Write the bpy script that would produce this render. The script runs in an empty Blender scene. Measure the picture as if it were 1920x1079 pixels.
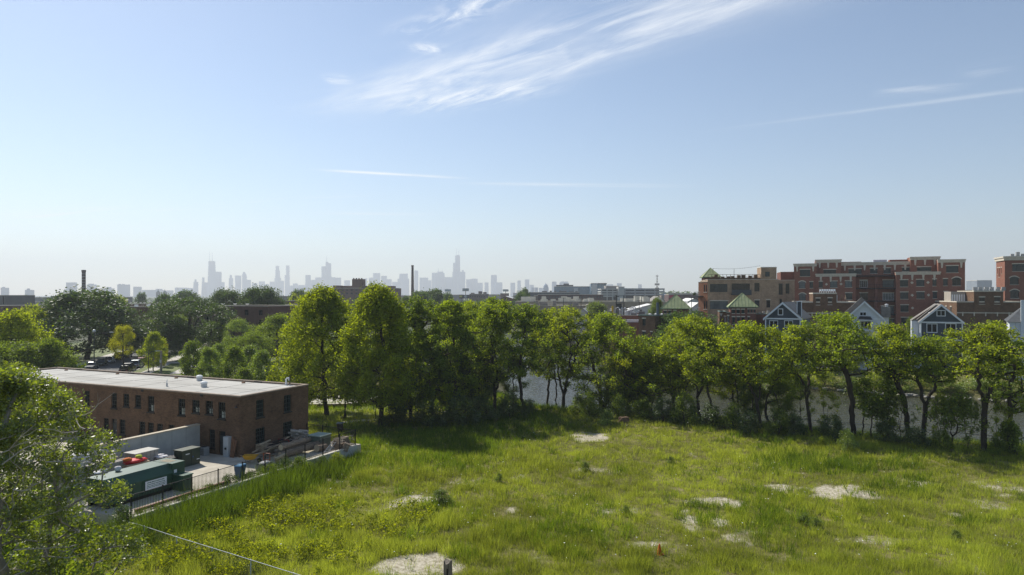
import bpy, math, random
import numpy as np
from mathutils import Vector, Matrix
R = math.radians
sc = bpy.context.scene
COL = sc.collection
CAMZ, F, CX, HY = 15.0, 1280.0, 960.0, 553.0      # survey of the photograph: eye height (m), focal length, centre column, horizon row
rnd = random.Random(7)

def P(px, py, z=-0.9):
    """ground point of height z seen at a surveyed image position"""
    Y = (CAMZ - z) * F / (py - HY)
    return Vector(((px - CX) / F * Y, Y, z))
def D(px, py, Y):
    """point at distance Y seen at a surveyed image position"""
    return Vector(((px - CX) / F * Y, Y, CAMZ - (py - HY) / F * Y))

# ------------------------------------------------------------------ materials
MATS = {}
def nodes_of(name):
    m = bpy.data.materials.new(name); m.use_nodes = True
    nt = m.node_tree; nt.nodes.clear()
    return m, nt
def mat(name, col, var=0.18, scale=1.5, rough=0.85, metal=0.0, stretch=(1, 1, 1), spec=0.3, col2=None, bump=0.0, detail=4.0, fac=None):
    """principled surface whose colour wanders between two real tones with object-space noise"""
    if name in MATS: return MATS[name]
    m, nt = nodes_of(name)
    N, L = nt.nodes, nt.links
    out = N.new('ShaderNodeOutputMaterial'); b = N.new('ShaderNodeBsdfPrincipled')
    L.new(b.outputs[0], out.inputs[0])
    b.inputs['Roughness'].default_value = rough; b.inputs['Metallic'].default_value = metal
    b.inputs['Specular IOR Level'].default_value = spec
    tc = N.new('ShaderNodeTexCoord'); mp = N.new('ShaderNodeMapping')
    mp.inputs['Scale'].default_value = stretch
    L.new(tc.outputs['Object'], mp.inputs[0])
    nz = N.new('ShaderNodeTexNoise'); nz.inputs['Scale'].default_value = scale; nz.inputs['Detail'].default_value = detail
    nz.inputs['Roughness'].default_value = 0.65
    L.new(mp.outputs[0], nz.inputs['Vector'])
    rp = N.new('ShaderNodeValToRGB')
    rp.color_ramp.elements[0].position = 0.3; rp.color_ramp.elements[1].position = 0.7
    c2 = col2 or tuple(min(1, c * (1 + var)) for c in col)
    c1 = tuple(c * (1 - var) for c in col)
    rp.color_ramp.elements[0].color = (*c1, 1); rp.color_ramp.elements[1].color = (*c2, 1)
    L.new(nz.outputs['Fac'], rp.inputs[0]); L.new(rp.outputs[0], b.inputs['Base Color'])
    if bump:
        bp = N.new('ShaderNodeBump'); bp.inputs['Strength'].default_value = bump; bp.inputs['Distance'].default_value = 0.05
        L.new(nz.outputs['Fac'], bp.inputs['Height']); L.new(bp.outputs[0], b.inputs['Normal'])
    MATS[name] = m
    return m

def brick_mat(name, a, b_, mortar, big=0.12):
    """brick courses in object space: rows of headers and stretchers with burnt and pale ones among them"""
    if name in MATS: return MATS[name]
    m, nt = nodes_of(name); N, L = nt.nodes, nt.links
    out = N.new('ShaderNodeOutputMaterial'); p = N.new('ShaderNodeBsdfPrincipled'); L.new(p.outputs[0], out.inputs[0])
    p.inputs['Roughness'].default_value = 0.9; p.inputs['Specular IOR Level'].default_value = 0.2
    tc = N.new('ShaderNodeTexCoord'); sp = N.new('ShaderNodeSeparateXYZ'); L.new(tc.outputs['Object'], sp.inputs[0])
    ad = N.new('ShaderNodeMath'); ad.operation = 'ADD'; L.new(sp.outputs[0], ad.inputs[0]); L.new(sp.outputs[1], ad.inputs[1])
    cb = N.new('ShaderNodeCombineXYZ'); L.new(ad.outputs[0], cb.inputs[0]); L.new(sp.outputs[2], cb.inputs[1])
    bt = N.new('ShaderNodeTexBrick'); L.new(cb.outputs[0], bt.inputs['Vector'])
    bt.inputs['Scale'].default_value = 1.0; bt.inputs['Brick Width'].default_value = 0.22; bt.inputs['Row Height'].default_value = 0.075
    bt.inputs['Mortar Size'].default_value = 0.008; bt.inputs['Bias'].default_value = -0.1
    bt.inputs['Color1'].default_value = (*a, 1); bt.inputs['Color2'].default_value = (*b_, 1); bt.inputs['Mortar'].default_value = (*mortar, 1)
    nz = N.new('ShaderNodeTexNoise'); nz.inputs['Scale'].default_value = 0.55; nz.inputs['Detail'].default_value = 8; nz.inputs['Roughness'].default_value = 0.75
    L.new(tc.outputs['Object'], nz.inputs['Vector'])
    mr = N.new('ShaderNodeMapRange'); mr.inputs[1].default_value = 0.3; mr.inputs[2].default_value = 0.7; mr.inputs[3].default_value = 1 - big * 2; mr.inputs[4].default_value = 1 + big * 1.6
    L.new(nz.outputs['Fac'], mr.inputs[0])
    mx = N.new('ShaderNodeMix'); mx.data_type = 'RGBA'; mx.blend_type = 'MULTIPLY'; mx.inputs[0].default_value = 1
    L.new(bt.outputs[0], mx.inputs[6]); L.new(mr.outputs[0], mx.inputs[7]); L.new(mx.outputs[2], p.inputs['Base Color'])
    MATS[name] = m
    return m

def leaf_mat(name, dark, lite, glow=(0.30, 0.36, 0.03), trans=0.45, rough=0.45, gloss=0.06):
    """leaves: every leaf has its own tone (face attribute tint), lets some light through"""
    if name in MATS: return MATS[name]
    m, nt = nodes_of(name); N, L = nt.nodes, nt.links
    out = N.new('ShaderNodeOutputMaterial')
    at = N.new('ShaderNodeAttribute'); at.attribute_name = 'tint'
    r1 = N.new('ShaderNodeValToRGB'); r1.color_ramp.elements[0].color = (*dark, 1); r1.color_ramp.elements[1].color = (*lite, 1)
    L.new(at.outputs['Fac'], r1.inputs[0])
    r2 = N.new('ShaderNodeValToRGB')
    r2.color_ramp.elements[0].color = (*(0.45 * g for g in glow), 1); r2.color_ramp.elements[1].color = (*glow, 1)
    L.new(at.outputs['Fac'], r2.inputs[0])
    d = N.new('ShaderNodeBsdfDiffuse'); t = N.new('ShaderNodeBsdfTranslucent'); g = N.new('ShaderNodeBsdfGlossy')
    g.inputs['Roughness'].default_value = rough; g.inputs['Color'].default_value = (1, 1, 1, 1)
    L.new(r1.outputs[0], d.inputs[0]); L.new(r2.outputs[0], t.inputs[0])
    mx = N.new('ShaderNodeMixShader'); mx.inputs[0].default_value = trans
    L.new(d.outputs[0], mx.inputs[1]); L.new(t.outputs[0], mx.inputs[2])
    m2 = N.new('ShaderNodeMixShader'); m2.inputs[0].default_value = gloss
    L.new(mx.outputs[0], m2.inputs[1]); L.new(g.outputs[0], m2.inputs[2])
    L.new(m2.outputs[0], out.inputs[0])
    MATS[name] = m
    return m

# ------------------------------------------------------------------ mesh builder
class MB:
    def __init__(s): s.v, s.f, s.mi = [], [], []
    def add(s, vs, fs, mi=0):
        n = len(s.v); s.v += [tuple(v) for v in vs]
        s.f += [tuple(i + n for i in f) for f in fs]; s.mi += [mi] * len(fs)
        return s
    def box(s, x0, x1, y0, y1, z0, z1, mi=0, M=None):
        vs = [Vector((x, y, z)) for z in (z0, z1) for y in (y0, y1) for x in (x0, x1)]
        if M is not None: vs = [M @ v for v in vs]
        return s.add(vs, [(0, 2, 3, 1), (4, 5, 7, 6), (0, 1, 5, 4), (2, 6, 7, 3), (0, 4, 6, 2), (1, 3, 7, 5)], mi)
    def quad(s, a, b, c, d, mi=0): return s.add([a, b, c, d], [(0, 1, 2, 3)], mi)
    def prism(s, pts, z0, z1, mi=0, M=None):
        n = len(pts)
        vs = [Vector((p[0], p[1], z0)) for p in pts] + [Vector((p[0], p[1], z1)) for p in pts]
        if M is not None: vs = [M @ v for v in vs]
        return s.add(vs, [tuple(range(n - 1, -1, -1)), tuple(range(n, 2 * n))] + [(i, (i + 1) % n, n + (i + 1) % n, n + i) for i in range(n)], mi)
    def extrude(s, prof, a, b, mi=0):
        """profile of (y,z) carried along x from a to b"""
        n = len(prof)
        vs = [(a, p[0], p[1]) for p in prof] + [(b, p[0], p[1]) for p in prof]
        return s.add(vs, [tuple(range(n)), tuple(range(2 * n - 1, n - 1, -1))] + [(i, n + i, n + (i + 1) % n, (i + 1) % n) for i in range(n)], mi)
    def tube(s, pts, rads, n=6, mi=0, caps=True):
        pts = [Vector(p) for p in pts]
        if not hasattr(rads, '__len__'): rads = [rads] * len(pts)
        base = len(s.v); up = Vector((0.13, 0.21, 0.97))
        for i, p in enumerate(pts):
            d = (pts[min(i + 1, len(pts) - 1)] - pts[max(i - 1, 0)])
            d = d.normalized() if d.length > 1e-6 else Vector((0, 0, 1))
            a = d.cross(up)
            if a.length < 0.05: a = d.cross(Vector((1, 0, 0)))
            a.normalize(); b = d.cross(a)
            for k in range(n):
                t = 2 * math.pi * k / n
                s.v.append(tuple(p + (a * math.cos(t) + b * math.sin(t)) * rads[i]))
        for i in range(len(pts) - 1):
            for k in range(n):
                k2 = (k + 1) % n
                s.f.append((base + i * n + k, base + i * n + k2, base + (i + 1) * n + k2, base + (i + 1) * n + k)); s.mi.append(mi)
        if caps:
            s.f.append(tuple(base + k for k in range(n - 1, -1, -1))); s.mi.append(mi)
            e = base + (len(pts) - 1) * n
            s.f.append(tuple(e + k for k in range(n))); s.mi.append(mi)
        return s
    def lathe(s, prof, c=(0, 0, 0), n=12, mi=0):
        """(radius, z) profile turned about the vertical through c"""
        base = len(s.v)
        for r, z in prof:
            for k in range(n):
                t = 2 * math.pi * k / n
                s.v.append((c[0] + r * math.cos(t), c[1] + r * math.sin(t), c[2] + z))
        for i in range(len(prof) - 1):
            for k in range(n):
                k2 = (k + 1) % n
                s.f.append((base + i * n + k, base + i * n + k2, base + (i + 1) * n + k2, base + (i + 1) * n + k)); s.mi.append(mi)
        s.f.append(tuple(base + k for k in range(n - 1, -1, -1))); s.mi.append(mi)
        e = base + (len(prof) - 1) * n
        s.f.append(tuple(e + k for k in range(n))); s.mi.append(mi)
        return s
    def build(s, name, mats, parent=None, smooth=False):
        me = bpy.data.meshes.new(name); me.from_pydata(s.v, [], s.f); me.update()
        if not isinstance(mats, (list, tuple)): mats = [mats]
        for m in mats: me.materials.append(m)
        if len(mats) > 1: me.polygons.foreach_set('material_index', s.mi)
        if smooth: me.polygons.foreach_set('use_smooth', [True] * len(me.polygons))
        o = bpy.data.objects.new(name, me); COL.objects.link(o)
        if parent is not None: o.parent = parent
        return o

def np_mesh(name, verts, k, mats, tint=None, smooth=False):
    """numpy vertices, k per face, no sharing"""
    verts = np.ascontiguousarray(verts, dtype=np.float32).reshape(-1, 3)
    n = len(verts); nf = n // k
    me = bpy.data.meshes.new(name)
    me.vertices.add(n); me.vertices.foreach_set('co', verts.ravel())
    me.loops.add(n); me.loops.foreach_set('vertex_index', np.arange(n, dtype=np.int32))
    me.polygons.add(nf); me.polygons.foreach_set('loop_start', np.arange(0, n, k, dtype=np.int32))
    me.update(calc_edges=True)
    me.materials.append(mats)
    if tint is not None:
        at = me.attributes.new('tint', 'FLOAT', 'FACE'); at.data.foreach_set('value', np.ascontiguousarray(tint, dtype=np.float32))
    return me

def tag(o, label=None, cat=None, group=None, kind=None):
    if label: o['label'] = label
    if cat: o['category'] = cat
    if group: o['group'] = group
    if kind: o['kind'] = kind
    return o
def empty(name, loc=(0, 0, 0), rz=0.0, label=None, cat=None, group=None):
    o = bpy.data.objects.new(name, None); o.empty_display_size = 0.3; COL.objects.link(o)
    o.location = loc; o.rotation_euler = (0, 0, rz)
    return tag(o, label, cat, group)
def obj(name, me, parent=None):
    o = bpy.data.objects.new(name, me); COL.objects.link(o)
    if parent is not None: o.parent = parent
    return o
def clone(o, parent=None):
    c = o.copy(); COL.objects.link(c)
    if parent is not None: c.parent = parent
    for ch in list(o.children): clone(ch, c)
    return c
def struct(o): o['kind'] = 'structure'; return o

# ------------------------------------------------------------------ buildings
class Bld:
    """a building with local axes: x along the front (left to right seen from outside), y into the depth, z up from the ground"""
    def __init__(s, name, label, cat, px0, px1, Y, ang, depth, z0=-0.9, group=None, corner=None, L=None):
        s.a = R(ang); s.ca, s.sa = math.cos(s.a), math.sin(s.a)
        if corner is not None: s.X0, s.Y0 = corner
        else: s.X0, s.Y0 = (px0 - CX) / F * Y, Y
        if L is None:
            k = (px1 - CX) / F
            L = (k * s.Y0 - s.X0) / (s.ca - k * s.sa)
        s.L, s.W, s.z0 = L, depth, z0
        s.root = empty(name, (s.X0, s.Y0, z0), s.a, label, cat, group)
        s.wall = MB()
    def a_at(s, px, d=0.0, side='front'):
        k = (px - CX) / F
        if side == 'front':
            x, y, ux, uy = s.X0 - s.sa * d, s.Y0 + s.ca * d, s.ca, s.sa
        elif side == 'right':
            x, y, ux, uy = s.X0 + s.ca * s.L, s.Y0 + s.sa * s.L, -s.sa, s.ca
        else:
            x, y, ux, uy = s.X0 - s.sa * s.W, s.Y0 + s.ca * s.W, s.sa, -s.ca
        a = (k * y - x) / (ux - k * uy)
        return a, y + a * uy
    def az(s, px, py, d=0.0, side='front'):
        a, Y = s.a_at(px, d, side)
        return a, CAMZ - (py - HY) / F * Y - s.z0
    def z_at(s, py, px, d=0.0, side='front'): return s.az(px, py, d, side)[1]
    def loc(s, side, a, d, z):
        if side == 'front': return Vector((a, d, z))
        if side == 'right': return Vector((s.L - d, a, z))
        if side == 'left': return Vector((d, s.W - a, z))
        return Vector((s.L - a, s.W - d, z))
    def facade(s, side, a0, a1, z0, z1, ops=(), d=0.0, rec=0.18, mi=0):
        """wall face with real recessed openings (a0,a1,z0,z1)"""
        ops = [(max(o[0], a0 + .02), min(o[1], a1 - .02), max(o[2], z0 + .02), min(o[3], z1 - .02)) for o in ops]
        ops = [o for o in ops if o[1] - o[0] > .05 and o[3] - o[2] > .05]
        xs = sorted({round(v, 4) for v in [a0, a1] + [o[0] for o in ops] + [o[1] for o in ops]})
        zs = sorted({round(v, 4) for v in [z0, z1] + [o[2] for o in ops] + [o[3] for o in ops]})
        for i in range(len(xs) - 1):
            run = None
            for j in range(len(zs) - 1):
                cx, cz = (xs[i] + xs[i + 1]) / 2, (zs[j] + zs[j + 1]) / 2
                if any(o[0] < cx < o[1] and o[2] < cz < o[3] for o in ops): continue
                s.wall.quad(s.loc(side, xs[i], d, zs[j]), s.loc(side, xs[i + 1], d, zs[j]), s.loc(side, xs[i + 1], d, zs[j + 1]), s.loc(side, xs[i], d, zs[j + 1]), mi)
        for o in ops:
            A = [s.loc(side, o[0], d, o[2]), s.loc(side, o[1], d, o[2]), s.loc(side, o[1], d, o[3]), s.loc(side, o[0], d, o[3])]
            B = [s.loc(side, o[0], d + rec, o[2]), s.loc(side, o[1], d + rec, o[2]), s.loc(side, o[1], d + rec, o[3]), s.loc(side, o[0], d + rec, o[3])]
            for i in range(4):
                j = (i + 1) % 4
                s.wall.quad(A[i], A[j], B[j], B[i], mi)
        return ops
    def bar(s, mb, side, a0, a1, z0, z1, d0, d1, mi=0):
        p, q = s.loc(side, a0, d0, z0), s.loc(side, a1, d1, z1)
        mb.box(min(p.x, q.x), max(p.x, q.x), min(p.y, q.y), max(p.y, q.y), min(p.z, q.z), max(p.z, q.z), mi)
    def window(s, side, o, mf, mg, cols=2, rows=2, d=0.0, rec=0.18, fw=0.07, name='window', arch=False, lintel=None, sill=None):
        """frame with muntins, the pane behind it a sub-part; stone lintel and sill as sub-parts"""
        a0, a1, z0, z1 = o
        mb = MB(); t0, t1 = d + rec - 0.08, d + rec - 0.005
        s.bar(mb, side, a0, a0 + fw, z0, z1, t0, t1); s.bar(mb, side, a1 - fw, a1, z0, z1, t0, t1)
        s.bar(mb, side, a0 + fw, a1 - fw, z0, z0 + fw, t0, t1); s.bar(mb, side, a0 + fw, a1 - fw, z1 - fw, z1, t0, t1)
        mw = fw * 0.55
        for i in range(1, cols):
            c = a0 + (a1 - a0) * i / cols
            s.bar(mb, side, c - mw / 2, c + mw / 2, z0 + fw, z1 - fw, t0 + .01, t1 - .004)
        for j in range(1, rows):
            c = z0 + (z1 - z0) * j / rows
            s.bar(mb, side, a0 + fw, a1 - fw, c - mw / 2, c + mw / 2, t0 + .014, t1 - .008)
        w = mb.build(name, mf, s.root)
        g = MB(); dd = d + rec
        g.quad(s.loc(side, a0, dd, z0), s.loc(side, a1, dd, z0), s.loc(side, a1, dd, z1), s.loc(side, a0, dd, z1))
        g.build('pane', mg, w)
        if lintel is not None:
            mb = MB()
            if arch:
                n = 8; r = (a1 - a0) / 2 + .22; c = (a0 + a1) / 2; rise = (a1 - a0) * 0.28
                pts = []
                for i in range(n + 1):
                    x = -1 + 2 * i / n
                    pts.append((c + x * r, z1 - 0.03 + rise * (1 - x * x)))
                for i in range(n):
                    (xa, za), (xb, zb) = pts[i], pts[i + 1]
                    vs = [s.loc(side, xa, d - .06, za), s.loc(side, xb, d - .06, zb), s.loc(side, xb, d - .06, zb + .26), s.loc(side, xa, d - .06, za + .26)]
                    vs += [s.loc(side, xa, d, za), s.loc(side, xb, d, zb), s.loc(side, xb, d, zb + .26), s.loc(side, xa, d, za + .26)]
                    mb.add(vs, [(0, 1, 2, 3), (3, 2, 6, 7), (0, 4, 5, 1), (0, 3, 7, 4), (1, 5, 6, 2)])
                    # glazed head under the arch
                    g2 = [s.loc(side, xa, d - .012, z1 - .05), s.loc(side, xb, d - .012, z1 - .05), s.loc(side, xb, d - .012, zb + .02), s.loc(side, xa, d - .012, za + .02)]
                    mb.add(g2, [(0, 1, 2, 3)], 1)
                mb.build('arch', [lintel, mg], w)
            else:
                s.bar(mb, side, a0 - .12, a1 + .12, z1 + .002, z1 + .24, d - .05, d + .03)
                mb.build('lintel', lintel, w)
        if sill is not None:
            mb = MB(); s.bar(mb, side, a0 - .08, a1 + .08, z0 - .12, z0 - .002, d - .08, d + .03); mb.build('sill', sill, w)
        return w
    def rect(s, x0, x1, y0, y1, d=0.0, side='front'):
        """opening from its surveyed edges"""
        xm = (x0 + x1) / 2
        a0, _ = s.a_at(x0, d, side); a1, _ = s.a_at(x1, d, side)
        return (min(a0, a1), max(a0, a1), s.z_at(y1, xm, d, side), s.z_at(y0, xm, d, side))
    def shell(s, zt, ops=None, roof=None, coping=None, par=0.35, cop_h=0.14, cop_o=0.06, rec=0.18, mi=0, z_low=0.0):
        """four walls up to zt, roof deck below a parapet, coping"""
        ops = ops or {}
        s.facade('front', 0, s.L, z_low, zt, ops.get('front', ()), rec=rec, mi=mi); s.facade('back', 0, s.L, z_low, zt, ops.get('back', ()), rec=rec, mi=mi)
        s.facade('left', 0, s.W, z_low, zt, ops.get('left', ()), rec=rec, mi=mi); s.facade('right', 0, s.W, z_low, zt, ops.get('right', ()), rec=rec, mi=mi)
        t = 0.28
        for a, b, c, e in ((t, s.L - t, t, s.W - t),):
            s.wall.quad((a, c, zt - par - .3), (a, c, zt), (b, c, zt), (b, c, zt - par - .3), mi)
            s.wall.quad((b, e, zt - par - .3), (b, e, zt), (a, e, zt), (a, e, zt - par - .3), mi)
            s.wall.quad((a, e, zt - par - .3), (a, e, zt), (a, c, zt), (a, c, zt - par - .3), mi)
            s.wall.quad((b, c, zt - par - .3), (b, c, zt), (b, e, zt), (b, e, zt - par - .3), mi)
        if roof: MB().box(t - .02, s.L - t + .02, t - .02, s.W - t + .02, zt - par - .25, zt - par).build('roof', roof, s.root)
        if coping:
            mb = MB(); o = cop_o
            mb.box(-o, s.L + o, -o, t + .04, zt + .002, zt + cop_h); mb.box(-o, s.L + o, s.W - t - .04, s.W + o, zt + .002, zt + cop_h)
            mb.box(-o, t + .04, t + .04, s.W - t - .04, zt + .002, zt + cop_h); mb.box(s.L - t - .04, s.L + o, t + .04, s.W - t - .04, zt + .002, zt + cop_h)
            mb.build('coping', coping, s.root)
    def done(s, mats, name='wall'): return s.wall.build(name, mats, s.root)
# ------------------------------------------------------------------ trees
def leaf_quads(rs, centers, size, up=0.35, asp=0.62):
    """one folded-flat rhombus per leaf, random attitude leaning to face the sky"""
    n = len(centers)
    nrm = rs.normal(size=(n, 3)); nrm /= np.linalg.norm(nrm, axis=1, keepdims=True) + 1e-9
    nrm[:, 2] = nrm[:, 2] * (1 - up) + up * np.sign(nrm[:, 2] + 1e-6); nrm /= np.linalg.norm(nrm, axis=1, keepdims=True) + 1e-9
    a = np.cross(nrm, rs.normal(size=(n, 3))); a /= np.linalg.norm(a, axis=1, keepdims=True) + 1e-9
    b = np.cross(nrm, a)
    s = (size * rs.uniform(0.65, 1.35, n))[:, None]
    a = a * s * 0.5; b = b * s * 0.5 * asp
    v = np.empty((n, 4, 3)); v[:, 0] = centers - a; v[:, 1] = centers - b * 0.9 - a * 0.1; v[:, 2] = centers + a; v[:, 3] = centers + b * 0.9 - a * 0.1
    return v

def envelope(shape, t, rs):
    """crown radius (0..1) at height fraction t of the crown"""
    if shape == 'oval': return np.sin(np.pi * np.clip(t * 0.9 + 0.08, 0, 1)) ** 0.65
    if shape == 'cone': return np.clip(1.08 * (1 - t) ** 0.75 * np.clip(t * 6, 0, 1) ** 0.5 + .05, 0, 1)
    if shape == 'egg': return np.clip(np.clip(t * 5, 0.25, 1) ** 0.5 * np.sqrt(np.clip(1 - t ** 2.4, 0.01, 1)), 0, 1)
    if shape == 'ovate': return np.clip(t * 5, 0.35, 1) ** 0.5 * np.clip(1 - t ** 2.3, 0.01, 1) ** 0.6
    if shape == 'vase': return np.clip(0.42 + 0.75 * t, 0, 1) * np.sqrt(np.clip(1 - t ** 5, 0.02, 1))
    if shape == 'dome': return np.sqrt(np.clip(1 - (t * 0.97) ** 2, 0.02, 1)) * np.clip(0.6 + t * 2, 0, 1)
    return np.ones_like(t)

def make_tree(seed, H=14.0, base=0.35, spread=4.5, shape='oval', clumps=90, leaves=16000, leaf=0.26, clump_r=1.0, flat=0.75,
              lean=(0, 0), trunk_r=0.24, trunk_to=0.75, shell=0.25, bend=0.35, fork=0, sides=6, up_bias=0.6, gap=0.0, droop=0.0, jag=0.25):
    """returns (trunk mesh builder, leaf vertices, tints): limbs grown to clump centres spread through the crown envelope, pipe-model radii"""
    rs = np.random.RandomState(seed)
    lean = np.array([lean[0], lean[1], 0.0])
    zt = H * trunk_to
    nodes, par = [np.zeros(3)], [-1]
    def grow(start, end, step, wob, curve=None):
        p0 = nodes[start].copy(); d = end - p0; dist = np.linalg.norm(d)
        n = max(2, int(dist / step)); last = start
        c = np.zeros(3) if curve is None else curve
        for i in range(1, n + 1):
            t = i / n
            q = p0 + d * t + c * (4 * t * (1 - t)) + (rs.normal(size=3) * wob * (1 if i < n else 0))
            nodes.append(q); par.append(last); last = len(nodes) - 1
        return last
    step = max(0.45, H / 24)
    stems = fork if fork else 1
    zf = H * base * 0.55 if fork else 0
    root = 0
    if fork: root = grow(0, lean * 0.25 + np.array([0, 0, zf]), step, 0.03 * step)
    for k in range(stems):
        ang = 2 * np.pi * (k + rs.uniform(0, .6)) / max(1, stems); sp = spread * 0.38 if fork else 0
        top = lean + np.array([np.cos(ang) * sp, np.sin(ang) * sp, zt * rs.uniform(.86, 1.05)])
        grow(root, top, step, 0.16 * step, np.array([lean[0] * -0.22 * bend * 2 + rs.normal() * bend * .5, lean[1] * -0.2 * bend * 2 + rs.normal() * bend * .5, 0]))
    # clump centres
    zb = H * base
    C = []
    ph = rs.uniform(0, 6.28, 4)
    tries = 0
    while len(C) < clumps and tries < clumps * 60:
        tries += 1
        t = rs.uniform(0, 1) ** 0.85; az = rs.uniform(0, 2 * np.pi)
        lob = 1 + jag * (np.sin(az * 2 + ph[0] + t * 3) * .5 + np.sin(az * 3 + ph[1] - t * 5) * .5)
        r = spread * envelope(shape, np.array([t]), rs)[0] * lob * np.sqrt(rs.uniform(shell, 1)) 
        ax = lean * (0.35 + 0.65 * t) if not fork else lean * (.5 + .5 * t)
        z = zb + (H - zb) * t * (1 - 0.06 * rs.uniform())
        p = ax + np.array([np.cos(az) * r, np.sin(az) * r, z])
        p[2] -= droop * (r / spread) ** 2
        if gap and any(np.sum(((p - q) / np.array([1, 1, flat])) ** 2) < gap * gap for q in C): continue
        C.append(p)
    C = np.array(C)
    order = np.argsort(np.hypot(C[:, 0] - lean[0] * .5, C[:, 1] - lean[1] * .5) + 0.4 * np.abs(C[:, 2] - zb))
    tips = []
    for i in order:
        c = C[i]; A = np.array(nodes)
        dv = c - A; dist = np.linalg.norm(dv, axis=1)
        pen = np.where(A[:, 2] > c[2] - 0.15 * dist, 1.2 * (A[:, 2] - c[2] + 0.15 * dist), 0) + np.where(A[:, 2] < zb * 0.55, 3 * (zb * .55 - A[:, 2]), 0)
        j = int(np.argmin(dist + pen))
        cur = np.array([0, 0, 1.0]) * dist[j] * 0.07 * up_bias + rs.normal(size=3) * dist[j] * 0.05
        tips.append(grow(j, c - np.array([0, 0, clump_r * flat * 0.3]), step, 0.10 * step, cur))
    n = len(nodes); A = np.array(nodes)
    w = np.zeros(n)
    for t in tips: w[t] += 1
    kids = [[] for _ in range(n)]
    for i in range(n - 1, 0, -1):
        w[par[i]] += max(w[i], 0.4); kids[par[i]].append(i)
    rad = trunk_r * (np.maximum(w, .4) / max(w[0], 1)) ** 0.43
    mb = MB()
    # chains: follow the heaviest child
    stack = [(0, None)]
    while stack:
        s0, pr = stack.pop()
        chain = ([pr] if pr is not None else []) + [s0]; cur = s0
        while kids[cur]:
            ks = sorted(kids[cur], key=lambda q: -w[q])
            for q in ks[1:]: stack.append((q, cur))
            cur = ks[0]; chain.append(cur)
        if len(chain) < 2: continue
        rr = [rad[q] for q in chain]
        if pr is not None: rr[0] = min(rr[0], rr[1] * 1.15)
        else: rr[0] = rr[0] * 1.35
        big = max(rr) > trunk_r * 0.35
        pts = [A[q] for q in chain]
        if pr is None: pts[0] = pts[0] - np.array([0, 0, 0.35])
        mb.tube(pts, rr, n=sides + 2 if big else max(4, sides - 2), caps=False)
    # leaves
    m = len(C); cnt = rs.multinomial(leaves, rs.dirichlet(np.full(m, 6.0)))
    idx = np.repeat(np.arange(m), cnt)
    g = rs.normal(size=(leaves, 3)); g /= np.linalg.norm(g, axis=1, keepdims=True)
    g *= (rs.uniform(0, 1, leaves) ** 0.45)[:, None]
    csz = rs.uniform(0.75, 1.3, m)[idx][:, None] * clump_r
    # each clump a tilted, lopsided spray rather than a ball
    tilt = rs.normal(size=(m, 2))[idx] * 0.35
    pos = g * csz; pos[:, 2] = pos[:, 2] * flat + pos[:, 0] * tilt[:, 0] * .6 + pos[:, 1] * tilt[:, 1] * .6
    fuzz = rs.normal(size=(leaves, 3)) * clump_r * 0.26
    pos = C[idx] + pos + fuzz
    ct = rs.uniform(-.22, .22, m)[idx]
    tint = np.clip(0.5 + ct + rs.normal(size=leaves) * 0.27, 0, 1)
    return mb, leaf_quads(rs, pos, leaf), tint

TREE_PROTO = {}
def tree_proto(key, bark, leafm, **kw):
    mb, v, t = make_tree(**kw)
    me_t = mb.build('trunk', bark, None, smooth=True)
    tm = me_t.data; bpy.data.objects.remove(me_t)
    cm = np_mesh('crown', v, 4, leafm, t)
    TREE_PROTO[key] = (tm, cm, kw.get('H', 14.0), kw.get('spread', 4.5))
    return key
def tree(key, name, label, loc, h=None, width=None, rz=0.0, group=None, cat='tree', leafm=None):
    tm, cm, H, S = TREE_PROTO[key]
    e = empty(name, loc, rz, label, cat, group)
    s = (h / H) if h else 1.0; w = (width / (2 * S)) if width else s
    e.scale = (w, w, s)
    obj('trunk', tm, e); c = obj('crown', cm, e)
    if leafm is not None:
        c.material_slots[0].link = 'OBJECT'; c.material_slots[0].material = leafm
    return e
# ------------------------------------------------------------------ survey frame of the brick works building: x along its front, y into its depth
BA = R(-24.3)
B0 = P(450, 858, 0.0)
UX = Vector((math.cos(BA), math.sin(BA), 0)); VY = Vector((-math.sin(BA), math.cos(BA), 0))
def BL(x, y, z=0.0): return Vector((B0.x, B0.y, 0)) + UX * x + VY * y + Vector((0, 0, z))
def toBL(p):
    d = Vector((p[0] - B0.x, p[1] - B0.y, 0)); return d.dot(UX), d.dot(VY)
WALLX, WALLY0, WALLY1 = 7.0, -16.0, 8.0           # retaining wall line in that frame

# ------------------------------------------------------------------ world, sun, air
SUN_AZ, SUN_EL = R(42), R(42)                      # azimuth counted to the left of the view
S = Vector((-math.sin(SUN_AZ) * math.cos(SUN_EL), math.cos(SUN_AZ) * math.cos(SUN_EL), math.sin(SUN_EL)))
sl = bpy.data.lights.new('sun', 'SUN'); sl.energy = 4.6; sl.angle = R(0.55); sl.color = (1.0, 0.95, 0.86)
so = bpy.data.objects.new('sun', sl); COL.objects.link(so); so.rotation_euler = S.to_track_quat('Z', 'Y').to_euler(); so.location = (-200, 200, 300)

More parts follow.
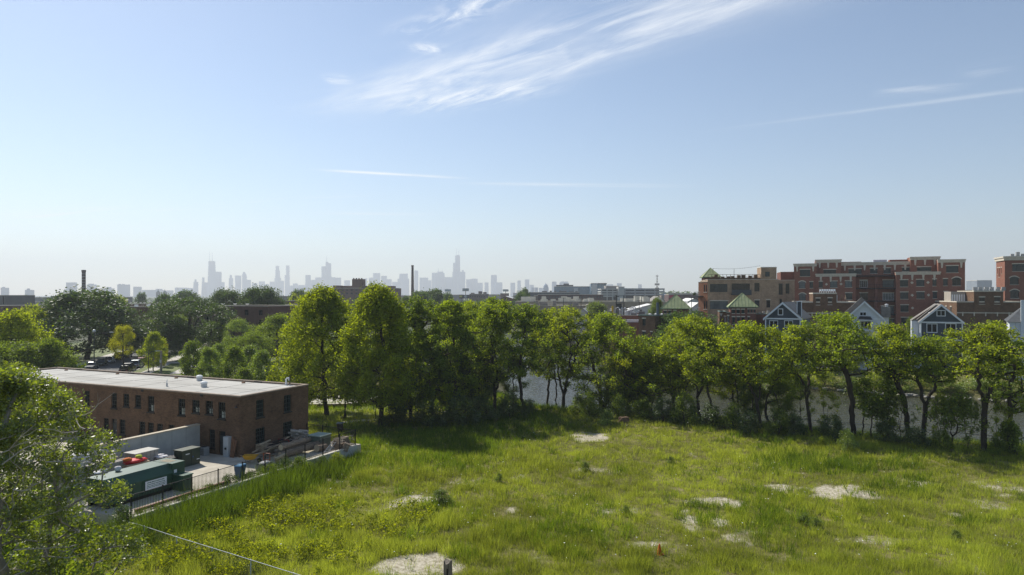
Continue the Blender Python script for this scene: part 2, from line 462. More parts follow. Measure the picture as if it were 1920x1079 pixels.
w = bpy.data.worlds.new('World'); sc.world = w; w.use_nodes = True
nt = w.node_tree; nt.nodes.clear(); N, L = nt.nodes, nt.links
wo = N.new('ShaderNodeOutputWorld'); bg = N.new('ShaderNodeBackground'); L.new(bg.outputs[0], wo.inputs[0])
bg.inputs[1].default_value = 0.091
sky = N.new('ShaderNodeTexSky'); sky.sky_type = 'NISHITA'; sky.sun_disc = False
sky.sun_elevation = SUN_EL; sky.sun_rotation = -SUN_AZ
sky.altitude = 180; sky.air_density = 1.0; sky.dust_density = 0.36; sky.ozone_density = 2.4
tc = N.new('ShaderNodeTexCoord'); sp = N.new('ShaderNodeSeparateXYZ'); L.new(tc.outputs['Generated'], sp.inputs[0])
def mth(op, a, b=None, c=None):
    n = N.new('ShaderNodeMath'); n.operation = op
    for i, v in enumerate((a, b, c)):
        if v is None: continue
        if isinstance(v, (int, float)): n.inputs[i].default_value = v
        else: L.new(v, n.inputs[i])
    return n.outputs[0]
zc = mth('MAXIMUM', sp.outputs[2], 0.02)
cxp, cyp = mth('DIVIDE', sp.outputs[0], zc), mth('DIVIDE', sp.outputs[1], zc)      # position on a flat cloud layer one unit up
def sky_pt(px, py):
    t = (HY - py) / F
    return ((px - CX) / F / t, 1 / t)
def streak(p0, p1, ht, stretch, nscale, thr, gain, seed, tilt=0.0, endsoft=0.5, warp=0.25):
    """a band of cirrus between two points of the layer: gauss across, soft ends, combed noise along"""
    a, b = sky_pt(*p0), sky_pt(*p1)
    dx, dy = b[0] - a[0], b[1] - a[1]; ln = math.hypot(dx, dy); dx /= ln; dy /= ln
    mx, my = (a[0] + b[0]) / 2, (a[1] + b[1]) / 2
    rx, ry = mth('SUBTRACT', cxp, mx), mth('SUBTRACT', cyp, my)
    s = mth('ADD', mth('MULTIPLY', rx, dx), mth('MULTIPLY', ry, dy))
    t = mth('SUBTRACT', mth('MULTIPLY', ry, dx), mth('MULTIPLY', rx, dy))
    se = mth('POWER', mth('ABSOLUTE', mth('DIVIDE', s, ln * 0.5 * (1 + endsoft * .4))), 4.0)
    tt = mth('POWER', mth('ABSOLUTE', mth('DIVIDE', t, ht)), 2.0)
    m = mth('EXPONENT', mth('MULTIPLY', mth('ADD', se, tt), -1.0))
    cb = N.new('ShaderNodeCombineXYZ')
    L.new(mth('DIVIDE', mth('ADD', s, mth('MULTIPLY', t, tilt)), stretch), cb.inputs[0]); L.new(t, cb.inputs[1]); cb.inputs[2].default_value = seed
    nz = N.new('ShaderNodeTexNoise'); nz.inputs['Scale'].default_value = nscale; nz.inputs['Detail'].default_value = 9; nz.inputs['Roughness'].default_value = 0.62; nz.inputs['Distortion'].default_value = warp
    L.new(cb.outputs[0], nz.inputs['Vector'])
    k = mth('MULTIPLY', mth('MAXIMUM', mth('SUBTRACT', nz.outputs['Fac'], thr), 0.0), gain)
    return mth('MULTIPLY', m, mth('MINIMUM', k, 1.0))
layers = [
    streak((690, 185), (1410, -25), 0.20, 3.2, 5.0, 0.41, 2.9, 1.3, tilt=0.9, warp=0.6),
    streak((720, 185), (1400, -20), 0.30, 2.0, 2.2, 0.36, 0.9, 21.3, tilt=0.5, warp=0.3),
    streak((930, 175), (1430, -15), 0.11, 4.0, 7.0, 0.40, 2.1, 5.3, tilt=-0.5, warp=0.5),
    streak((770, 200), (1000, 160), 0.16, 1.6, 9.0, 0.43, 3.0, 8.1, tilt=1.6, warp=0.4),
    streak((770, 60), (960, -10), 0.07, 2.5, 9.0, 0.44, 4.0, 2.2, tilt=0.6, warp=0.6),
    streak((775, 88), (830, 94), 0.05, 2.0, 9.0, 0.42, 4.0, 12.2, warp=0.5),
    streak((615, 150), (655, 150), 0.06, 2.0, 8.0, 0.40, 3.0, 14.2, warp=0.5),
    streak((632, 321), (842, 333), 0.055, 6.0, 5.0, 0.30, 3.6, 3.1, endsoft=0.2),
    streak((620, 400), (790, 403), 0.16, 8.0, 4.0, 0.42, 2.0, 4.1),
    streak((60, 408), (200, 392), 0.30, 8.0, 3.0, 0.42, 2.0, 6.1),
    streak((330, 392), (620, 372), 0.16, 8.0, 4.0, 0.46, 2.4, 7.1),
    streak((930, 345), (1230, 349), 0.10, 8.0, 4.0, 0.44, 1.6, 9.1),
    streak((1430, 234), (1990, 160), 0.045, 6.0, 6.0, 0.36, 1.1, 10.1),
    streak((1670, 170), (1790, 163), 0.10, 3.0, 6.0, 0.44, 1.5, 11.1, warp=0.5),
    streak((1820, 138), (1900, 122), 0.10, 3.0, 6.0, 0.46, 1.5, 13.1, warp=0.5),
]
tot = layers[0]
for l_ in layers[1:]: tot = mth('ADD', tot, l_)
tot = mth('MINIMUM', tot, 0.92)
mx = N.new('ShaderNodeMix'); mx.data_type = 'RGBA'
hs = N.new('ShaderNodeHueSaturation'); hs.inputs['Saturation'].default_value = 1.0; L.new(sky.outputs[0], hs.inputs['Color'])
L.new(tot, mx.inputs[0]); L.new(hs.outputs[0], mx.inputs[6]); mx.inputs[7].default_value = (8.6, 8.8, 9.1, 1)
L.new(mx.outputs[2], bg.inputs[0])

HAZE_D = 1.9e-4
hz, nt2 = nodes_of('haze_air'); ho = nt2.nodes.new('ShaderNodeOutputMaterial'); pv = nt2.nodes.new('ShaderNodeVolumePrincipled')
pv.inputs['Color'].default_value = (0.89, 0.95, 1.0, 1); pv.inputs['Density'].default_value = HAZE_D; pv.inputs['Anisotropy'].default_value = 0.22
nt2.links.new(pv.outputs[0], ho.inputs['Volume'])
hb = MB().box(-9600, 9600, -700, 9700, -6.0, 512).build('haze', hz); tag(hb, kind='stuff', label='thin pale haze filling the air over the whole city')

# ------------------------------------------------------------------ lattice noise for placement
def fbm(x, y, scale, seed=0, octv=3):
    def vn(x, y, sd):
        xi, yi = np.floor(x).astype(np.int64), np.floor(y).astype(np.int64); fx, fy = x - xi, y - yi
        fx = fx * fx * (3 - 2 * fx); fy = fy * fy * (3 - 2 * fy)
        def h(a, b):
            n = (a * 374761393 + b * 668265263 + sd * 982451653) & 0x7fffffff
            n = ((n ^ (n >> 13)) * 1274126177) & 0x7fffffff
            return ((n ^ (n >> 16)) & 0xffff) / 65535.0
        return (h(xi, yi) * (1 - fx) + h(xi + 1, yi) * fx) * (1 - fy) + (h(xi, yi + 1) * (1 - fx) + h(xi + 1, yi + 1) * fx) * fy
    t, a, s = 0, 0.5, 0
    for o in range(octv):
        t = t + a * vn(x / scale * 2 ** o + 17.3 * o, y / scale * 2 ** o - 9.1 * o, seed + o * 31); s += a; a *= 0.5
    return t / s

# ------------------------------------------------------------------ river and ground
WZ = -2.5
near_px = [(1900, 852), (1700, 838), (1500, 815), (1300, 795), (1150, 785), (1020, 775), (965, 750), (945, 700), (957, 650), (985, 622), (1010, 606)]
far_px = [(1110, 606), (1085, 622), (1108, 650), (1150, 680), (1250, 705), (1440, 725), (1600, 738), (1700, 745), (1900, 757)]
npts = [P(*p, WZ) for p in near_px]; fpts = [P(*p, WZ) for p in far_px]
near = [Vector((190, 46, 0)), Vector((110, 62, 0))] + npts + [Vector((26, 520, 0)), Vector((80, 640, 0))]
farb = [Vector((140, 600, 0)), Vector((66, 480, 0))] + fpts + [Vector((150, 96, 0)), Vector((220, 84, 0))]
river = near + farb
rp_ = np.array([(p.x, p.y) for p in river]); NN = len(near)
def river_sd(x, y):
    """signed distance to the river (inside negative) and whether the far bank is the nearer one"""
    best = np.full(x.shape, 1e9); farf = np.zeros(x.shape, bool); ins = np.zeros(x.shape, bool)
    n = len(rp_)
    for i in range(n):
        ax, ay = rp_[i]; bx, by = rp_[(i + 1) % n]
        dx, dy = bx - ax, by - ay
        t = np.clip(((x - ax) * dx + (y - ay) * dy) / (dx * dx + dy * dy), 0, 1)
        d = np.hypot(x - ax - t * dx, y - ay - t * dy)
        m = d < best; best = np.where(m, d, best); farf = np.where(m, i >= NN - 1, farf)
        c = ((ay > y) != (by > y)) & (x < (bx - ax) * (y - ay) / (by - ay + 1e-12) + ax)
        ins ^= c
    return np.where(ins, -best, best), farf
def sstep(a, b, v):
    t = np.clip((v - a) / (b - a), 0, 1); return t * t * (3 - 2 * t)
def ground_z(x, y):
    x, y = np.asarray(x, float), np.asarray(y, float)
    d, far = river_sd(x, y)
    top = -0.9 + (fbm(x, y, 7.0, 3) - .5) * 0.3 * sstep(200, 90, y)
    wd = np.where(far, 15.0, 4.5)
    h = -3.0 + (top + 3.0) * sstep(-0.3, 1, d / wd)
    return np.where(d < 0, np.minimum(h, -2.8 - np.clip(-d * .25, 0, 1.6)), h)
def gz(x, y): return float(ground_z(np.array([x]), np.array([y]))[0])

sand_spots = [(762, 940, 46, 13, .85), (790, 1064, 78, 22, 1.1), (1335, 940, 58, 11, .85), (1590, 925, 72, 13, 1.0), (1112, 820, 36, 9, .72), (958, 955, 17, 5, .75),
              (1292, 985, 13, 14, .6), (1395, 1010, 45, 20, .42), (1780, 962, 22, 6, .6), (1815, 1060, 16, 26, .65), (1445, 1075, 20, 10, .45), (905, 985, 22, 7, .4),
              (1865, 910, 60, 18, .42), (1110, 885, 50, 9, .42), (1300, 855, 10, 4, .5), (625, 900, 22, 5, .45), (1160, 960, 36, 9, .36), (1000, 1045, 40, 14, .36), (1230, 1030, 60, 16, .40), (1480, 918, 50, 8, .55), (1290, 965, 14, 10, .6), (1705, 905, 40, 9, .45), (1860, 945, 40, 10, .5), (1620, 1010, 50, 12, .38), (1500, 1050, 60, 16, .38), (1345, 975, 16, 14, .5), (880, 905, 40, 8, .38), (700, 960, 26, 7, .5), (820, 940, 22, 6, .55)]
def sand_at(x, y):
    v = np.zeros_like(x); wn = fbm(x, y, 2.4, 13, 4)
    for px, py, rx, ry, k in sand_spots:
        c = P(px, py); a = rx * c.y / F; b = ry * c.y * c.y / (15.9 * F)
        r2 = ((x - c.x) / a) ** 2 + ((y - c.y) / b) ** 2
        v = np.maximum(v, k * np.clip(1.35 - r2 * 0.8 + 2.6 * (wn - .5), 0, 1))
    n = fbm(x, y, 0.9, 11, 4); n2 = fbm(x, y, 5.0, 23, 3)
    v = v * (0.22 + 1.4 * n) + np.clip(n - 0.555, 0, 1) * 2.3 * np.clip(n2 * 2 - .6, 0, 1)
    return np.clip(v, 0, 1)
def lines(lo, a, b, hi, step, k=1.22):
    v = list(np.arange(a, b + .01, step)); s = step
    while v[-1] < hi: s *= k; v.append(v[-1] + s)
    s = step
    while v[0] > lo: s *= k; v.insert(0, v[0] - s)
    return np.array(v)
gx = lines(-9500, -66, 84, 9500, 0.75); gy = lines(-650, 30, 134, 9600, 0.75, 1.12)
GX, GY = np.meshgrid(gx, gy); X_, Y_ = GX.ravel(), GY.ravel(); Z_ = ground_z(X_, Y_)
me = bpy.data.meshes.new('ground'); nx, ny = len(gx), len(gy)
me.vertices.add(nx * ny); me.vertices.foreach_set('co', np.stack([X_, Y_, Z_], 1).astype(np.float32).ravel())
ii = (np.arange(ny - 1)[:, None] * nx + np.arange(nx - 1)[None]).ravel()
q = np.stack([ii, ii + 1, ii + nx + 1, ii + nx], 1).astype(np.int32)
me.loops.add(q.size); me.loops.foreach_set('vertex_index', q.ravel()); me.polygons.add(len(q)); me.polygons.foreach_set('loop_start', np.arange(0, q.size, 4, dtype=np.int32)); me.update(calc_edges=True)
me.polygons.foreach_set('use_smooth', [True] * len(q))
rd, rfar = river_sd(X_, Y_)
sd_ = sand_at(X_, Y_) * sstep(120, 100, Y_)
for nm, vals in (('sand', sd_), ('town', sstep(110, 170, Y_) * (1 - sstep(20, 8, np.abs(rd)) * rfar)), ('bank', sstep(7, 1.5, np.abs(rd)))):
    a_ = me.attributes.new(nm, 'FLOAT', 'POINT'); a_.data.foreach_set('value', vals.astype(np.float32))
gm, nt3 = nodes_of('ground_soil'); N3, L3 = nt3.nodes, nt3.links
go = N3.new('ShaderNodeOutputMaterial'); gb = N3.new('ShaderNodeBsdfPrincipled'); L3.new(gb.outputs[0], go.inputs[0]); gb.inputs['Roughness'].default_value = 0.95; gb.inputs['Specular IOR Level'].default_value = 0.1
gt = N3.new('ShaderNodeTexCoord')
def nse(sc_, det=6, vec=None):
    n = N3.new('ShaderNodeTexNoise'); n.inputs['Scale'].default_value = sc_; n.inputs['Detail'].default_value = det; n.inputs['Roughness'].default_value = 0.7; L3.new(gt.outputs['Object'], n.inputs['Vector']); return n.outputs['Fac']
def ramp(fac, stops):
    r = N3.new('ShaderNodeValToRGB'); L3.new(fac, r.inputs[0])
    while len(r.color_ramp.elements) < len(stops): r.color_ramp.elements.new(0.5)
    for e, (p_, c_) in zip(r.color_ramp.elements, stops): e.position = p_; e.color = (*c_, 1)
    return r.outputs[0]
def attr(nm):
    a = N3.new('ShaderNodeAttribute'); a.attribute_name = nm; return a.outputs['Fac']
def mixc(f_, a, b):
    m = N3.new('ShaderNodeMix'); m.data_type = 'RGBA'; L3.new(f_, m.inputs[0]); L3.new(a, m.inputs[6]); L3.new(b, m.inputs[7]); return m.outputs[2]
def sm(v, lo, hi):
    m = N3.new('ShaderNodeMapRange'); m.interpolation_type = 'SMOOTHSTEP'; m.inputs[1].default_value = lo; m.inputs[2].default_value = hi; L3.new(v, m.inputs[0]); return m.outputs[0]
thatch = ramp(nse(0.9), [(0.3, (0.07, 0.085, 0.015)), (0.5, (0.15, 0.145, 0.04)), (0.7, (0.26, 0.215, 0.11))])
sandc = ramp(nse(3.4, 10), [(0.32, (0.16, 0.135, 0.08)), (0.5, (0.43, 0.385, 0.285)), (0.68, (0.62, 0.57, 0.46))])
town = ramp(nse(0.02, 8), [(0.36, (0.035, 0.06, 0.02)), (0.5, (0.07, 0.085, 0.045)), (0.62, (0.15, 0.14, 0.12))])
lawn = ramp(nse(0.25, 6), [(0.35, (0.07, 0.12, 0.02)), (0.65, (0.13, 0.17, 0.04))])
bank = ramp(nse(0.8, 8), [(0.35, (0.07, 0.075, 0.035)), (0.6, (0.15, 0.135, 0.08)), (0.7, (0.24, 0.22, 0.17))])
ms = N3.new('ShaderNodeMath'); ms.operation = 'ADD'; L3.new(attr('sand'), ms.inputs[0])
mm = N3.new('ShaderNodeMath'); mm.operation = 'MULTIPLY_ADD'; L3.new(nse(3.0, 5), mm.inputs[0]); mm.inputs[1].default_value = 0.5; mm.inputs[2].default_value = -0.25; L3.new(mm.outputs[0], ms.inputs[1])
c1 = mixc(sm(ms.outputs[0], 0.22, 0.62), thatch, sandc)
c2 = mixc(attr('bank'), c1, bank)
far_ = mixc(sm(attr('town'), 0.3, 1.0), c2, town)
L3.new(far_, gb.inputs['Base Color'])
bp_ = N3.new('ShaderNodeBump'); bp_.inputs['Strength'].default_value = 0.5; bp_.inputs['Distance'].default_value = 0.12; L3.new(nse(4, 8), bp_.inputs['Height']); L3.new(bp_.outputs[0], gb.inputs['Normal'])
me.materials.append(gm)
struct(obj('ground', me))

wm, nt4 = nodes_of('river_water'); N4, L4 = nt4.nodes, nt4.links
o4 = N4.new('ShaderNodeOutputMaterial'); p4 = N4.new('ShaderNodeBsdfPrincipled'); L4.new(p4.outputs[0], o4.inputs[0])
p4.inputs['Base Color'].default_value = (0.050, 0.048, 0.026, 1); p4.inputs['Roughness'].default_value = 0.10; p4.inputs['IOR'].default_value = 1.33
t4 = N4.new('ShaderNodeTexCoord'); m4 = N4.new('ShaderNodeMapping'); m4.inputs['Scale'].default_value = (1.0, 1.9, 1); m4.inputs['Rotation'].default_value = (0, 0, 0.5); L4.new(t4.outputs['Object'], m4.inputs[0])
n4 = N4.new('ShaderNodeTexNoise'); n4.inputs['Scale'].default_value = 0.75; n4.inputs['Detail'].default_value = 4; L4.new(m4.outputs[0], n4.inputs['Vector'])
b4 = N4.new('ShaderNodeBump'); b4.inputs['Strength'].default_value = 1.0; b4.inputs['Distance'].default_value = 0.22; p4.inputs['Specular IOR Level'].default_value = 0.45; L4.new(n4.outputs['Fac'], b4.inputs['Height']); L4.new(b4.outputs[0], p4.inputs['Normal'])
wmb = MB(); wmb.add([(p.x, p.y, WZ) for p in [Vector((-12, 58, 0)), Vector((240, 40, 0)), Vector((260, 640, 0)), Vector((-12, 660, 0))]], [(0, 1, 2, 3)])
struct(wmb.build('river_water', wm))

# ------------------------------------------------------------------ meadow
rs = np.random.RandomState(5)
M_GRASS = leaf_mat('meadow_blades', (0.052, 0.098, 0.012), (0.38, 0.425, 0.075), glow=(0.61, 0.68, 0.050), trans=0.5, gloss=0.008, rough=0.5)
M_WEED = leaf_mat('tall_weed_blades', (0.038, 0.085, 0.006), (0.15, 0.22, 0.02), glow=(0.30, 0.44, 0.015), trans=0.45, gloss=0.01, rough=0.5)
M_YEL = leaf_mat('yellow_weed_leaves', (0.07, 0.13, 0.008), (0.27, 0.29, 0.02), glow=(0.56, 0.60, 0.01), trans=0.5, gloss=0.008)
def in_field(x, y):
    bx = (x - B0.x) * UX.x + (y - B0.y) * UX.y; by = (x - B0.x) * VY.x + (y - B0.y) * VY.y
    d, far = river_sd(x, y)
    ok = ~((bx < WALLX + 0.25) & (by > WALLY0 - .25) & (by < 9.6)) & (d > 1.2) & ~far & (y < 112)
    return ok, bx, by, d
def blades(n, seed, hfun, wfun, tfun, keep, ymax=112.0):
    r = np.random.RandomState(seed)
    # clumps: blades radiate from tuft centres, more tufts near the viewer's end of the field
    nt_ = n // 9
    u = r.uniform(0, 1, nt_); y0, y1 = 36.0, ymax
    y = 1 / (1 / y0 + u * (1 / y1 - 1 / y0)); x = r.uniform(-44, 70, nt_)
    m = np.abs(x) < 0.80 * y + 4; x, y = x[m], y[m]
    ok = keep(x, y, r); x, y = x[ok], y[ok]
    k = 9; ta = r.uniform(0, 6.283, (len(x), 1)) ; tr = np.repeat(np.stack([x, y], 1), k, 0)
    off = r.normal(size=(len(tr), 2)) * np.repeat(0.09 + 0.10 * r.uniform(size=(len(x), 1)), k, 0)
    p = tr + off; h = np.repeat(hfun(x, y, r), k) * r.uniform(0.55, 1.15, len(tr)); wd = np.repeat(wfun(x, y), k)
    tint = np.clip(np.repeat(tfun(x, y, r), k) + r.normal(size=len(tr)) * 0.22, 0, 1)
    z = ground_z(p[:, 0], p[:, 1]) - 0.02
    lean = off * 1.2 + r.normal(size=off.shape) * 0.22
    ang = r.uniform(0, 6.283, len(p)); ax = np.stack([np.cos(ang), np.sin(ang)], 1) * wd[:, None] * 0.5
    v = np.empty((len(p), 3, 3))
    v[:, 0, :2] = p - ax; v[:, 0, 2] = z; v[:, 1, :2] = p + ax; v[:, 1, 2] = z
    v[:, 2, :2] = p + lean * h[:, None]; v[:, 2, 2] = z + h
    return v, tint
def tall_zone(x, y):
    ok, bx, by, d = in_field(x, y)
    t = sstep(4.2, 1.2, np.abs(bx - WALLX - 1.6)) * sstep(-21, -15, by) * sstep(11, 6, by)                      # along the retaining wall
    t = np.maximum(t, sstep(7.5, 2.5, d) * 0.8)                                                                # along the river fence
    m0, m1 = P(1455, 872), P(1610, 868)
    t = np.maximum(t, 0.85 * sstep(1.3, 0.5, np.hypot((x - (m0.x + m1.x) / 2) / 5.6, (y - (m0.y + m1.y) / 2) / 4.4)))  # dense stand
    t = np.maximum(t, 0.8 * sstep(90, 96, y) * sstep(8, -2, x)); t = np.maximum(t, 0.75 * sstep(3, 8, by) * sstep(2, 5, bx) * sstep(24, 14, bx))
    t = np.maximum(t, 0.7 * sstep(-19, -24, bx * 0 + by) * sstep(4, 0, bx))
    t = np.maximum(t, 0.5 * np.clip((fbm(x, y, 3.2, 141, 4) - .57) * 9, 0, 1) * np.clip((fbm(x, y, 14, 143) - .35) * 4, 0, 1))
    return t * ok
def wall_zone(x, y):
    ok, bx, by, d = in_field(x, y); return sstep(3.4, 1.0, np.abs(bx - WALLX - 1.2)) * sstep(-22, -16, by) * sstep(9, 4, by)
def yel_zone(x, y):
    c = P(430, 1010); t = sstep(1.5, 0.6, np.hypot((x - c.x) / 9.0, (y - c.y) / 6.5))
    c = P(690, 985); return np.maximum(t, 0.55 * sstep(1.4, 0.5, np.hypot((x - c.x) / 5.0, (y - c.y) / 5.0)))
def dry_zone(x, y):
    a, b = P(1830, 915), P(1380, 1010); return np.maximum(sstep(1.4, .5, np.hypot((x - a.x) / 13, (y - a.y) / 6)), .6 * sstep(1.4, .5, np.hypot((x - b.x) / 9, (y - b.y) / 4))) * np.clip(2.6 * fbm(x, y, 2.0, 163) - .7, 0, 1)
def keep_m(x, y, r):
    ok, bx, by, d = in_field(x, y); s = sand_at(x, y)
    return ok & (r.uniform(size=len(x)) < np.clip(1.1 - 1.45 * s, 0.06, 1) * (1 - 0.75 * tall_zone(x, y)) * (1 - .45 * dry_zone(x, y)) * np.clip(-.25 + 2.3 * fbm(x, y, 1.0, 41), .08, 1))
v, t = blades(1300000, 1, lambda x, y, r: (0.10 + 1.0 * fbm(x, y, 1.1, 51) ** 1.8 * fbm(x, y, 9.0, 52) * 2) * r.uniform(.7, 1.25, len(x)), lambda x, y: 0.030 * np.clip(y / 50, .8, 2),
              lambda x, y, r: 0.36 + 1.1 * (fbm(x, y, 7.0, 61) - .5) + 1.0 * (fbm(x, y, 1.0, 62) - .5) + 0.35 * sstep(12, 30, x) * 0.3 + .1, keep_m)
tag(obj('meadow_grass', np_mesh('meadow_grass', v, 3, M_GRASS, t)), 'rough green and straw coloured meadow grass covering the vacant lot', kind='stuff')
def keep_s(x, y, r): return keep_m(x, y, r) & (r.uniform(size=len(x)) < np.clip((fbm(x, y, 5.0, 151, 4) - .43) * 5 + .9 * dry_zone(x, y), .22, .95))
M_STRAW = leaf_mat('dry_straw_blades', (0.20, 0.17, 0.07), (0.42, 0.37, 0.19), glow=(.40, .36, .14), trans=.35, gloss=.01)
v, t = blades(420000, 7, lambda x, y, r: 0.14 + .5 * fbm(x, y, 2.0, 153) * r.uniform(.6, 1.3, len(x)), lambda x, y: 0.016 * np.clip(y / 50, .8, 2), lambda x, y, r: r.uniform(.2, .8, len(x)), keep_s)
tag(obj('dry_grass', np_mesh('dry_grass', v, 3, M_STRAW, t)), 'dry straw coloured grass mixed through the meadow', kind='stuff')
def keep_t(x, y, r): return r.uniform(size=len(x)) < tall_zone(x, y) * (0.25 + 1.1 * fbm(x, y, 1.4, 71))
v, t = blades(900000, 2, lambda x, y, r: (0.30 + 0.85 * fbm(x, y, 1.3, 81) + 1.15 * wall_zone(x, y) * sstep(6, -2, (x - B0.x) * VY.x + (y - B0.y) * VY.y)) * r.uniform(.6, 1.35, len(x)), lambda x, y: 0.042 * np.clip(y / 50, .8, 2), lambda x, y, r: 0.38 + 0.9 * (fbm(x, y, 2.0, 91) - .5) - .30 * wall_zone(x, y), keep_t)  # weeds nearest the wall tinted darker, shade put into their green
tag(obj('tall_weeds', np_mesh('tall_weeds', v, 3, M_WEED, t)), 'tall dark green weeds standing along the wall, the dense stand and the river bank', kind='stuff')
# leafy weeds with yellowing leaves
n = 5200; xx, yy = rs.uniform(-30, -2, n), rs.uniform(38, 60, n); ok = (rs.uniform(size=n) < yel_zone(xx, yy) * np.clip((fbm(xx, yy, 2.0, 101) - .38) * 3, 0, 1)) & in_field(xx, yy)[0]; xx, yy = xx[ok], yy[ok]
k = 26; b = np.repeat(np.stack([xx, yy, ground_z(xx, yy)], 1), k, 0); hh = np.repeat(0.45 + 0.6 * fbm(xx, yy, 1.7, 103), k)
pos = b + np.stack([rs.normal(size=len(b)) * .13, rs.normal(size=len(b)) * .13, hh * rs.uniform(.25, 1, len(b))], 1)
tag(obj('leafy_weeds', np_mesh('leafy_weeds', leaf_quads(rs, pos, 0.14, up=.5, asp=.8), 4, M_YEL, np.clip(rs.normal(.5, .25, len(pos)) + np.repeat(rs.uniform(-.2, .2, len(xx)), k), 0, 1))), 'yellow green leafy weeds growing below the retaining wall', kind='stuff')
# white umbels scattered over the meadow
n = 2600; yy = 1 / (1 / 40 + rs.uniform(size=n) * (1 / 98 - 1 / 40)); xx = rs.uniform(-30, 66, n); ok = in_field(xx, yy)[0] & (rs.uniform(size=n) < 0.12 + 1.2 * np.clip(fbm(xx, yy, 8, 111) - .45, 0, 1) * 2) & (np.abs(xx) < .8 * yy); xx, yy = xx[ok], yy[ok]
M_UMB = mat('umbel_white', (0.72, 0.74, 0.66), 0.1)
fl = MB()
for x_, y_ in zip(xx, yy):
    z_ = gz(x_, y_) + rnd.uniform(.35, .75); r_ = rnd.uniform(.02, .05)
    fl.add([(x_ + r_ * math.cos(a), y_ + r_ * math.sin(a), z_ + rnd.uniform(-.01, .02)) for a in (0, 1.05, 2.1, 3.14, 4.2, 5.25)], [(0, 1, 2, 3, 4, 5)])
tag(fl.build('white_wildflowers', M_UMB), 'white wildflower heads dotted over the meadow', kind='stuff')
# ------------------------------------------------------------------ shared materials
M_BROWN = brick_mat('brown_brick', (0.165, 0.088, 0.047), (0.085, 0.047, 0.028), (0.16, 0.115, 0.08), big=.22)
M_RED = brick_mat('red_brick', (0.27, 0.098, 0.058), (0.17, 0.064, 0.042), (0.27, 0.18, 0.14))
M_DKRED = brick_mat('dark_red_brick', (0.21, 0.078, 0.055), (0.13, 0.050, 0.040), (0.18, 0.12, 0.095))
M_TANB = brick_mat('tan_brick', (0.40, 0.275, 0.17), (0.26, 0.17, 0.11), (0.36, 0.29, 0.22), big=0.2)
M_ORANGEB = brick_mat('orange_brick', (0.30, 0.115, 0.055), (0.22, 0.085, 0.045), (0.25, 0.17, 0.12))
M_STONE = mat('limestone', (0.55, 0.50, 0.41), 0.15, 2.0)
M_CONC = mat('concrete', (0.42, 0.42, 0.40), 0.16, 0.7, bump=0.1)
M_PAVE = mat('yard_concrete', (0.46, 0.41, 0.32), 0.22, 0.6, detail=9, col2=(0.54, 0.49, 0.40))
M_ASPH = mat('asphalt', (0.075, 0.075, 0.078), 0.25, 0.9)
M_WALK = mat('sidewalk_concrete', (0.48, 0.45, 0.40), 0.12, 0.8)
M_ROOFW = mat('white_roof_membrane', (0.41, 0.39, 0.345), 0.24, 0.30, stretch=(0.35, 1.6, 1), detail=8, col2=(0.49, 0.475, 0.435))
M_COP = mat('weathered_coping', (0.26, 0.20, 0.15), 0.2, 2)
M_BLK = mat('black_iron', (0.012, 0.012, 0.013), 0.2, 4, rough=0.5)
M_GALV = mat('galvanised_steel', (0.42, 0.44, 0.46), 0.15, 3, rough=0.4, metal=0.6)
M_DKFR = mat('dark_window_frame', (0.035, 0.04, 0.038), 0.2, 3, rough=0.5)
M_GRNFR = mat('green_window_frame', (0.03, 0.05, 0.045), 0.2, 3, rough=0.5)
M_WHITE = mat('white_paint', (0.78, 0.79, 0.79), 0.06, 2, rough=0.6)
def glass(name, col, rough=0.06):
    if name in MATS: return MATS[name]
    m = mat(name, col, 0.35, 0.35, rough=rough, spec=0.28, detail=2); return m
G_DARK = glass('dark_window_glass', (0.012, 0.015, 0.017)); G_BLUE = glass('sky_window_glass', (0.020, 0.034, 0.042)); G_PALE = glass('curtained_glass', (0.13, 0.15, 0.155), 0.2)
G_SEE = glass('painted_daylight_glass', (0.33, 0.36, 0.33), 0.15)  # pale tone standing in for daylight from the windows opposite
M_WOOD = mat('weathered_wood', (0.42, 0.32, 0.21), 0.35, 3, stretch=(1, 1, 4))
M_LOG = mat('log_bark', (0.25, 0.19, 0.135), 0.4, 4); M_LOGEND = mat('log_cut_end', (0.60, 0.47, 0.31), 0.2, 6)
M_BARK = mat('dark_bark', (0.045, 0.036, 0.028), 0.35, 3, stretch=(2, 2, .5), bump=.3); M_BARKG = mat('grey_bark', (0.24, 0.215, 0.185), 0.3, 3, stretch=(2, 2, .5), bump=.3)

# ------------------------------------------------------------------ the brick building beside the yard
LL = 41.0
c0 = BL(-LL, 0)
zr = CAMZ - (743 - HY) / F * B0.y
bb = Bld('brick_building', 'long two storey brown brick building with flat white roof beside the walled yard', 'building', 0, 0, 0, -24.3, 9.2, z0=0.0, corner=(c0.x, c0.y), L=LL)
upper = [(158.5, 168, 733, 761), (208.8, 219, 737.5, 766), (231, 242, 739, 763), (253, 264, 741, 764.5), (277, 289, 743, 773), (334, 347, 748, 779.5), (360, 374, 750.5, 775), (385.5, 399, 752, 777.5), (409, 422.5, 754.5, 786)]
lower = [(194.5, 204, 784.5, 807.5), (224, 235, 787, 815), (261, 272, 791, 815), (277.5, 288, 793, 817), (294, 305, 795, 819), (316, 327, 797, 821), (392, 403, 806, 840)]
doors = [(209, 219, 786, 821), (410, 422.5, 809, 851.5)]
endw = [(480.5, 495, 750, 783), (532.5, 546, 741, 772.5), (479.5, 497, 802.5, 832), (531, 548, 791, 820)]
fr = [bb.rect(*r_) for r_ in upper + lower]; dr = [bb.rect(*r_) for r_ in doors]; er = [bb.rect(*r_, side='right') for r_ in endw]
dr = [(a, b, 0.02, d_) for a, b, c_, d_ in dr]
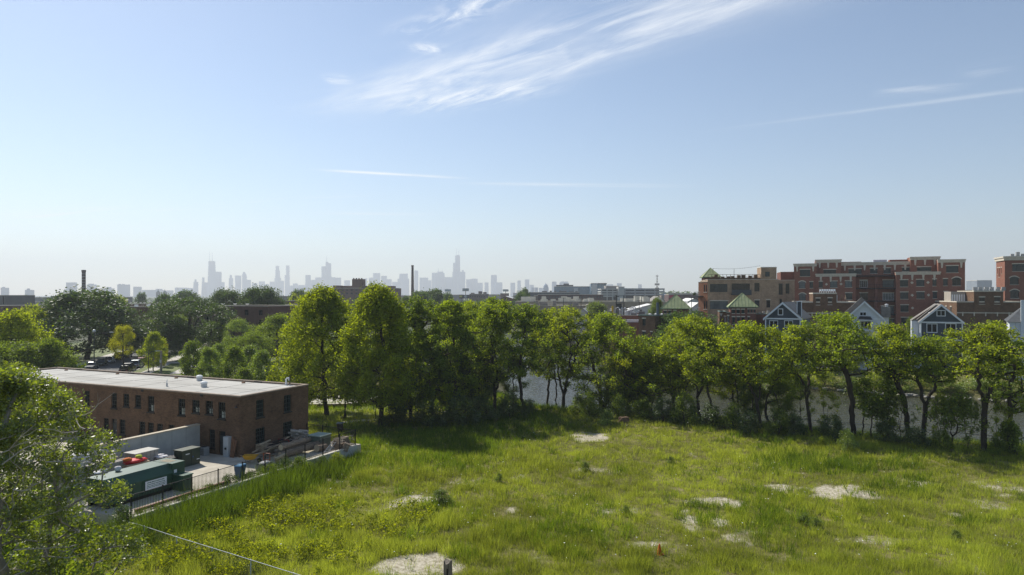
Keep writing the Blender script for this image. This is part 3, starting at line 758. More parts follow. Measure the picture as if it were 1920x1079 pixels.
bb.shell(zr - 0.12, {'front': fr + dr, 'right': er}, roof=None, coping=M_COP, par=0.2, cop_h=0.12, cop_o=0.05, z_low=-1.0)
MB().box(.26, LL - .26, .26, 8.94, zr - .5, zr - .17).build('roof', M_ROOFW, bb.root)
for i, o in enumerate(fr):
    w_ = bb.window('front', o, M_DKFR, G_DARK, cols=3, rows=4, sill=M_BLK, fw=0.06)
    if i in (4, 5, 6, 7, 8):
        g_ = MB(); h_ = o[2] + (o[3] - o[2]) * 0.46; mid = (o[0] + o[1]) / 2
        for a_, b_ in ((o[0] + .30 * (o[1] - o[0]), mid + .1), (mid + .16, o[1] - .08)):
            z0_ = o[2] + .1
            g_.quad(bb.loc('front', a_, .165, z0_), bb.loc('front', b_, .165, z0_), bb.loc('front', b_, .165, h_ - .12), bb.loc('front', a_, .165, h_))
        g_.build('daylight_patch', G_SEE, w_)  # daylight seen through the building, painted as pale patches on the glass
for o in er: bb.window('right', o, M_GRNFR, G_DARK, cols=4, rows=4, sill=M_BLK, fw=0.07)
for o in dr:
    mb = MB(); bb.bar(mb, 'front', o[0] + .06, o[1] - .06, o[2], o[3] - .45, .12, .17)
    dd_ = mb.build('door', M_DKFR, bb.root)
    mb = MB(); bb.bar(mb, 'front', o[0] + .06, o[1] - .06, o[3] - .42, o[3] - .04, .15, .17); mb.build('transom', G_DARK, dd_)
    mb = MB(); bb.bar(mb, 'front', o[1] - .22, o[1] - .16, 1.0, 1.12, .06, .12); mb.build('handle', M_GALV, dd_)
    mb = MB(); bb.bar(mb, 'front', o[0], o[1], o[2], o[3], .176, .18); mb.build('door_recess', M_BLK, dd_)
bb.done(M_BROWN)
# brick bands: soldier course under the coping, water table
mb = MB(); bb.bar(mb, 'front', .0, LL, zr - .55, zr - .42, -.03, -.001); bb.bar(mb, 'right', .0, 9.2, zr - .55, zr - .42, -.03, -.001); mb.build('brick_band', M_BROWN, bb.root)
for px_, py_ in ((267, 732), (378, 741)):
    a_, z_ = bb.az(px_, py_); mb = MB(); bb.bar(mb, 'front', a_ - .18, a_ + .18, z_ - .14, z_ + .14, -.04, .0); mb.build('wall_vent', M_BLK, bb.root)
a_, z_ = bb.az(448, 762)
mb = MB(); mb.tube([(LL - .12, -.0, z_ + .1), (LL - .12, -.28, z_ + .14), (LL - .12, -.34, z_ + .02)], .03, 6); mb.lathe([(.03, 0), (.17, -.1), (.17, -.13)], (LL - .12, -.34, z_ + .04), 10); mb.build('wall_lamp', M_BLK, bb.root)
m_ = MB()
for k in range(9): x_ = .3 + (LL - .6) * (k + .5) / 9; m_.box(x_ - .05, x_ + .05, .3, 8.9, zr - .168, zr - .155)
m_.box(.3, LL - .3, 4.55, 4.66, zr - .1665, zr - .156); m_.build('roof_seams', mat('seam_grey', (.33, .315, .28), .15, 1), bb.root)
# scuppers in the rear parapet and their drains on the membrane
for px_, py_ in ((149, 692), (246, 699), (357, 706), (484, 719)):
    k_ = (px_ - CX) / F; o_ = BL(0, 8.9); t_ = (k_ * o_.y - o_.x) / (UX.x - k_ * UX.y); xx_ = LL + t_
    MB().box(xx_ - .55, xx_ + .55, 8.86, 8.935, zr - .17, zr + .005).build('scupper', M_BLK, bb.root)
    MB().lathe([(.2, 0), (.2, .1), (.08, .16)], (xx_ - 1.2, 8.0, zr - .17), 10).build('roof_drain', mat('rusty_drain', (.22, .13, .08), .3, 4), bb.root)
def roof_xy(px_, py_):
    p = P(px_, py_, zr - .17); return p
M_ALU = mat('aluminium_vent', (0.50, 0.51, 0.52), 0.12, 3, rough=0.45, metal=0.3)
for px_, py_, nm in ((374, 714, 'squat silver mushroom vent near the rear edge of the white roof'), (382.5, 726, 'squat silver mushroom vent in the middle of the white roof')):
    p = roof_xy(px_, py_); e = empty('roof_vent', p, 0, nm, 'vent', 'mushroom vents on the white roof')
    MB().lathe([(.30, 0), (.30, .34)], (0, 0, 0), 14).build('vent_stack', M_ALU, e)
    MB().lathe([(.33, .35), (.35, .40), (.33, .52), (.2, .6), (.04, .62)], (0, 0, 0), 14).build('vent_cap', M_WHITE, e)
p = roof_xy(313, 725); e = empty('vent_pipe', p, 0, 'thin silver vent pipe standing alone on the white roof', 'pipe')
MB().lathe([(.09, 0), (.09, .35)], n=8).build('flashing', M_ALU, e); MB().tube([(0, 0, .35), (0, 0, .6), (.08, 0, .7)], .05, 7).build('pipe', M_WHITE, e)
p = roof_xy(540, 722.5); e = empty('gooseneck_vent', p, 0, 'white gooseneck pipe at the far corner of the white roof', 'pipe')
MB().tube([(-.2, 0, 0), (-.2, 0, .62), (-.1, 0, .74), (.1, 0, .74), (.12, 0, .5)], .09, 8).build('pipe', M_WHITE, e); MB().lathe([(.16, 0), (.14, .12)], (-.2, 0, 0), 10).build('flashing', M_ALU, e)
p = roof_xy(543.5, 723); e = empty('vent_pipe', p, 0, 'thin black mast beside the white gooseneck pipe', 'pipe'); MB().tube([(0, 0, 0), (0, 0, 1.0)], .05, 6).build('pipe', M_BLK, e); MB().lathe([(.1, 0), (.07, .08)], n=8).build('flashing', M_ALU, e)

# ------------------------------------------------------------------ yard
def blquad(x0, x1, y0, y1, z, mb, mi=0): mb.quad(BL(x0, y0, z), BL(x1, y0, z), BL(x1, y1, z), BL(x0, y1, z), mi)
mb = MB(); M_bl = Matrix.Translation((B0.x, B0.y, 0)) @ Matrix.Rotation(BA, 4, 'Z')
mb.box(-34, WALLX - .30, -16.0, -.01, -.9, 0, 0, M_bl); mb.box(.01, WALLX - .30, -.01, 9.2, -.9, -.004, 0, M_bl)
struct(mb.build('yard_pavement', M_PAVE))
# retaining wall with its fence
rw = empty('retaining_wall', BL(WALLX, WALLY0, -1.2), BA, 'low grey concrete retaining wall between the yard and the meadow', 'wall')
MB().box(-.28, 0, 0, 24.2, 0, 1.28).build('wall', M_CONC, rw); MB().box(-.32, .04, -.02, 24.24, 1.282, 1.36).build('coping', mat('wall_coping', (.55, .52, .45), .15, 2), rw)
def picket_fence(label, p0, p1, n, h=1.5, name='iron_fence', pick=0.115):
    d = p1 - p0; ln = d.length; rz_ = math.atan2(d.y, d.x)
    e = empty(name, p0, rz_, label, 'fence')
    for i in range(n + 1):
        x = ln * i / n
        MB().box(x - .035, x + .035, -.035, .035, 0, h + .06).build('post', M_BLK, e)
        if i < n:
            x1 = ln * (i + 1) / n; m_ = MB()
            m_.box(x + .037, x1 - .037, -.015, .015, h - .06, h - .02); m_.box(x + .037, x1 - .037, -.015, .015, .12, .16)
            k = max(2, int((x1 - x) / pick))
            for j in range(1, k):
                xx_ = x + (x1 - x) * j / k; m_.box(xx_ - .009, xx_ + .009, -.0085, .0085, .06, h - .01)
            m_.build('picket_panel', M_BLK, e)
    return e
picket_fence('black iron picket fence on top of the retaining wall', BL(WALLX - .14, -16, .16), BL(WALLX - .14, 8.1, .16), 10)
picket_fence('short black iron fence from the wall corner back to the brick building', BL(WALLX - .25, 8.25, 0), BL(.1, 8.9, 0), 3, h=1.6)
# tall concrete wall
aw, _ = bb.a_at(375); wx = aw - LL; zc_ = CAMZ - (795 - HY) / F * BL(wx, 0).y
cw = empty('concrete_wall', BL(wx, 0, 0), BA, 'tall grey concrete wall running from the brick building towards the tree', 'wall')
MB().box(-.34, 0, -13.8, -.01, -.02, zc_ - .1).build('wall', M_CONC, cw); MB().box(-.42, .07, -13.85, -.012, zc_ - .098, zc_).build('coping', mat('buff_coping', (.50, .43, .32), .15, 2), cw)
m_ = MB()
for k in range(1, 9): m_.box(.001, .005, -13.8 + k * 1.53 - .015, -13.8 + k * 1.53 + .015, 0, zc_ - .1)
m_.build('panel_joints', mat('joint_grey', (.25, .25, .24), .1), cw)  # joints between the wall panels in a darker grey
YZ = 0.0
def yard(px, py): return P(px, py, YZ)
VANG = BA + math.pi / 2       # along the yard
def boxbase(name, label, cat, p, rz, group=None): return empty(name, p, rz, label, cat, group)
M_DKG = mat('dark_green_steel', (0.030, 0.045, 0.028), 0.15, 1.2, rough=0.5, spec=.4); M_CG = mat('compactor_green', (0.020, 0.075, 0.040), 0.2, .9, rough=0.45, spec=.5)
# green electrical box
p = yard(375, 869); e = boxbase('transformer_box', 'olive green steel transformer box beside the tall concrete wall', 'electrical box', p, VANG)
MB().box(-1.85, 0, 0, 1.0, 0, 1.38).build('cabinet', M_DKG, e); MB().box(-1.90, .05, -.05, 1.05, 1.382, 1.47).build('lid', M_DKG, e)
MB().box(-1.5, -1.1, -.006, -.002, 1.05, 1.12).build('warning_label', M_WHITE, e); MB().box(-.35, -.05, -.006, -.002, .42, .48).build('warning_label', M_WHITE, e)
MB().box(-.92, -.88, -.012, -.001, .08, 1.3).build('door_seam', M_BLK, e); MB().box(-.8, -.72, -.03, -.013, .7, .82).build('handle', mat('blue_lock', (.05, .12, .35), .1), e)
# compactor
p = yard(348, 912); e = boxbase('trash_compactor', 'large dark green trash compactor with a white sign on its side, behind the fence', 'dumpster', p, VANG)
LC = 6.4
m_ = MB(); prof = [(0, .25), (0, 1.35), (.55, 1.98), (2.3, 1.98), (2.3, .25)]; m_.extrude(prof, -LC, -1.15); m_.build('container', M_CG, e)
m_ = MB(); m_.add([(-1.149, .1, .1), (-.0, .1, .1), (0, 2.2, .1), (-1.149, 2.2, .1), (-1.149, .1, 2.0), (0, .1, 2.0), (0, 2.2, 2.0), (-1.149, 2.2, 2.0)], [(0, 3, 2, 1), (4, 5, 6, 7), (0, 1, 5, 4), (1, 2, 6, 5), (2, 3, 7, 6), (3, 0, 4, 7)]); m_.build('ram_housing', M_CG, e)
m_ = MB(); m_.box(-.95, -.25, .7, 1.8, 2.002, 2.012); m_.build('hatch', mat('hatch_rust', (.25, .22, .15), .3, 3), e)
for k in range(7): MB().box(-LC + .3 + k * .78, -LC + .38 + k * .78, -.05, -.001, .3, 1.33).build('rib', M_CG, e)
MB().box(-LC, -.1, .1, .35, .0, .249).build('skid', M_BLK, e); MB().box(-LC, -.1, 1.9, 2.15, .0, .249).build('skid', M_BLK, e)
sg = MB().box(-3.55, -1.75, -.075, -.055, .55, 1.22).build('sign', M_WHITE, e)
m_ = MB(); rr_ = random.Random(4)
for row, (zz, hh) in enumerate(((1.06, .075), (.92, .06), (.80, .05), (.70, .05))):
    x = -3.4
    while x < -1.95:
        wdt = rr_.uniform(.04, .1); m_.box(x, x + wdt, -.0785, -.0755, zz, zz + hh); x += wdt + rr_.uniform(.02, .05)
tag(m_.build('sign_lettering', mat('sign_green', (.03, .14, .07), .1), sg), kind='stuff')
MB().box(-.98, -.72, .09, .098, 1.25, 1.5).build('control_label', M_WHITE, e)
p = yard(361, 917); e = boxbase('steel_bin', 'low dark green steel bin standing at the end of the trash compactor', 'bin', p, VANG)
MB().box(-.85, 0, 0, 1.2, 0, 1.15).build('body', M_CG, e); MB().box(-.9, .05, -.05, 1.25, 1.152, 1.22).build('lid', M_CG, e)
MB().box(-.5, -.3, -.055, -.01, .8, .9).build('handle', M_BLK, e)
# bags on the compactor
M_BAG = mat('white_bag', (.62, .60, .60), .18, 3, bump=.4)
def blob(r, seed, n=12, m=8):
    mb_ = MB(); rr = random.Random(seed); off = [[rr.uniform(.75, 1.1) for _ in range(n)] for _ in range(m)]
    for j in range(m):
        ph_ = math.pi * j / (m - 1) ; zz_ = r[2] * (1 - math.cos(ph_)) ; ss = max(.03, math.sin(ph_) ** .6)
        for i in range(n):
            t_ = 2 * math.pi * i / n; mb_.v.append((r[0] * ss * math.cos(t_) * off[j][i], r[1] * ss * math.sin(t_) * off[j][i], zz_ * (0.9 + .1 * off[j][i])))
    for j in range(m - 1):
        for i in range(n):
            i2 = (i + 1) % n; mb_.f.append((j * n + i, j * n + i2, (j + 1) * n + i2, (j + 1) * n + i)); mb_.mi.append(0)
    return mb_
for px_, py_, r_, s_, lb in ((179, 889, (.5, .35, .09), 1, 'flat grey white bag lying on the far end of the trash compactor'), (194, 886, (.30, .22, .14), 2, 'crumpled white bag on the trash compactor between two others'), (221, 884, (.24, .24, .19), 3, 'plump white bag standing on the trash compactor closest to its sign')):
    pp = P(px_, py_, 1.985); o = blob(r_, s_).build('rubbish_bag', M_BAG, None, True); o.location = pp; tag(o, lb, 'bag', 'bags on the compactor')
# goods along the tall wall
def on_line(px, xl):
    o = BL(xl, 0); k_ = (px - CX) / F; t_ = (k_ * o.y - o.x) / (VY.x - k_ * VY.y); return BL(xl, t_, 0)
def zline(px, py, xl): return CAMZ - (py - HY) / F * on_line(px, xl).y
def planks(L_, W_, n, rows, th, seed, jitter=.03):
    mb_ = MB(); rr = random.Random(seed)
    for j in range(rows):
        for i in range(n):
            y_ = -W_ / 2 + W_ * (i + .5) / n; j_ = rr.uniform(-jitter, jitter) * 3
            mb_.box(-L_ / 2 + j_, L_ / 2 + j_ + rr.uniform(-.1, .1), y_ - W_ / n * .45, y_ + W_ / n * .45, j * th * 1.06, j * th * 1.06 + th)
    return mb_
def pallet_under(e, L_, W_):
    m_ = MB()
    for y_ in (-W_ / 2 + .05, 0, W_ / 2 - .05): m_.box(-L_ / 2, L_ / 2, y_ - .05, y_ + .05, 0, .10)
    for i in range(6): x_ = -L_ / 2 + L_ * (i + .5) / 6; m_.box(x_ - .06, x_ + .06, -W_ / 2, W_ / 2, .102, .13)
    return m_.build('pallet', M_WOOD, e)
p = on_line(266, -3.3); e = boxbase('pallet_of_pavers', 'pallet of grey paving blocks under a pale lid against the concrete wall', 'pallet', p, VANG)
zt_ = zline(266, 845, -3.3); m_ = MB()
pallet_under(e, 2.2, 1.3)
nk = 8; kh = (zt_ - .2) / nk
for k in range(nk):
    for i in range(6):
        for j in range(3): m_.box(-1.08 + i * .36, -1.08 + i * .36 + .345, -.62 + j * .415, -.62 + j * .415 + .40, .14 + k * kh, .14 + k * kh + kh - .012)
m_.build('pavers', mat('grey_paver', (.33, .31, .29), .25, 4), e); MB().box(-1.15, 1.15, -.7, .7, zt_ - .055, zt_).build('lid', mat('pale_board', (.50, .48, .43), .12, 2), e)
p = on_line(252, -1.6); e = boxbase('tarp_pile', 'bright red tarp heaped over stacked boards next to the paving blocks', 'tarp', p, VANG); zt_ = zline(252, 866, -1.6)
o = blob((1.0, .6, .16), 9, 14, 8).build('red_tarp', mat('red_tarp', (.62, .03, .03), .2, 3, rough=.5), e, True); o.location = (0, 0, zt_ - .1)
o = blob((.28, .3, .15), 10).build('yellow_cloth', mat('yellow_green_cloth', (.45, .55, .05), .2, 3), e, True); o.location = (.45, .1, zt_ + .15)
o = blob((.4, .3, .15), 11).build('orange_cloth', mat('orange_cloth', (.60, .16, .03), .2, 3), e, True); o.location = (-.55, .1, zt_ + .12)
planks(2.0, 1.1, 5, 7, (zt_ - .05) / 7.5, 3).build('boards', M_WOOD, e)
p = on_line(202, -2.2); e = boxbase('plank_stack', 'stack of loose grey planks beside the concrete wall', 'planks', p, VANG); zt_ = zline(202, 864, -2.2)
planks(2.4, 1.2, 6, 9, (zt_ - .1) / 9.6, 4, .1).build('planks', mat('grey_board', (.30, .27, .24), .3, 3), e); m_ = planks(2.2, .8, 4, 2, .1, 14, .25); o = m_.build('loose_boards', mat('pale_wood', (.48, .44, .38), .25, 3), e); o.location = (-.3, .1, zt_ - .08); o.rotation_euler = (.08, -.05, .3)
p = on_line(140, -3.4); e = boxbase('wrapped_pallet', 'pallet of goods wrapped in white plastic behind the tree branches', 'pallet', p, VANG); zt_ = zline(140, 852, -3.4)
pallet_under(e, 1.6, 1.3); m_ = MB(); m_.box(-.78, .78, -.62, .62, .14, zt_ - .1); m_.build('wrapped_goods', mat('plastic_wrap', (.60, .58, .60), .2, 4, rough=.35), e)
o = blob((.8, .65, .1), 21).build('plastic_top', M_BAG, e, True); o.location = (0, 0, zt_ - .15)
for px_, py_, s_, lb in ((300, 855, 31, 'low pallet of grey sacks between the paving blocks and the transformer box'), (322, 857, 32, 'low pallet of black boards right beside the olive transformer box')):
    p = on_line(px_, -2.6); e = boxbase('low_pallet', lb, 'pallet', p, VANG); pallet_under(e, 1.1, 1.2); zt_ = zline(px_, py_, -2.6)
    planks(1.1, 1.1, 4, 5, (zt_ - .3) / 5.5, s_ + 5, .03).build('crate', mat('grey_board', (.33, .30, .27), .3, 3), e).location = (0, 0, .14)
    if s_ == 31:
        for k in range(4): o = blob((.42, .3, .07), s_ + k).build('sack', M_BAG, e, True); o.location = (-.2 + .35 * (k % 2), -.3 + .5 * (k // 2), zt_ - .14 + .03 * k)
    else: o = planks(1.2, 1.1, 4, 3, .05, s_, .08).build('boards', M_BLK, e); o.location = (0, 0, zt_ - .15)
p = yard(382, 854); e = boxbase('air_conditioner', 'grey air conditioner unit at the foot of the brick building', 'air conditioner', p, BA)
MB().box(-.38, .38, -.3, .3, 0, .78).build('casing', mat('unit_grey', (.30, .31, .31), .15, 3), e); MB().lathe([(.27, .781), (.27, .81)], n=14).build('fan_grille', M_BLK, e)
m_ = MB()
for k in range(7): m_.box(-.34, .34, -.309, -.301, .08 + k * .095, .12 + k * .095)
m_.build('louvres', M_BLK, e)
a_, z_ = bb.az(431, 818)
p = BL(a_ - LL, -.26, 0); e = boxbase('meter_cabinet', 'tall light grey electrical meter cabinet standing by the door of the brick building', 'electrical box', p, BA)
MB().box(-.36, .28, -.2, .2, 0, z_).build('cabinet', mat('cabinet_grey', (.46, .47, .47), .1, 2, rough=.5), e); MB().lathe([(.11, 0), (.11, .06)], n=12).build('meter', M_BLK, e)
e.children[-1].rotation_euler = (math.pi / 2, 0, 0); e.children[-1].location = (-.04, -.2, z_ * .42)
MB().box(-.30, .22, -.208, -.202, z_ * .55, z_ - .1).build('door', mat('cabinet_door', (.52, .53, .53), .06, 2), e)
p = BL(a_ - LL + .62, -.3, 0); e = boxbase('leaning_boards', 'rust brown boards leaning on the brick corner beside the meter cabinet', 'boards', p, BA)
for k in range(3): o = MB().box(-.09, .09, -.02, .02, 0, 1.9 - .15 * k).build('board', mat('rust_board', (.20, .10, .055), .3, 3), e); o.location = (.13 * k - .1, 0.02 * k - .1, 0); o.rotation_euler = (-.12, .06 * k, 0)
# bins, barrow, tub, trolley
p = yard(450, 896); e = boxbase('recycling_bin', 'blue wheeled recycling bin with lighter blue lid by the fence', 'bin', p, BA + .15)
M_BB = mat('bin_blue', (.045, .10, .19), .12, 3, rough=.45)
m_ = MB(); m_.add([(-.24, -.26, .06), (.24, -.26, .06), (.24, .26, .06), (-.24, .26, .06), (-.31, -.34, .98), (.31, -.34, .98), (.31, .36, .98), (-.31, .36, .98)], [(0, 3, 2, 1), (4, 5, 6, 7), (0, 1, 5, 4), (1, 2, 6, 5), (2, 3, 7, 6), (3, 0, 4, 7)]); m_.build('body', M_BB, e)
m_ = MB(); m_.add([(-.34, -.38, .982), (.34, -.38, .982), (.34, .42, .982), (-.34, .42, .982), (-.30, -.30, 1.08), (.30, -.30, 1.08), (.30, .38, 1.10), (-.30, .38, 1.10)], [(0, 3, 2, 1), (4, 5, 6, 7), (0, 1, 5, 4), (1, 2, 6, 5), (2, 3, 7, 6), (3, 0, 4, 7)]); m_.build('lid', mat('lid_blue', (.10, .26, .42), .1, 3, rough=.4), e)
for s_ in (-1, 1): o = MB().lathe([(.12, -.03), (.13, 0), (.12, .03)], n=12).build('wheel', M_BLK, e); o.location = (s_ * .29, .30, .13); o.rotation_euler = (0, math.pi / 2, 0)
m_ = MB().tube([(-.25, .40, .93), (-.25, .48, .96), (.25, .48, .96), (.25, .40, .93)], .018, 6); m_.build('handle', M_BB, e)
p = yard(470, 868); e = boxbase('wheelbarrow', 'yellow orange wheelbarrow parked on the concrete yard', 'wheelbarrow', p, BA + .5)
m_ = MB(); m_.add([(-.45, -.25, .32), (.35, -.25, .30), (.35, .25, .30), (-.45, .25, .32), (-.62, -.38, .70), (.62, -.38, .66), (.62, .38, .66), (-.62, .38, .70)], [(0, 3, 2, 1), (0, 1, 5, 4), (1, 2, 6, 5), (2, 3, 7, 6), (3, 0, 4, 7)]); m_.build('tray', mat('barrow_yellow', (.55, .30, .02), .15, 3, rough=.5), e)
for s_ in (-1, 1):
    MB().tube([(.75, s_ * .08, .22), (-.3, s_ * .27, .30), (-1.05, s_ * .33, .62)], .022, 6).build('handle', M_WOOD, e); MB().tube([(-.35, s_ * .28, .3), (-.42, s_ * .28, 0)], .02, 6).build('leg', M_BLK, e)
o = MB().lathe([(.18, -.05), (.21, 0), (.18, .05)], n=14).build('wheel', M_BLK, e); o.location = (.75, 0, .21); o.rotation_euler = (math.pi / 2, 0, 0)
p = yard(496, 883); e = boxbase('rubble_tub', 'grey plastic tub heaped with broken concrete near the fence', 'tub', p, VANG)
m_ = MB(); prof = [(-.62, -.42), (.62, -.42), (.62, .42), (-.62, .42)]
m_.add([(x * .9, y * .9, 0) for x, y in prof] + [(x, y, .6) for x, y in prof], [(0, 3, 2, 1), (0, 1, 5, 4), (1, 2, 6, 5), (2, 3, 7, 6), (3, 0, 4, 7)]); m_.build('tub', mat('tub_grey', (.16, .18, .20), .1, 3, rough=.5), e)
rr_ = random.Random(8)
o = blob((.58, .38, .16), 71, 14, 7).build('rubble', mat('rubble', (.42, .41, .40), .35, 5, bump=.6), e, False); o.location = (0, 0, .5)
p = yard(500, 875); e = boxbase('hand_truck', 'orange tubular hand truck standing among the timber', 'hand truck', p, BA + .3)
M_OR = mat('orange_paint', (.45, .08, .02), .15, 3, rough=.45)
MB().tube([(-.3, 0, .1), (-.3, 0, 1.15), (.3, 0, 1.15), (.3, 0, .1)], .028, 6).build('frame', M_OR, e); MB().tube([(-.3, 0, .6), (.3, 0, .6)], .025, 6).build('crossbar', M_OR, e); MB().box(-.3, .3, -.7, .02, .04, .09).build('platform', M_OR, e)
for s_ in (-1, 1): o = MB().lathe([(.1, -.03), (.12, 0), (.1, .03)], n=10).build('wheel', M_BLK, e); o.location = (s_ * .33, .1, .12); o.rotation_euler = (0, math.pi / 2, 0)
# timber
def log_obj(name, label, p, d, L_, r_, z, group, endmat=True, taper=.9):
    m_ = MB(); n_ = 10; rr = random.Random(int(abs(p.x * 31 + p.y * 17 + z * 7) * 10))
    pts = [Vector((L_ * i / 4 - L_ / 2, rr.uniform(-.03, .03), rr.uniform(-.02, .02))) for i in range(5)]
    m_.tube(pts, [r_ * (1 - (1 - taper) * i / 4) * rr.uniform(.94, 1.05) for i in range(5)], n_, 0, True)
    m_.mi[-2:] = [1, 1]
    o = m_.build(name, [M_LOG, M_LOGEND], None); o.location = p + Vector((0, 0, z + r_)); o.rotation_euler = (0, d[1] if isinstance(d, tuple) else 0, d[0] if isinstance(d, tuple) else d)
    tag(o, label, 'log', group); return o
lg = [((566, 850), 5.2, .36, 0, 'thick bark covered log lying lowest against the fence'), ((556, 845), 4.6, .30, .0, 'long log lying just behind the thick one by the fence'), ((560, 847), 5.0, .26, .62, 'pale log on top of the log heap by the fence'), ((575, 842), 3.6, .24, .0, 'short log behind the heap close to the green utility box'), ((560, 841), 4.2, .22, .45, 'slim log resting high at the back of the heap'), ((590, 843), 1.6, .38, .0, 'stubby thick log with its pale cut end showing beside the green box'), ((602, 846), 1.2, .34, 0, 'round stump section lying in front of the green utility box'), ((537, 858), 2.6, .2, 0, 'short broken log nearest the orange hand truck')]
for i, ((px_, py_), L_, r_, z_, lb) in enumerate(lg): log_obj('log', lb, yard(px_, py_), (VANG + rnd.uniform(-.12, .12), rnd.uniform(-.04, .04)), L_, r_, z_, 'logs heaped by the fence')
e = boxbase('firewood_pile', 'pile of split grey firewood stacked against the end wall under the window', 'firewood', yard(562, 833), BA)
rr_ = random.Random(12); m_ = MB()
for k in range(6):
    for i in range(9 - k):
        x_ = (i - (9 - k) / 2) * .27 + rr_.uniform(-.06, .06); y_ = rr_.uniform(-.35, .35)
        tl = rr_.uniform(-.35, .35); q = Vector((math.cos(tl), math.sin(tl), rr_.uniform(-.15, .15))) * rr_.uniform(.45, .7)
        c_ = Vector((x_, y_, .14 + k * .23)); m_.tube([c_ - q, c_ + q], [rr_.uniform(.1, .15)] * 2, 5)
m_.build('split_logs', mat('split_wood', (.46, .40, .33), .4, 4), e)
m_ = MB()
for k in range(5):
    c_ = Vector((-2.2 + k * .28, -.2, 0)); m_.tube([c_, c_ + Vector((.5 + rr_.uniform(-.2, .3), .35, .75 + rr_.uniform(0, .4)))], .11, 6)
m_.build('leaning_logs', M_LOG, e)
e = boxbase('pallet_stack', 'stack of wooden pallets leaning beside the brick end wall', 'pallets', yard(497, 850), BA)
for k in range(6):
    m_ = MB(); z_ = k * .15
    for y_ in (-.5, 0, .5): m_.box(-.65, .65, y_ - .05, y_ + .05, z_, z_ + .09)
    for i in range(6): x_ = -.6 + i * .24; m_.box(x_ - .055, x_ + .055, -.55, .55, z_ + .092, z_ + .118)
    m_.build('pallet', M_WOOD, e)
e = boxbase('timber_pile', 'low heap of brown boards along the foot of the end wall', 'timber', yard(473, 846), BA)
o = planks(2.6, .9, 5, 4, .12, 44, .2).build('boards', mat('brown_boards', (.17, .11, .07), .35, 3), e)
e = boxbase('timber_pile', 'jumbled dark planks lying between the logs and the pallets', 'timber', yard(530, 848), VANG)
for k in range(24):
    L2_ = rr_.uniform(.5, 1.4); o = MB().box(-L2_, L2_, -.09, .09, 0, rr_.uniform(.06, .16)).build('plank', [M_WOOD, M_LOG, mat('brown_boards', (.17, .11, .07)), M_BLK, M_LOGEND][k % 5], e); o.location = (rr_.uniform(-2.6, 2.6), rr_.uniform(-1.3, 1.6), .06 + .045 * k); o.rotation_euler = (rr_.uniform(-.1, .1), rr_.uniform(-.14, .14), rr_.uniform(-.5, .5))
e = boxbase('rusty_frame', 'red rusty metal frame standing on edge behind the logs', 'frame', yard(531, 846), BA)
MB().tube([(-.6, 0, 0), (-.6, 0, 1.1), (.7, 0, 1.1), (.7, 0, 0)], .05, 6).build('frame', mat('red_rust', (.25, .04, .03), .3, 3), e); MB().tube([(-.6, 0, .65), (.7, 0, .65)], .04, 6).build('crossbar', MATS['red_rust'], e)
e = boxbase('pale_board', 'cream coloured board lying on trestles beside the orange hand truck', 'board', yard(526, 866), VANG + .3)
MB().box(-.95, .95, -.14, .14, .42, .56).build('board', mat('cream_board', (.55, .46, .30), .15, 3), e)
for s_ in (-1, 1): MB().box(s_ * .6 - .05, s_ * .6 + .05, -.2, .2, 0, .418).build('trestle', M_WOOD, e)
e = boxbase('pale_sheet', 'cream triangular offcut of sheet lying on the log heap', 'board', P(580, 848, .75), VANG); MB().prism([(-.5, -.3), (.75, .0), (-.4, .45)], 0, .06).build('sheet', MATS['cream_board'], e)
e = boxbase('utility_box', 'grey green utility box with pale top among the timber', 'electrical box', yard(611, 838), VANG)
MB().box(-1.1, .5, -.2, 1.3, 0, 1.18).build('cabinet', mat('grey_green_steel', (.09, .12, .095), .12, 2, rough=.5), e); MB().box(-1.15, .55, -.25, 1.35, 1.182, 1.26).build('lid', mat('pale_green_lid', (.34, .40, .34), .1, 2), e); MB().box(.501, .507, .1, .16, .5, .7).build('handle', M_BLK, e)
e = boxbase('stump_pile', 'heap of grey tree stumps and brush in the fence corner', 'stumps', yard(645, 842), VANG)
for k in range(5): o = MB().lathe([(.42, 0), (.36, .3), (.33, .7)], n=10).build('stump', M_LOG, e); o.location = (rr_.uniform(-.9, .9), rr_.uniform(-.3, .8), .0 + .35 * (k // 3)); o.rotation_euler = (rr_.uniform(-.5, .5), rr_.uniform(-.5, .5), 0)
m_ = MB()
for k in range(40):
    c_ = Vector((rr_.uniform(-1, 1), rr_.uniform(-.4, .9), .7 + rr_.uniform(0, .45))); q = Vector((rr_.uniform(-.7, .7), rr_.uniform(-.7, .7), rr_.uniform(-.15, .3))); m_.tube([c_ - q * .5, c_ + q * .5], .025, 4)
m_.build('brush', mat('dry_brush', (.38, .33, .27), .3, 3), e)
e = boxbase('ladder', 'aluminium ladder lying on the slope of the timber heap', 'ladder', yard(622, 846), VANG + .2)
for s_ in (-.2, .2): MB().tube([(-1.2, s_, .1), (1.1, s_, 1.0)], .03, 5).build('rail', M_GALV, e)
for k in range(8): t_ = (k + .5) / 8; MB().tube([(-1.2 + 2.3 * t_, -.2, .1 + .9 * t_), (-1.2 + 2.3 * t_, .2, .1 + .9 * t_)], .018, 5).build('rung', M_GALV, e)
e = boxbase('steel_beam', 'long rusty red steel beam lying along the foot of the fence', 'beam', BL(WALLX - .62, -15.4, .22), VANG)
m_ = MB(); m_.box(0, 8.3, -.1, .1, 0, .03); m_.box(0, 8.3, -.1, .1, .19, .22); m_.box(0, 8.3, -.015, .015, .031, .189); m_.build('beam', mat('rust_red', (.30, .10, .08), .35, 1.5, col2=(.45, .30, .26)), e)
for x_ in (.4, 4, 7.8): MB().box(x_ - .1, x_ + .1, -.2, .2, -.22, -.003).build('block', M_WOOD, e)
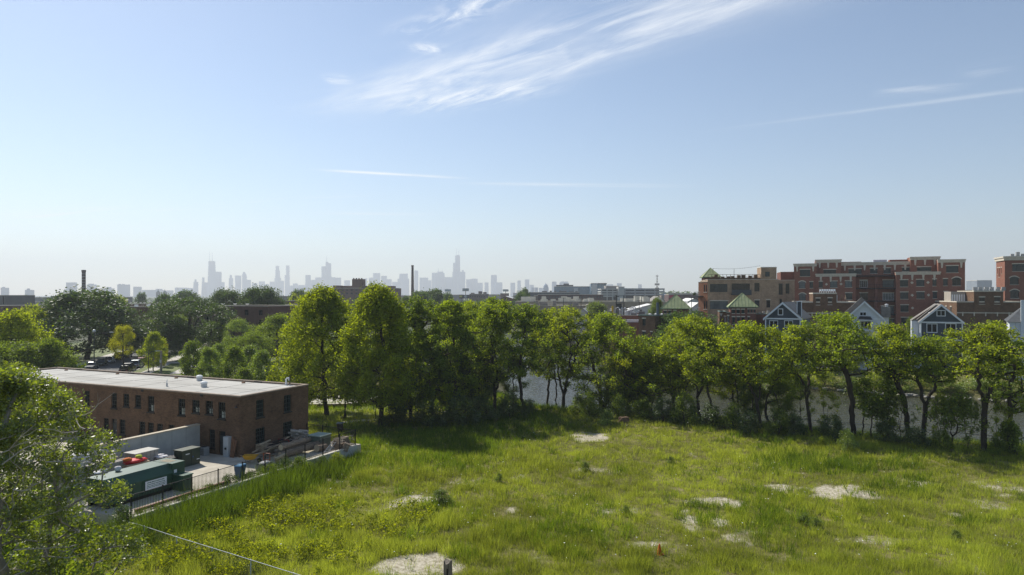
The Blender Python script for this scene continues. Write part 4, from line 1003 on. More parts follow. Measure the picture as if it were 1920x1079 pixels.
rr_ = random.Random(77); m_ = MB()
for k, (px_, py_) in enumerate(((466, 889), (473, 886), (480, 888), (490, 890), (512, 878))):
    e = boxbase('loose_brick', 'broken bit of masonry on the yard slab beside the blue bin', 'brick', yard(px_, py_), rr_.uniform(0, 3), 'bits of masonry on the yard'); MB().prism([(-.3, -.12), (.28, -.16), (.34, .1), (-.2, .17)], 0, .1).build('block', mat('masonry_bit', (.30, .26, .22), .3, 4), e)
# ------------------------------------------------------------------ foliage tones
LM_LOC = leaf_mat('locust_leaves', (0.052, 0.088, 0.006), (0.24, 0.285, 0.020), glow=(0.64, 0.74, 0.014), trans=0.48, gloss=.02, rough=.6)
LM_PEAR = leaf_mat('yellow_green_leaves', (0.056, 0.098, 0.005), (0.23, 0.275, 0.012), glow=(0.62, 0.72, 0.010), trans=0.47, gloss=.02, rough=.6)
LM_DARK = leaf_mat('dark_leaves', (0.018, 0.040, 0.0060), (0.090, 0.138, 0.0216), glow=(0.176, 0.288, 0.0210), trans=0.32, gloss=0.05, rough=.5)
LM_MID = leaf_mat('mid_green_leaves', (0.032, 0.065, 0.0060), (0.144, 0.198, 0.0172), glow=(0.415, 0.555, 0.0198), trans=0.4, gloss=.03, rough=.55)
LM_SILV = leaf_mat('pale_green_leaves', (0.060, 0.105, 0.0132), (0.239, 0.317, 0.0396), glow=(0.486, 0.645, 0.0330), trans=0.38, gloss=.05, rough=.5)
LM_YEL = leaf_mat('yellow_leaves', (0.160, 0.179, 0.0048), (0.470, 0.456, 0.0090), glow=(0.770, 0.744, 0.0120), trans=0.45, gloss=.02, rough=.6)
LM_BLUE = leaf_mat('blue_green_leaves', (0.036, 0.069, 0.0156), (0.112, 0.174, 0.0300), glow=(0.209, 0.336, 0.0360), trans=0.3, gloss=.02, rough=.6)
LM_PUR = leaf_mat('purple_leaves', (0.060, 0.021, 0.0132), (0.168, 0.072, 0.0360), glow=(0.264, 0.084, 0.0420), trans=0.3, gloss=.02, rough=.6)
LM_FORE = leaf_mat('elm_leaves', (0.036, 0.058, 0.010), (0.19, 0.23, 0.034), glow=(0.47, 0.58, 0.025), trans=0.40, gloss=0.06, rough=.42)
LM_CON = leaf_mat('conifer_needles', (0.014, 0.036, 0.0084), (0.050, 0.090, 0.0180), glow=(0.066, 0.132, 0.0180), trans=.2, gloss=.02, rough=.6)
LM_LO2 = leaf_mat('locust_leaves_deep', (0.044, 0.080, 0.008), (0.19, 0.245, 0.022), glow=(0.52, 0.66, 0.018), trans=0.46, gloss=.02, rough=.6)
LM_LO3 = leaf_mat('locust_leaves_bright', (0.062, 0.096, 0.005), (0.28, 0.31, 0.016), glow=(0.74, 0.80, 0.012), trans=0.5, gloss=.02, rough=.6)
# shared tree forms
tree_proto('round', M_BARK, LM_DARK, seed=11, H=16, base=.16, spread=8.0, shape='dome', clumps=150, leaves=26000, leaf=.46, clump_r=1.55, flat=.8, trunk_r=.42, shell=.35, jag=.3)
tree_proto('round2', M_BARK, LM_MID, seed=12, H=13, base=.16, spread=5.6, shape='egg', clumps=110, leaves=18000, leaf=.36, clump_r=1.2, flat=.8, trunk_r=.32, shell=.35, jag=.35)
tree_proto('elm', M_BARK, LM_MID, seed=13, H=17, base=.30, spread=9.0, shape='vase', clumps=95, leaves=24000, leaf=.36, clump_r=1.6, flat=.6, trunk_r=.5, fork=3, shell=.3, jag=.3)
tree_proto('locust', M_BARK, LM_LOC, seed=14, H=13, base=.36, spread=5.0, shape='dome', clumps=70, leaves=13000, leaf=.24, clump_r=1.15, flat=.55, trunk_r=.26, shell=.2, jag=.3)
tree_proto('locust2', M_BARK, LM_LOC, seed=15, H=13, base=.30, spread=5.0, shape='oval', clumps=75, leaves=14000, leaf=.24, clump_r=1.1, flat=.6, trunk_r=.24, fork=2, shell=.2, jag=.3)
tree_proto('sapling', M_BARKG, LM_SILV, seed=16, H=8, base=.10, spread=2.1, shape='egg', clumps=60, leaves=11000, leaf=.24, clump_r=.62, flat=1.0, trunk_r=.12, shell=.25, jag=.3)
tree_proto('sapling2', M_BARKG, LM_SILV, seed=17, H=8, base=.12, spread=2.4, shape='oval', clumps=60, leaves=11000, leaf=.24, clump_r=.66, flat=.95, trunk_r=.12, shell=.25, jag=.35)
tree_proto('bush', M_BARK, LM_MID, seed=18, H=2.6, base=.06, spread=1.7, shape='dome', clumps=40, leaves=4200, leaf=.16, clump_r=.5, flat=.8, trunk_r=.06, fork=4, shell=.3, jag=.4, trunk_to=.5)
tree_proto('bush2', M_BARK, LM_MID, seed=19, H=3.2, base=.08, spread=1.5, shape='egg', clumps=36, leaves=4000, leaf=.16, clump_r=.48, flat=.9, trunk_r=.06, fork=3, shell=.2, jag=.5, trunk_to=.6)
tree_proto('thin', M_BARK, LM_MID, seed=24, H=6, base=.2, spread=2.2, shape='oval', clumps=46, leaves=3000, leaf=.17, clump_r=.42, flat=.6, trunk_r=.07, fork=2, shell=.1, jag=.5)
tree_proto('far', M_BARK, LM_BLUE, seed=20, H=12, base=.12, spread=7.0, shape='dome', clumps=70, leaves=5200, leaf=.80, clump_r=1.7, flat=.8, trunk_r=.35, shell=.35, jag=.3, sides=5)
tree_proto('far2', M_BARK, LM_BLUE, seed=21, H=12, base=.12, spread=6.0, shape='egg', clumps=60, leaves=4800, leaf=.80, clump_r=1.5, flat=.85, trunk_r=.35, shell=.3, jag=.4, sides=5)
tree_proto('conifer', M_BARK, LM_CON, seed=22, H=6, base=.04, spread=1.6, shape='cone', clumps=70, leaves=9000, leaf=.2, clump_r=.42, flat=.5, trunk_r=.1, shell=.3, jag=.2, trunk_to=.95)

def base_h(px, py, top, z=None):
    p = P(px, py, -0.9); p.z = gz(p.x, p.y) - .05
    return p, CAMZ - (top - HY) / F * p.y - p.z
SEEDS = iter(range(200, 400))
def own_tree(label, px, py, cpx, top, hw, shape, cb, leafm, bark=None, name='bank_tree', group='trees along the river bank', dens=1.0, leaf=.26, **kw):
    """a tree with a form of its own: foot at (px,py), crown about cpx reaching up to top, hw half its width, cb where the leaves start"""
    p, H = base_h(px, py, top); s = p.y / F
    spread = hw * s * 1.3; k = dict(clump_r=max(.45, min(.75, spread * .125)), flat=.5, trunk_r=.0155 * H, shell=.06, jag=.85, bend=.75, clumps=int(90 + spread * 16), leaves=int(9200 * dens * (spread / 4.5) ** 1.3 * (H / 13)), leaf=leaf)
    k.update(kw)
    sd = next(SEEDS)
    if leafm is LM_LOC: leafm = [LM_LOC, LM_LO2, LM_LO3, LM_LOC, LM_LO2][sd % 5]
    mb, v, t = make_tree(sd, H=H, base=max(.05, (py - cb) * s / H), spread=spread, shape=shape, lean=((cpx - px) * s, rnd.uniform(-.6, .6)), **k)
    e = empty(name, p, 0, label, 'tree', group)
    mb.build('trunk', bark or M_BARK, e, True); obj('crown', np_mesh('crown', v, 4, leafm, t), e)
    return e
own_tree('broad yellow green tree with a single trunk, next to the brick building', 612, 780, 604, 545, 75, 'ovate', 750, LM_PEAR, name='leafy_tree', dens=1.0, leaves=60000, clumps=340, clump_r=.85, flat=1.15, leaf=.27, up_bias=1.6, trunk_to=.82, shell=.15, jag=.05, trunk_r=.3)
own_tree('tall yellow green tree, second from the brick building, a little slimmer', 713, 800, 708, 537, 62, 'ovate', 762, LM_PEAR, name='leafy_tree', leaves=50000, clumps=300, clump_r=.8, flat=1.2, leaf=.27, up_bias=1.6, trunk_to=.85, shell=.15, jag=.07, trunk_r=.28)
own_tree('dense dark green tree in the deep shade right after the tall yellow green pair', 772, 786, 778, 558, 58, 'egg', 760, LM_MID, leaves=22000, clumps=120, flat=.8)
own_tree('dark tree with a knobbly top standing before the tall chimney', 806, 776, 800, 562, 38, 'egg', 745, LM_MID, leaves=12000, clumps=80, flat=.9)
own_tree('dense tree whose foliage hides its trunk, left of the first bare forked trunk', 852, 783, 850, 562, 62, 'oval', 745, LM_LOC, dens=1.7)
own_tree('thin dark trunk behind the forked tree, near the first gap of bright water', 886, 752, 893, 564, 50, 'oval', 740, LM_LOC)
own_tree('tree with a straight dark trunk and a big fork, crown standing above its neighbours', 928, 774, 928, 562, 60, 'oval', 715, LM_LOC, fork=2, dens=1.5)
own_tree('tree with dark drooping foliage before the bright water', 985, 770, 985, 574, 54, 'oval', 700, LM_MID, dens=1.2)
own_tree('slender straight trunk standing against the bright water', 1028, 752, 1026, 580, 40, 'dome', 662, LM_LOC, trunk_r=.17)
own_tree('thin leaning trunk close beside the slender straight one', 1041, 753, 1033, 600, 26, 'oval', 672, LM_MID, trunk_r=.11, leaves=4200)
own_tree('thick trunk with several upright limbs in front of the bright water', 1055, 759, 1062, 576, 50, 'oval', 690, LM_LOC, fork=3, trunk_r=.26)
own_tree('wide crowned tree with two spreading limbs between the bright water and the brown brick rowhouse', 1130, 764, 1140, 588, 76, 'oval', 742, LM_LOC, fork=3, dens=1.35, trunk_r=.3)
own_tree('low tree with a cluster of thin stems', 1178, 772, 1188, 638, 46, 'oval', 735, LM_LOC, fork=3, trunk_r=.2)
own_tree('low tree with a crooked trunk bent over to one side', 1236, 774, 1210, 655, 54, 'dome', 728, LM_LOC, bend=1.1, trunk_r=.24)
own_tree('tree with an arching trunk that bows over the crooked one', 1262, 774, 1236, 632, 56, 'dome', 718, LM_LOC, bend=1.2, trunk_r=.22)
own_tree('tall tree in front of the blue green willow, trunk straight and dark', 1312, 785, 1292, 596, 64, 'oval', 712, LM_LOC, fork=2, dens=1.25)
own_tree('slim trunk leaning slightly, next to the tall tree in front of the willow', 1337, 791, 1322, 632, 42, 'oval', 722, LM_LOC, trunk_r=.14, leaves=6500)
own_tree('curved slim trunk with a light top, below the second green pyramid roof', 1369, 780, 1348, 632, 44, 'oval', 718, LM_LOC, trunk_r=.15, leaves=7500)
own_tree('bright yellow green crown below the grey gabled house beside the pyramid roofs', 1427, 803, 1396, 605, 64, 'dome', 715, LM_PEAR, fork=2, dens=1.15, bark=M_BARK)
own_tree('small tree with an elbowed trunk over the water', 1444, 797, 1472, 648, 44, 'oval', 752, LM_LOC, bend=1.4, trunk_r=.15, leaves=6500)
own_tree('tree forking low whose crown sits under the white gabled house', 1521, 810, 1486, 610, 58, 'dome', 702, LM_LOC, dens=.8, fork=2)
own_tree('stout leaning trunk, its crown reaching highest before the white gabled house', 1598, 817, 1558, 588, 68, 'dome', 695, LM_LOC, trunk_r=.29, dens=.9, bend=.8)
own_tree('slim young tree just behind the stout leaning trunk', 1618, 815, 1622, 712, 24, 'oval', 765, LM_MID, trunk_r=.08, leaves=2600, clump_r=.6, name='young_tree')
own_tree('slim young tree with a tiny crown next to the stout leaning trunk', 1633, 822, 1640, 745, 18, 'oval', 780, LM_MID, trunk_r=.07, leaves=1700, clump_r=.5, name='young_tree')
own_tree('thin trunk clothed in creeper leaves between two stout trunks', 1665, 822, 1664, 690, 16, 'egg', 818, LM_MID, trunk_r=.12, leaves=3600, clump_r=.5, name='creeper_tree')
own_tree('stout leaning trunk below the dark grey gabled house, twin of the forked trunk beside it', 1700, 823, 1662, 610, 64, 'dome', 702, LM_LOC, trunk_r=.27, dens=.85, bend=.7)
own_tree('trunk forked like the letter y below the dark grey gabled house', 1731, 828, 1742, 632, 64, 'dome', 712, LM_LOC, fork=2, trunk_r=.24, dens=.8)
own_tree('sparse low tree leaning over the fence before open water', 1783, 838, 1790, 742, 34, 'oval', 800, LM_MID, trunk_r=.1, leaves=3000, fork=2, clump_r=.7, name='young_tree')
own_tree('trunk dividing into two high limbs, crown before the brick townhouse', 1844, 848, 1852, 606, 66, 'dome', 705, LM_LOC, fork=2, trunk_r=.27, dens=.75)
own_tree('tree at the edge of the view with leaves climbing its trunk', 1905, 853, 1898, 640, 48, 'oval', 775, LM_LOC, trunk_r=.22, dens=1.0)
own_tree('creeper covered stem at the foot of the edge tree', 1893, 852, 1889, 788, 14, 'egg', 850, LM_MID, trunk_r=.08, leaves=2400, clump_r=.45, name='creeper_tree')
# foreground elm
pe = Vector((-19.7, 27.0, gz(-19.7, 27.0)))
mb, v, t = make_tree(77, H=13.0, base=.06, spread=3.6, shape='oval', clumps=330, leaves=50000, leaf=.135, clump_r=.42, flat=.72, trunk_r=.25, shell=.15, jag=.45, lean=(.2, .3), fork=3, sides=7, up_bias=.8)
e = empty('foreground_elm', pe, 0, 'large leafy elm close to the viewer, grey twigs showing among bright leaves', 'tree'); mb.build('trunk', M_BARKG, e, True); obj('crown', np_mesh('crown', v, 4, LM_FORE, t), e)
mb = MB(); rr_ = random.Random(31)
for k in range(64):
    a_ = rr_.uniform(-1.4, 1.6); z_ = rr_.uniform(4.5, 11.0); c_ = Vector((math.cos(a_ - .6) * rr_.uniform(1.2, 3.2), math.sin(a_ - .9) * rr_.uniform(1.2, 3.2), z_))
    pts = [c_]; d_ = Vector((rr_.uniform(-.3, 1), rr_.uniform(-1, .3), rr_.uniform(-.1, .6))).normalized()
    for i in range(5): d_ = (d_ + Vector((rr_.uniform(-.5, .5), rr_.uniform(-.5, .5), rr_.uniform(-.3, .4)))).normalized(); pts.append(pts[-1] + d_ * .38)
    mb.tube(pts, [.026, .022, .018, .014, .010, .006], 5, caps=False)
    for q in (2, 3):
        d2 = (d_ + Vector((rr_.uniform(-1, 1), rr_.uniform(-1, 1), rr_.uniform(-.5, .8)))).normalized(); mb.tube([pts[q], pts[q] + d2 * .3, pts[q] + d2 * .55 + Vector((0, 0, .1))], [.010, .007, .004], 4, caps=False)
mb.build('dead_twigs', mat('dead_twig', (.33, .30, .27), .2, 4), e)
pe2 = Vector((-37.2, 50.0, gz(-37.2, 50.0)))
mb, v, t = make_tree(78, H=10.8, base=.12, spread=4.5, shape='dome', clumps=190, leaves=38000, leaf=.17, clump_r=.62, flat=.7, trunk_r=.2, shell=.15, jag=.5, fork=3)
e = empty('garden_elm', pe2, 0, 'bright leafy tree behind the close elm, covering the end of the white roof', 'tree'); mb.build('trunk', M_BARKG, e, True); obj('crown', np_mesh('crown', v, 4, LM_FORE, t), e)
for i, (x_, y_, h_, w_, lb) in enumerate([(-22.5, 31, 5.2, 6.0, 'dull green shrub under the close elm, at the very corner of the view'), (-19.5, 30, 3.2, 3.6, 'dull green shrub under the close elm, nearer the slanting chain link fence'), (-25.5, 37, 5.0, 6.0, 'dull green shrub behind the close elm, beside the yard')]):
    tree(['bush', 'bush2', 'bush'][i], 'shrub', lb, Vector((x_, y_, gz(x_, y_))), h_, w_, i * 2.1, 'shrubs under the close elm', 'shrub', LM_MID)
# left of the street and behind the brick building
def at(px, Y, top):
    x = (px - CX) / F * Y; z = gz(x, Y) - .1
    return Vector((x, Y, z)), CAMZ - (top - HY) / F * Y - z
def put(key, label, px, Y, top, hw, name='park_tree', group=None, leafm=None, rz=None, cat='tree'):
    p, h = at(px, Y, top); return tree(key, name, label, p, h, 2 * hw * Y / F, rnd.uniform(0, 6.28) if rz is None else rz, group, cat, leafm)
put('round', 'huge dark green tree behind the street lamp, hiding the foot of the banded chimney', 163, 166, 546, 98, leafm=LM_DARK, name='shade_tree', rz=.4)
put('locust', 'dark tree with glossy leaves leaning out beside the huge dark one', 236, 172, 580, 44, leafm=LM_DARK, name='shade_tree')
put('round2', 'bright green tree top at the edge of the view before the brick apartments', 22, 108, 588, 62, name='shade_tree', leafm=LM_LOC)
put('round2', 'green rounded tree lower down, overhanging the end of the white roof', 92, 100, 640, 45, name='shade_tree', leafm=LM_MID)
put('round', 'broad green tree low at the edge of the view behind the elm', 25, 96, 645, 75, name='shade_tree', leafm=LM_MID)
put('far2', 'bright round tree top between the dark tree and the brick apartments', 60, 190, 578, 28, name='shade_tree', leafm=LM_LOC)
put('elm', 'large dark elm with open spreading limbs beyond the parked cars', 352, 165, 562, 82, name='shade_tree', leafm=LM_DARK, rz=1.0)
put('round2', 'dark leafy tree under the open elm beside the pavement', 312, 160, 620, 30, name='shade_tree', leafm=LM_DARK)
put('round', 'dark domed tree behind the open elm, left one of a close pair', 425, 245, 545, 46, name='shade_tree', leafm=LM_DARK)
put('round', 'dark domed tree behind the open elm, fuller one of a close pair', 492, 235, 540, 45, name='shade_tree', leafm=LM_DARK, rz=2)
put('round2', 'small dark tree hanging over the brick apartments, behind the fuller dome', 528, 230, 575, 18, name='shade_tree', leafm=LM_DARK)
put('locust', 'yellow leaved street tree over the parked cars', 231, 139, 613, 25, name='street_tree', leafm=LM_YEL, rz=.5)
put('sapling2', 'yellowish young street tree beside the pavement, with a thin trunk', 288, 141, 625, 22, name='street_tree', leafm=LM_PEAR)
put('sapling', 'small bright yellow tree behind the wooden utility pole', 302, 150, 636, 11, name='street_tree', leafm=LM_YEL, rz=2)
put('locust', 'feathery green tree before the brick apartments with the flat roof terrace', 520, 140, 592, 52, leafm=LM_MID)
put('locust2', 'pale green feathery tree left of the roof terrace apartments', 448, 150, 598, 30, leafm=LM_SILV)
put('elm', 'open green tree behind the young saplings', 470, 128, 625, 48, leafm=LM_MID, rz=3)
for i, (px, Y, top, hw, key, lb) in enumerate([(362, 112, 640, 24, 'sapling', 'pale green sapling at the street end of the clump behind the white roof'), (392, 106, 655, 24, 'sapling2', 'pale green sapling behind the mushroom vents'), (412, 114, 645, 22, 'sapling', 'taller pale sapling rising at the middle of the clump behind the white roof'),
        (440, 104, 652, 26, 'sapling2', 'rounded pale sapling right of the mushroom vents'), (470, 112, 648, 24, 'sapling', 'slim pale sapling left of the gooseneck pipe, tall one'), (492, 102, 660, 24, 'sapling2', 'pale sapling standing close before the broad yellow green tree'), (455, 98, 690, 20, 'sapling', 'short sapling right behind the parapet of the white roof'), (515, 100, 690, 20, 'sapling2', 'short green sapling by the gooseneck pipe')]):
    put(key, lb, px, Y, top, hw, name='sapling', group='saplings behind the white roof', leafm=LM_SILV if i % 3 else LM_MID)
for px, Y, top, hw, key, lm, lb in [(560, 125, 625, 30, 'round2', LM_MID, 'green tree half hidden behind the broad yellow green one, towards the apartments'), (660, 135, 600, 40, 'round2', LM_MID, 'dark tree seen between the yellow green pair'), (735, 128, 600, 40, 'round2', LM_MID, 'dark tree behind the tall slimmer yellow green one'),
        (640, 150, 640, 55, 'round', LM_MID, 'shaded tree beyond the plaza between the yellow green trunks'), (830, 120, 600, 45, 'round2', LM_MID, 'shaded tree filling the gap below the tall chimney'), (780, 116, 640, 45, 'round2', LM_DARK, 'shaded low tree among the dark trunks'), (885, 118, 640, 38, 'round2', LM_DARK, 'shaded low tree beside the first gap of water')]:
    put(key, lb, px, Y, top, hw, leafm=lm)
# far crowns over the roofs
far_t = [(345, 420, 549, 28, 'far2', 'dark far tree cluster right of the twin domes'), (265, 480, 552, 12, 'far', 'lone blue green far tree left of the twin domes'), (305, 330, 556, 22, 'far2', 'far trees below the twin domes'), (222, 330, 559, 22, 'far', 'light green far tree behind the white roof dishes'), (48, 700, 556, 7, 'far', 'tiny far tree beside the lone square tower block'), (560, 430, 547, 20, 'far', 'far tree left of the brick factory'), (550, 330, 556, 12, 'far2', 'small yellowish far tree below the one left of the factory'),
         (790, 380, 551, 26, 'far', 'far tree below the tall chimney'), (818, 400, 547, 26, 'far2', 'far tree under the white billboard'), (840, 390, 553, 14, 'far', 'far tree end below the pole billboard'), (760, 360, 560, 16, 'far2', 'far tree peeping over the yellow green pair'), (680, 330, 560, 26, 'far', 'far tree before the brick factory'), (905, 380, 566, 30, 'far', 'low far trees before the dark brick block'), (870, 360, 569, 20, 'far2', 'low far tree before the dark billboard'),
         (985, 430, 545, 13, 'far2', 'round far tree beside the long brick mill, upper one'), (978, 400, 552, 18, 'far', 'round far tree before the long brick mill, lower one'), (1118, 230, 570, 30, 'round2', 'green tree in front of the tan warehouse'), (1003, 215, 574, 9, 'round2', 'little tree by the tan warehouse wall'), (1232, 225, 562, 16, 'round2', 'tree between the white gable and the first green pyramid roof')]
for px, Y, top, hw, key, lb in far_t: put(key, lb, px, Y, top, hw, name='far_tree', leafm=LM_MID if key == 'round2' else (LM_LOC if 'light' in lb or 'yellowish' in lb else None))
# far bank
put('round', 'large blue green willow beside the brown brick rowhouse across the river', 1290, 150, 587, 66, name='willow', leafm=LM_BLUE, rz=1)
put('bush', 'purple leaved shrub at the foot of the brown brick rowhouse', 1228, 152, 634, 20, name='shrub', leafm=LM_PUR, cat='shrub')
put('bush2', 'pale round shrub beside the purple one', 1208, 146, 640, 18, name='shrub', leafm=LM_SILV, cat='shrub')
put('conifer', 'small dark conifer at the corner of the grey house by the pyramid roofs', 1442, 147, 602, 11, name='conifer', leafm=LM_CON)
put('round2', 'tree between the white house and the red brick apartments', 1662, 165, 596, 14, name='garden_tree', leafm=LM_MID)
put('round2', 'tree squeezed beside the dark grey gabled house', 1708, 160, 598, 13, name='garden_tree', leafm=LM_MID)
put('round2', 'dark tree on the far bank behind the dark roofed boat shed', 1410, 140, 650, 30, name='garden_tree', leafm=LM_DARK)
for i, (px, Y, top, hw, lm, lb) in enumerate([(1215, 142, 668, 34, LM_LOC, 'bright bush on the far bank nearest the rowhouse'), (1270, 138, 676, 30, LM_MID, 'bush on the far bank below the willow'), (1335, 133, 690, 32, LM_MID, 'bush on the far bank left of the boat shed'), (1455, 128, 690, 30, LM_SILV, 'pale bush on the far bank right of the boat shed'),
        (1500, 126, 700, 28, LM_MID, 'low bush at the far waterline under the grey house'), (1548, 127, 694, 28, LM_LOC, 'bush on the far bank under the white house'), (1588, 124, 706, 26, LM_MID, 'low bush at the far waterline under the white house'), (1640, 124, 700, 30, LM_LOC, 'bush on the far bank between white and dark grey house'),
        (1690, 121, 708, 30, LM_MID, 'low bush at the far waterline under the dark grey house'), (1730, 122, 704, 26, LM_LOC, 'bush on the far bank right under the dark grey house'), (1775, 119, 712, 32, LM_MID, 'bush on the far bank before the brick townhouse'), (1830, 118, 708, 32, LM_SILV, 'pale bush on the far bank before the white garage'), (1880, 115, 716, 34, LM_MID, 'bush on the far bank at the edge of the view'), (1600, 146, 672, 20, LM_LOC, 'yellowish garden bush above the riverside path'), (1480, 146, 660, 24, LM_MID, 'garden bush by the grey house'), (1660, 146, 668, 26, LM_MID, 'garden bush beside the white house'), (1800, 140, 672, 22, LM_LOC, 'garden bush before the brick townhouse'), (1860, 138, 660, 26, LM_MID, 'garden bush beside the white garage')]):
    put('bush' if i % 2 else 'bush2', lb, px, Y, top, hw, name='shrub', group='bushes on the far bank', leafm=lm, cat='shrub')
for px, Y, top, hw, key, lm, lb in [(70, 165, 583, 34, 'round2', LM_LOC, 'sunlit tree filling the gap before the long brick range'), (8, 140, 596, 30, 'round2', LM_MID, 'green tree at the very edge of the view under the brick range'), (290, 185, 600, 30, 'round2', LM_MID, 'green tree before the long range with white dishes'), (265, 175, 628, 24, 'round2', LM_DARK, 'dark low tree behind the yellow street tree'), (560, 150, 588, 30, 'round2', LM_LOC, 'sunlit tree before the railed roof terrace'), (400, 180, 606, 30, 'round2', LM_MID, 'green tree at the foot of the brown apartment house'),
        (330, 205, 590, 34, 'round', LM_MID, 'green tree between the open elm and the dish covered range'), (500, 160, 610, 36, 'round2', LM_LOC, 'sunlit low tree under the terrace apartments')]:
    put(key, lb, px, Y, top, hw, name='shade_tree', leafm=lm)
for px, py, h_, w_, lb in [(1508, 985, .9, 1.1, 'dark leafy thistle in the meadow, lower one of a pair'), (1532, 998, 1.0, 1.0, 'dark leafy thistle in the meadow, bigger one of a pair'), (1172, 968, .7, .8, 'small dark thistle right above the orange cone'), (1098, 884, .9, .9, 'dark bushy weed in the far meadow below the bare crate'), (1792, 1018, .8, .8, 'small dark thistle near the pale sandy track'), (828, 944, 1.0, 1.8, 'dark grassy bush beside the sandy spot in the middle'), (1258, 870, .7, .8, 'small dark weed in the far meadow before the willow'), (935, 905, .8, .8, 'dark weed standing alone in the shade edge')]:
    p, _h = base_h(px, py, py - 20); tree('bush2', 'thistle', lb, p, h_, w_, rnd.uniform(0, 6), 'dark weeds dotted over the meadow', 'weed', LM_MID)
put('round2', 'garden tree before the sunlit side of the white house', 1590, 141, 622, 24, name='garden_tree', leafm=LM_LOC)
put('round2', 'garden tree before the lit side wall of the white house at the view edge', 1890, 124, 640, 22, name='garden_tree', leafm=LM_MID)
# near bank undergrowth
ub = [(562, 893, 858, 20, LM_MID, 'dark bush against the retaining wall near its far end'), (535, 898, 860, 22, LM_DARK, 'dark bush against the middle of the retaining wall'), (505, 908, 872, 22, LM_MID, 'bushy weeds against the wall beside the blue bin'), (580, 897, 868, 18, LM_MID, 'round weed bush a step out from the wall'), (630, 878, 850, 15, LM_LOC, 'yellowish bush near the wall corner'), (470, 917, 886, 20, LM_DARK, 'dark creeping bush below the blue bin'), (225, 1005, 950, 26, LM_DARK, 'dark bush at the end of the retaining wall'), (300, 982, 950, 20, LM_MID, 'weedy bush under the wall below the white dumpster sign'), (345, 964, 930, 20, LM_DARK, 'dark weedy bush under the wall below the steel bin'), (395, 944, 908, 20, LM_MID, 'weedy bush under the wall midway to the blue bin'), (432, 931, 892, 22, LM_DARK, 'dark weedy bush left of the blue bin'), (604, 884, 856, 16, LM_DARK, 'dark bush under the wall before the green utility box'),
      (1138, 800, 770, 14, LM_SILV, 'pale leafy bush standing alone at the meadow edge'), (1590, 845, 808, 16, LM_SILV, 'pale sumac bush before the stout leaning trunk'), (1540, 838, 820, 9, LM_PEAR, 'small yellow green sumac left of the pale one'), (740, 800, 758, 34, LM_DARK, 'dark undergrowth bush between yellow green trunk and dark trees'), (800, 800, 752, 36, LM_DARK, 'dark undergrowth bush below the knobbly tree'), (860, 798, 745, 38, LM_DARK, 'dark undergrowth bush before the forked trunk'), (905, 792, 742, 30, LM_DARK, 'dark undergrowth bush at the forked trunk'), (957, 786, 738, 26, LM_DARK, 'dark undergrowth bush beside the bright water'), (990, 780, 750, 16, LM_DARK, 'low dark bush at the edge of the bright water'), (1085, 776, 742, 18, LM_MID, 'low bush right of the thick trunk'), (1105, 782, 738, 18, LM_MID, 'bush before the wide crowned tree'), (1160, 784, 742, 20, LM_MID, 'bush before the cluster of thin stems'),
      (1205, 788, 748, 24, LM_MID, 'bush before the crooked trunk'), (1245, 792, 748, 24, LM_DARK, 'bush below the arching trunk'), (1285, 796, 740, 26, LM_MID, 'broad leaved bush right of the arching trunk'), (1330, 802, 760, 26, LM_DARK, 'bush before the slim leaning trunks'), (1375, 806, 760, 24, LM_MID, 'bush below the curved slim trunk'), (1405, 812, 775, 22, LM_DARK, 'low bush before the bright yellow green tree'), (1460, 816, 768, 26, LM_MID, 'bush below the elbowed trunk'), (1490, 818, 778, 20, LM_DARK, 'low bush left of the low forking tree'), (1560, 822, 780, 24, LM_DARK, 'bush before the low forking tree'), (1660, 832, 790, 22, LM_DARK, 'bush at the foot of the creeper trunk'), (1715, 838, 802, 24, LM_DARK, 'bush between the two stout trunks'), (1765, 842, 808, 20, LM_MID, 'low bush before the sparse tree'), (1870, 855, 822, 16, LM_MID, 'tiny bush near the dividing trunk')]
for i, (px, py, top, hw, lm, lb) in enumerate(ub):
    p, h = base_h(px, py, top); tree('bush2' if i % 3 == 0 else 'bush', 'shrub', lb, p, h, 2 * hw * p.y / F, rnd.uniform(0, 6.28), 'bushes at the meadow edge', 'shrub', lm)

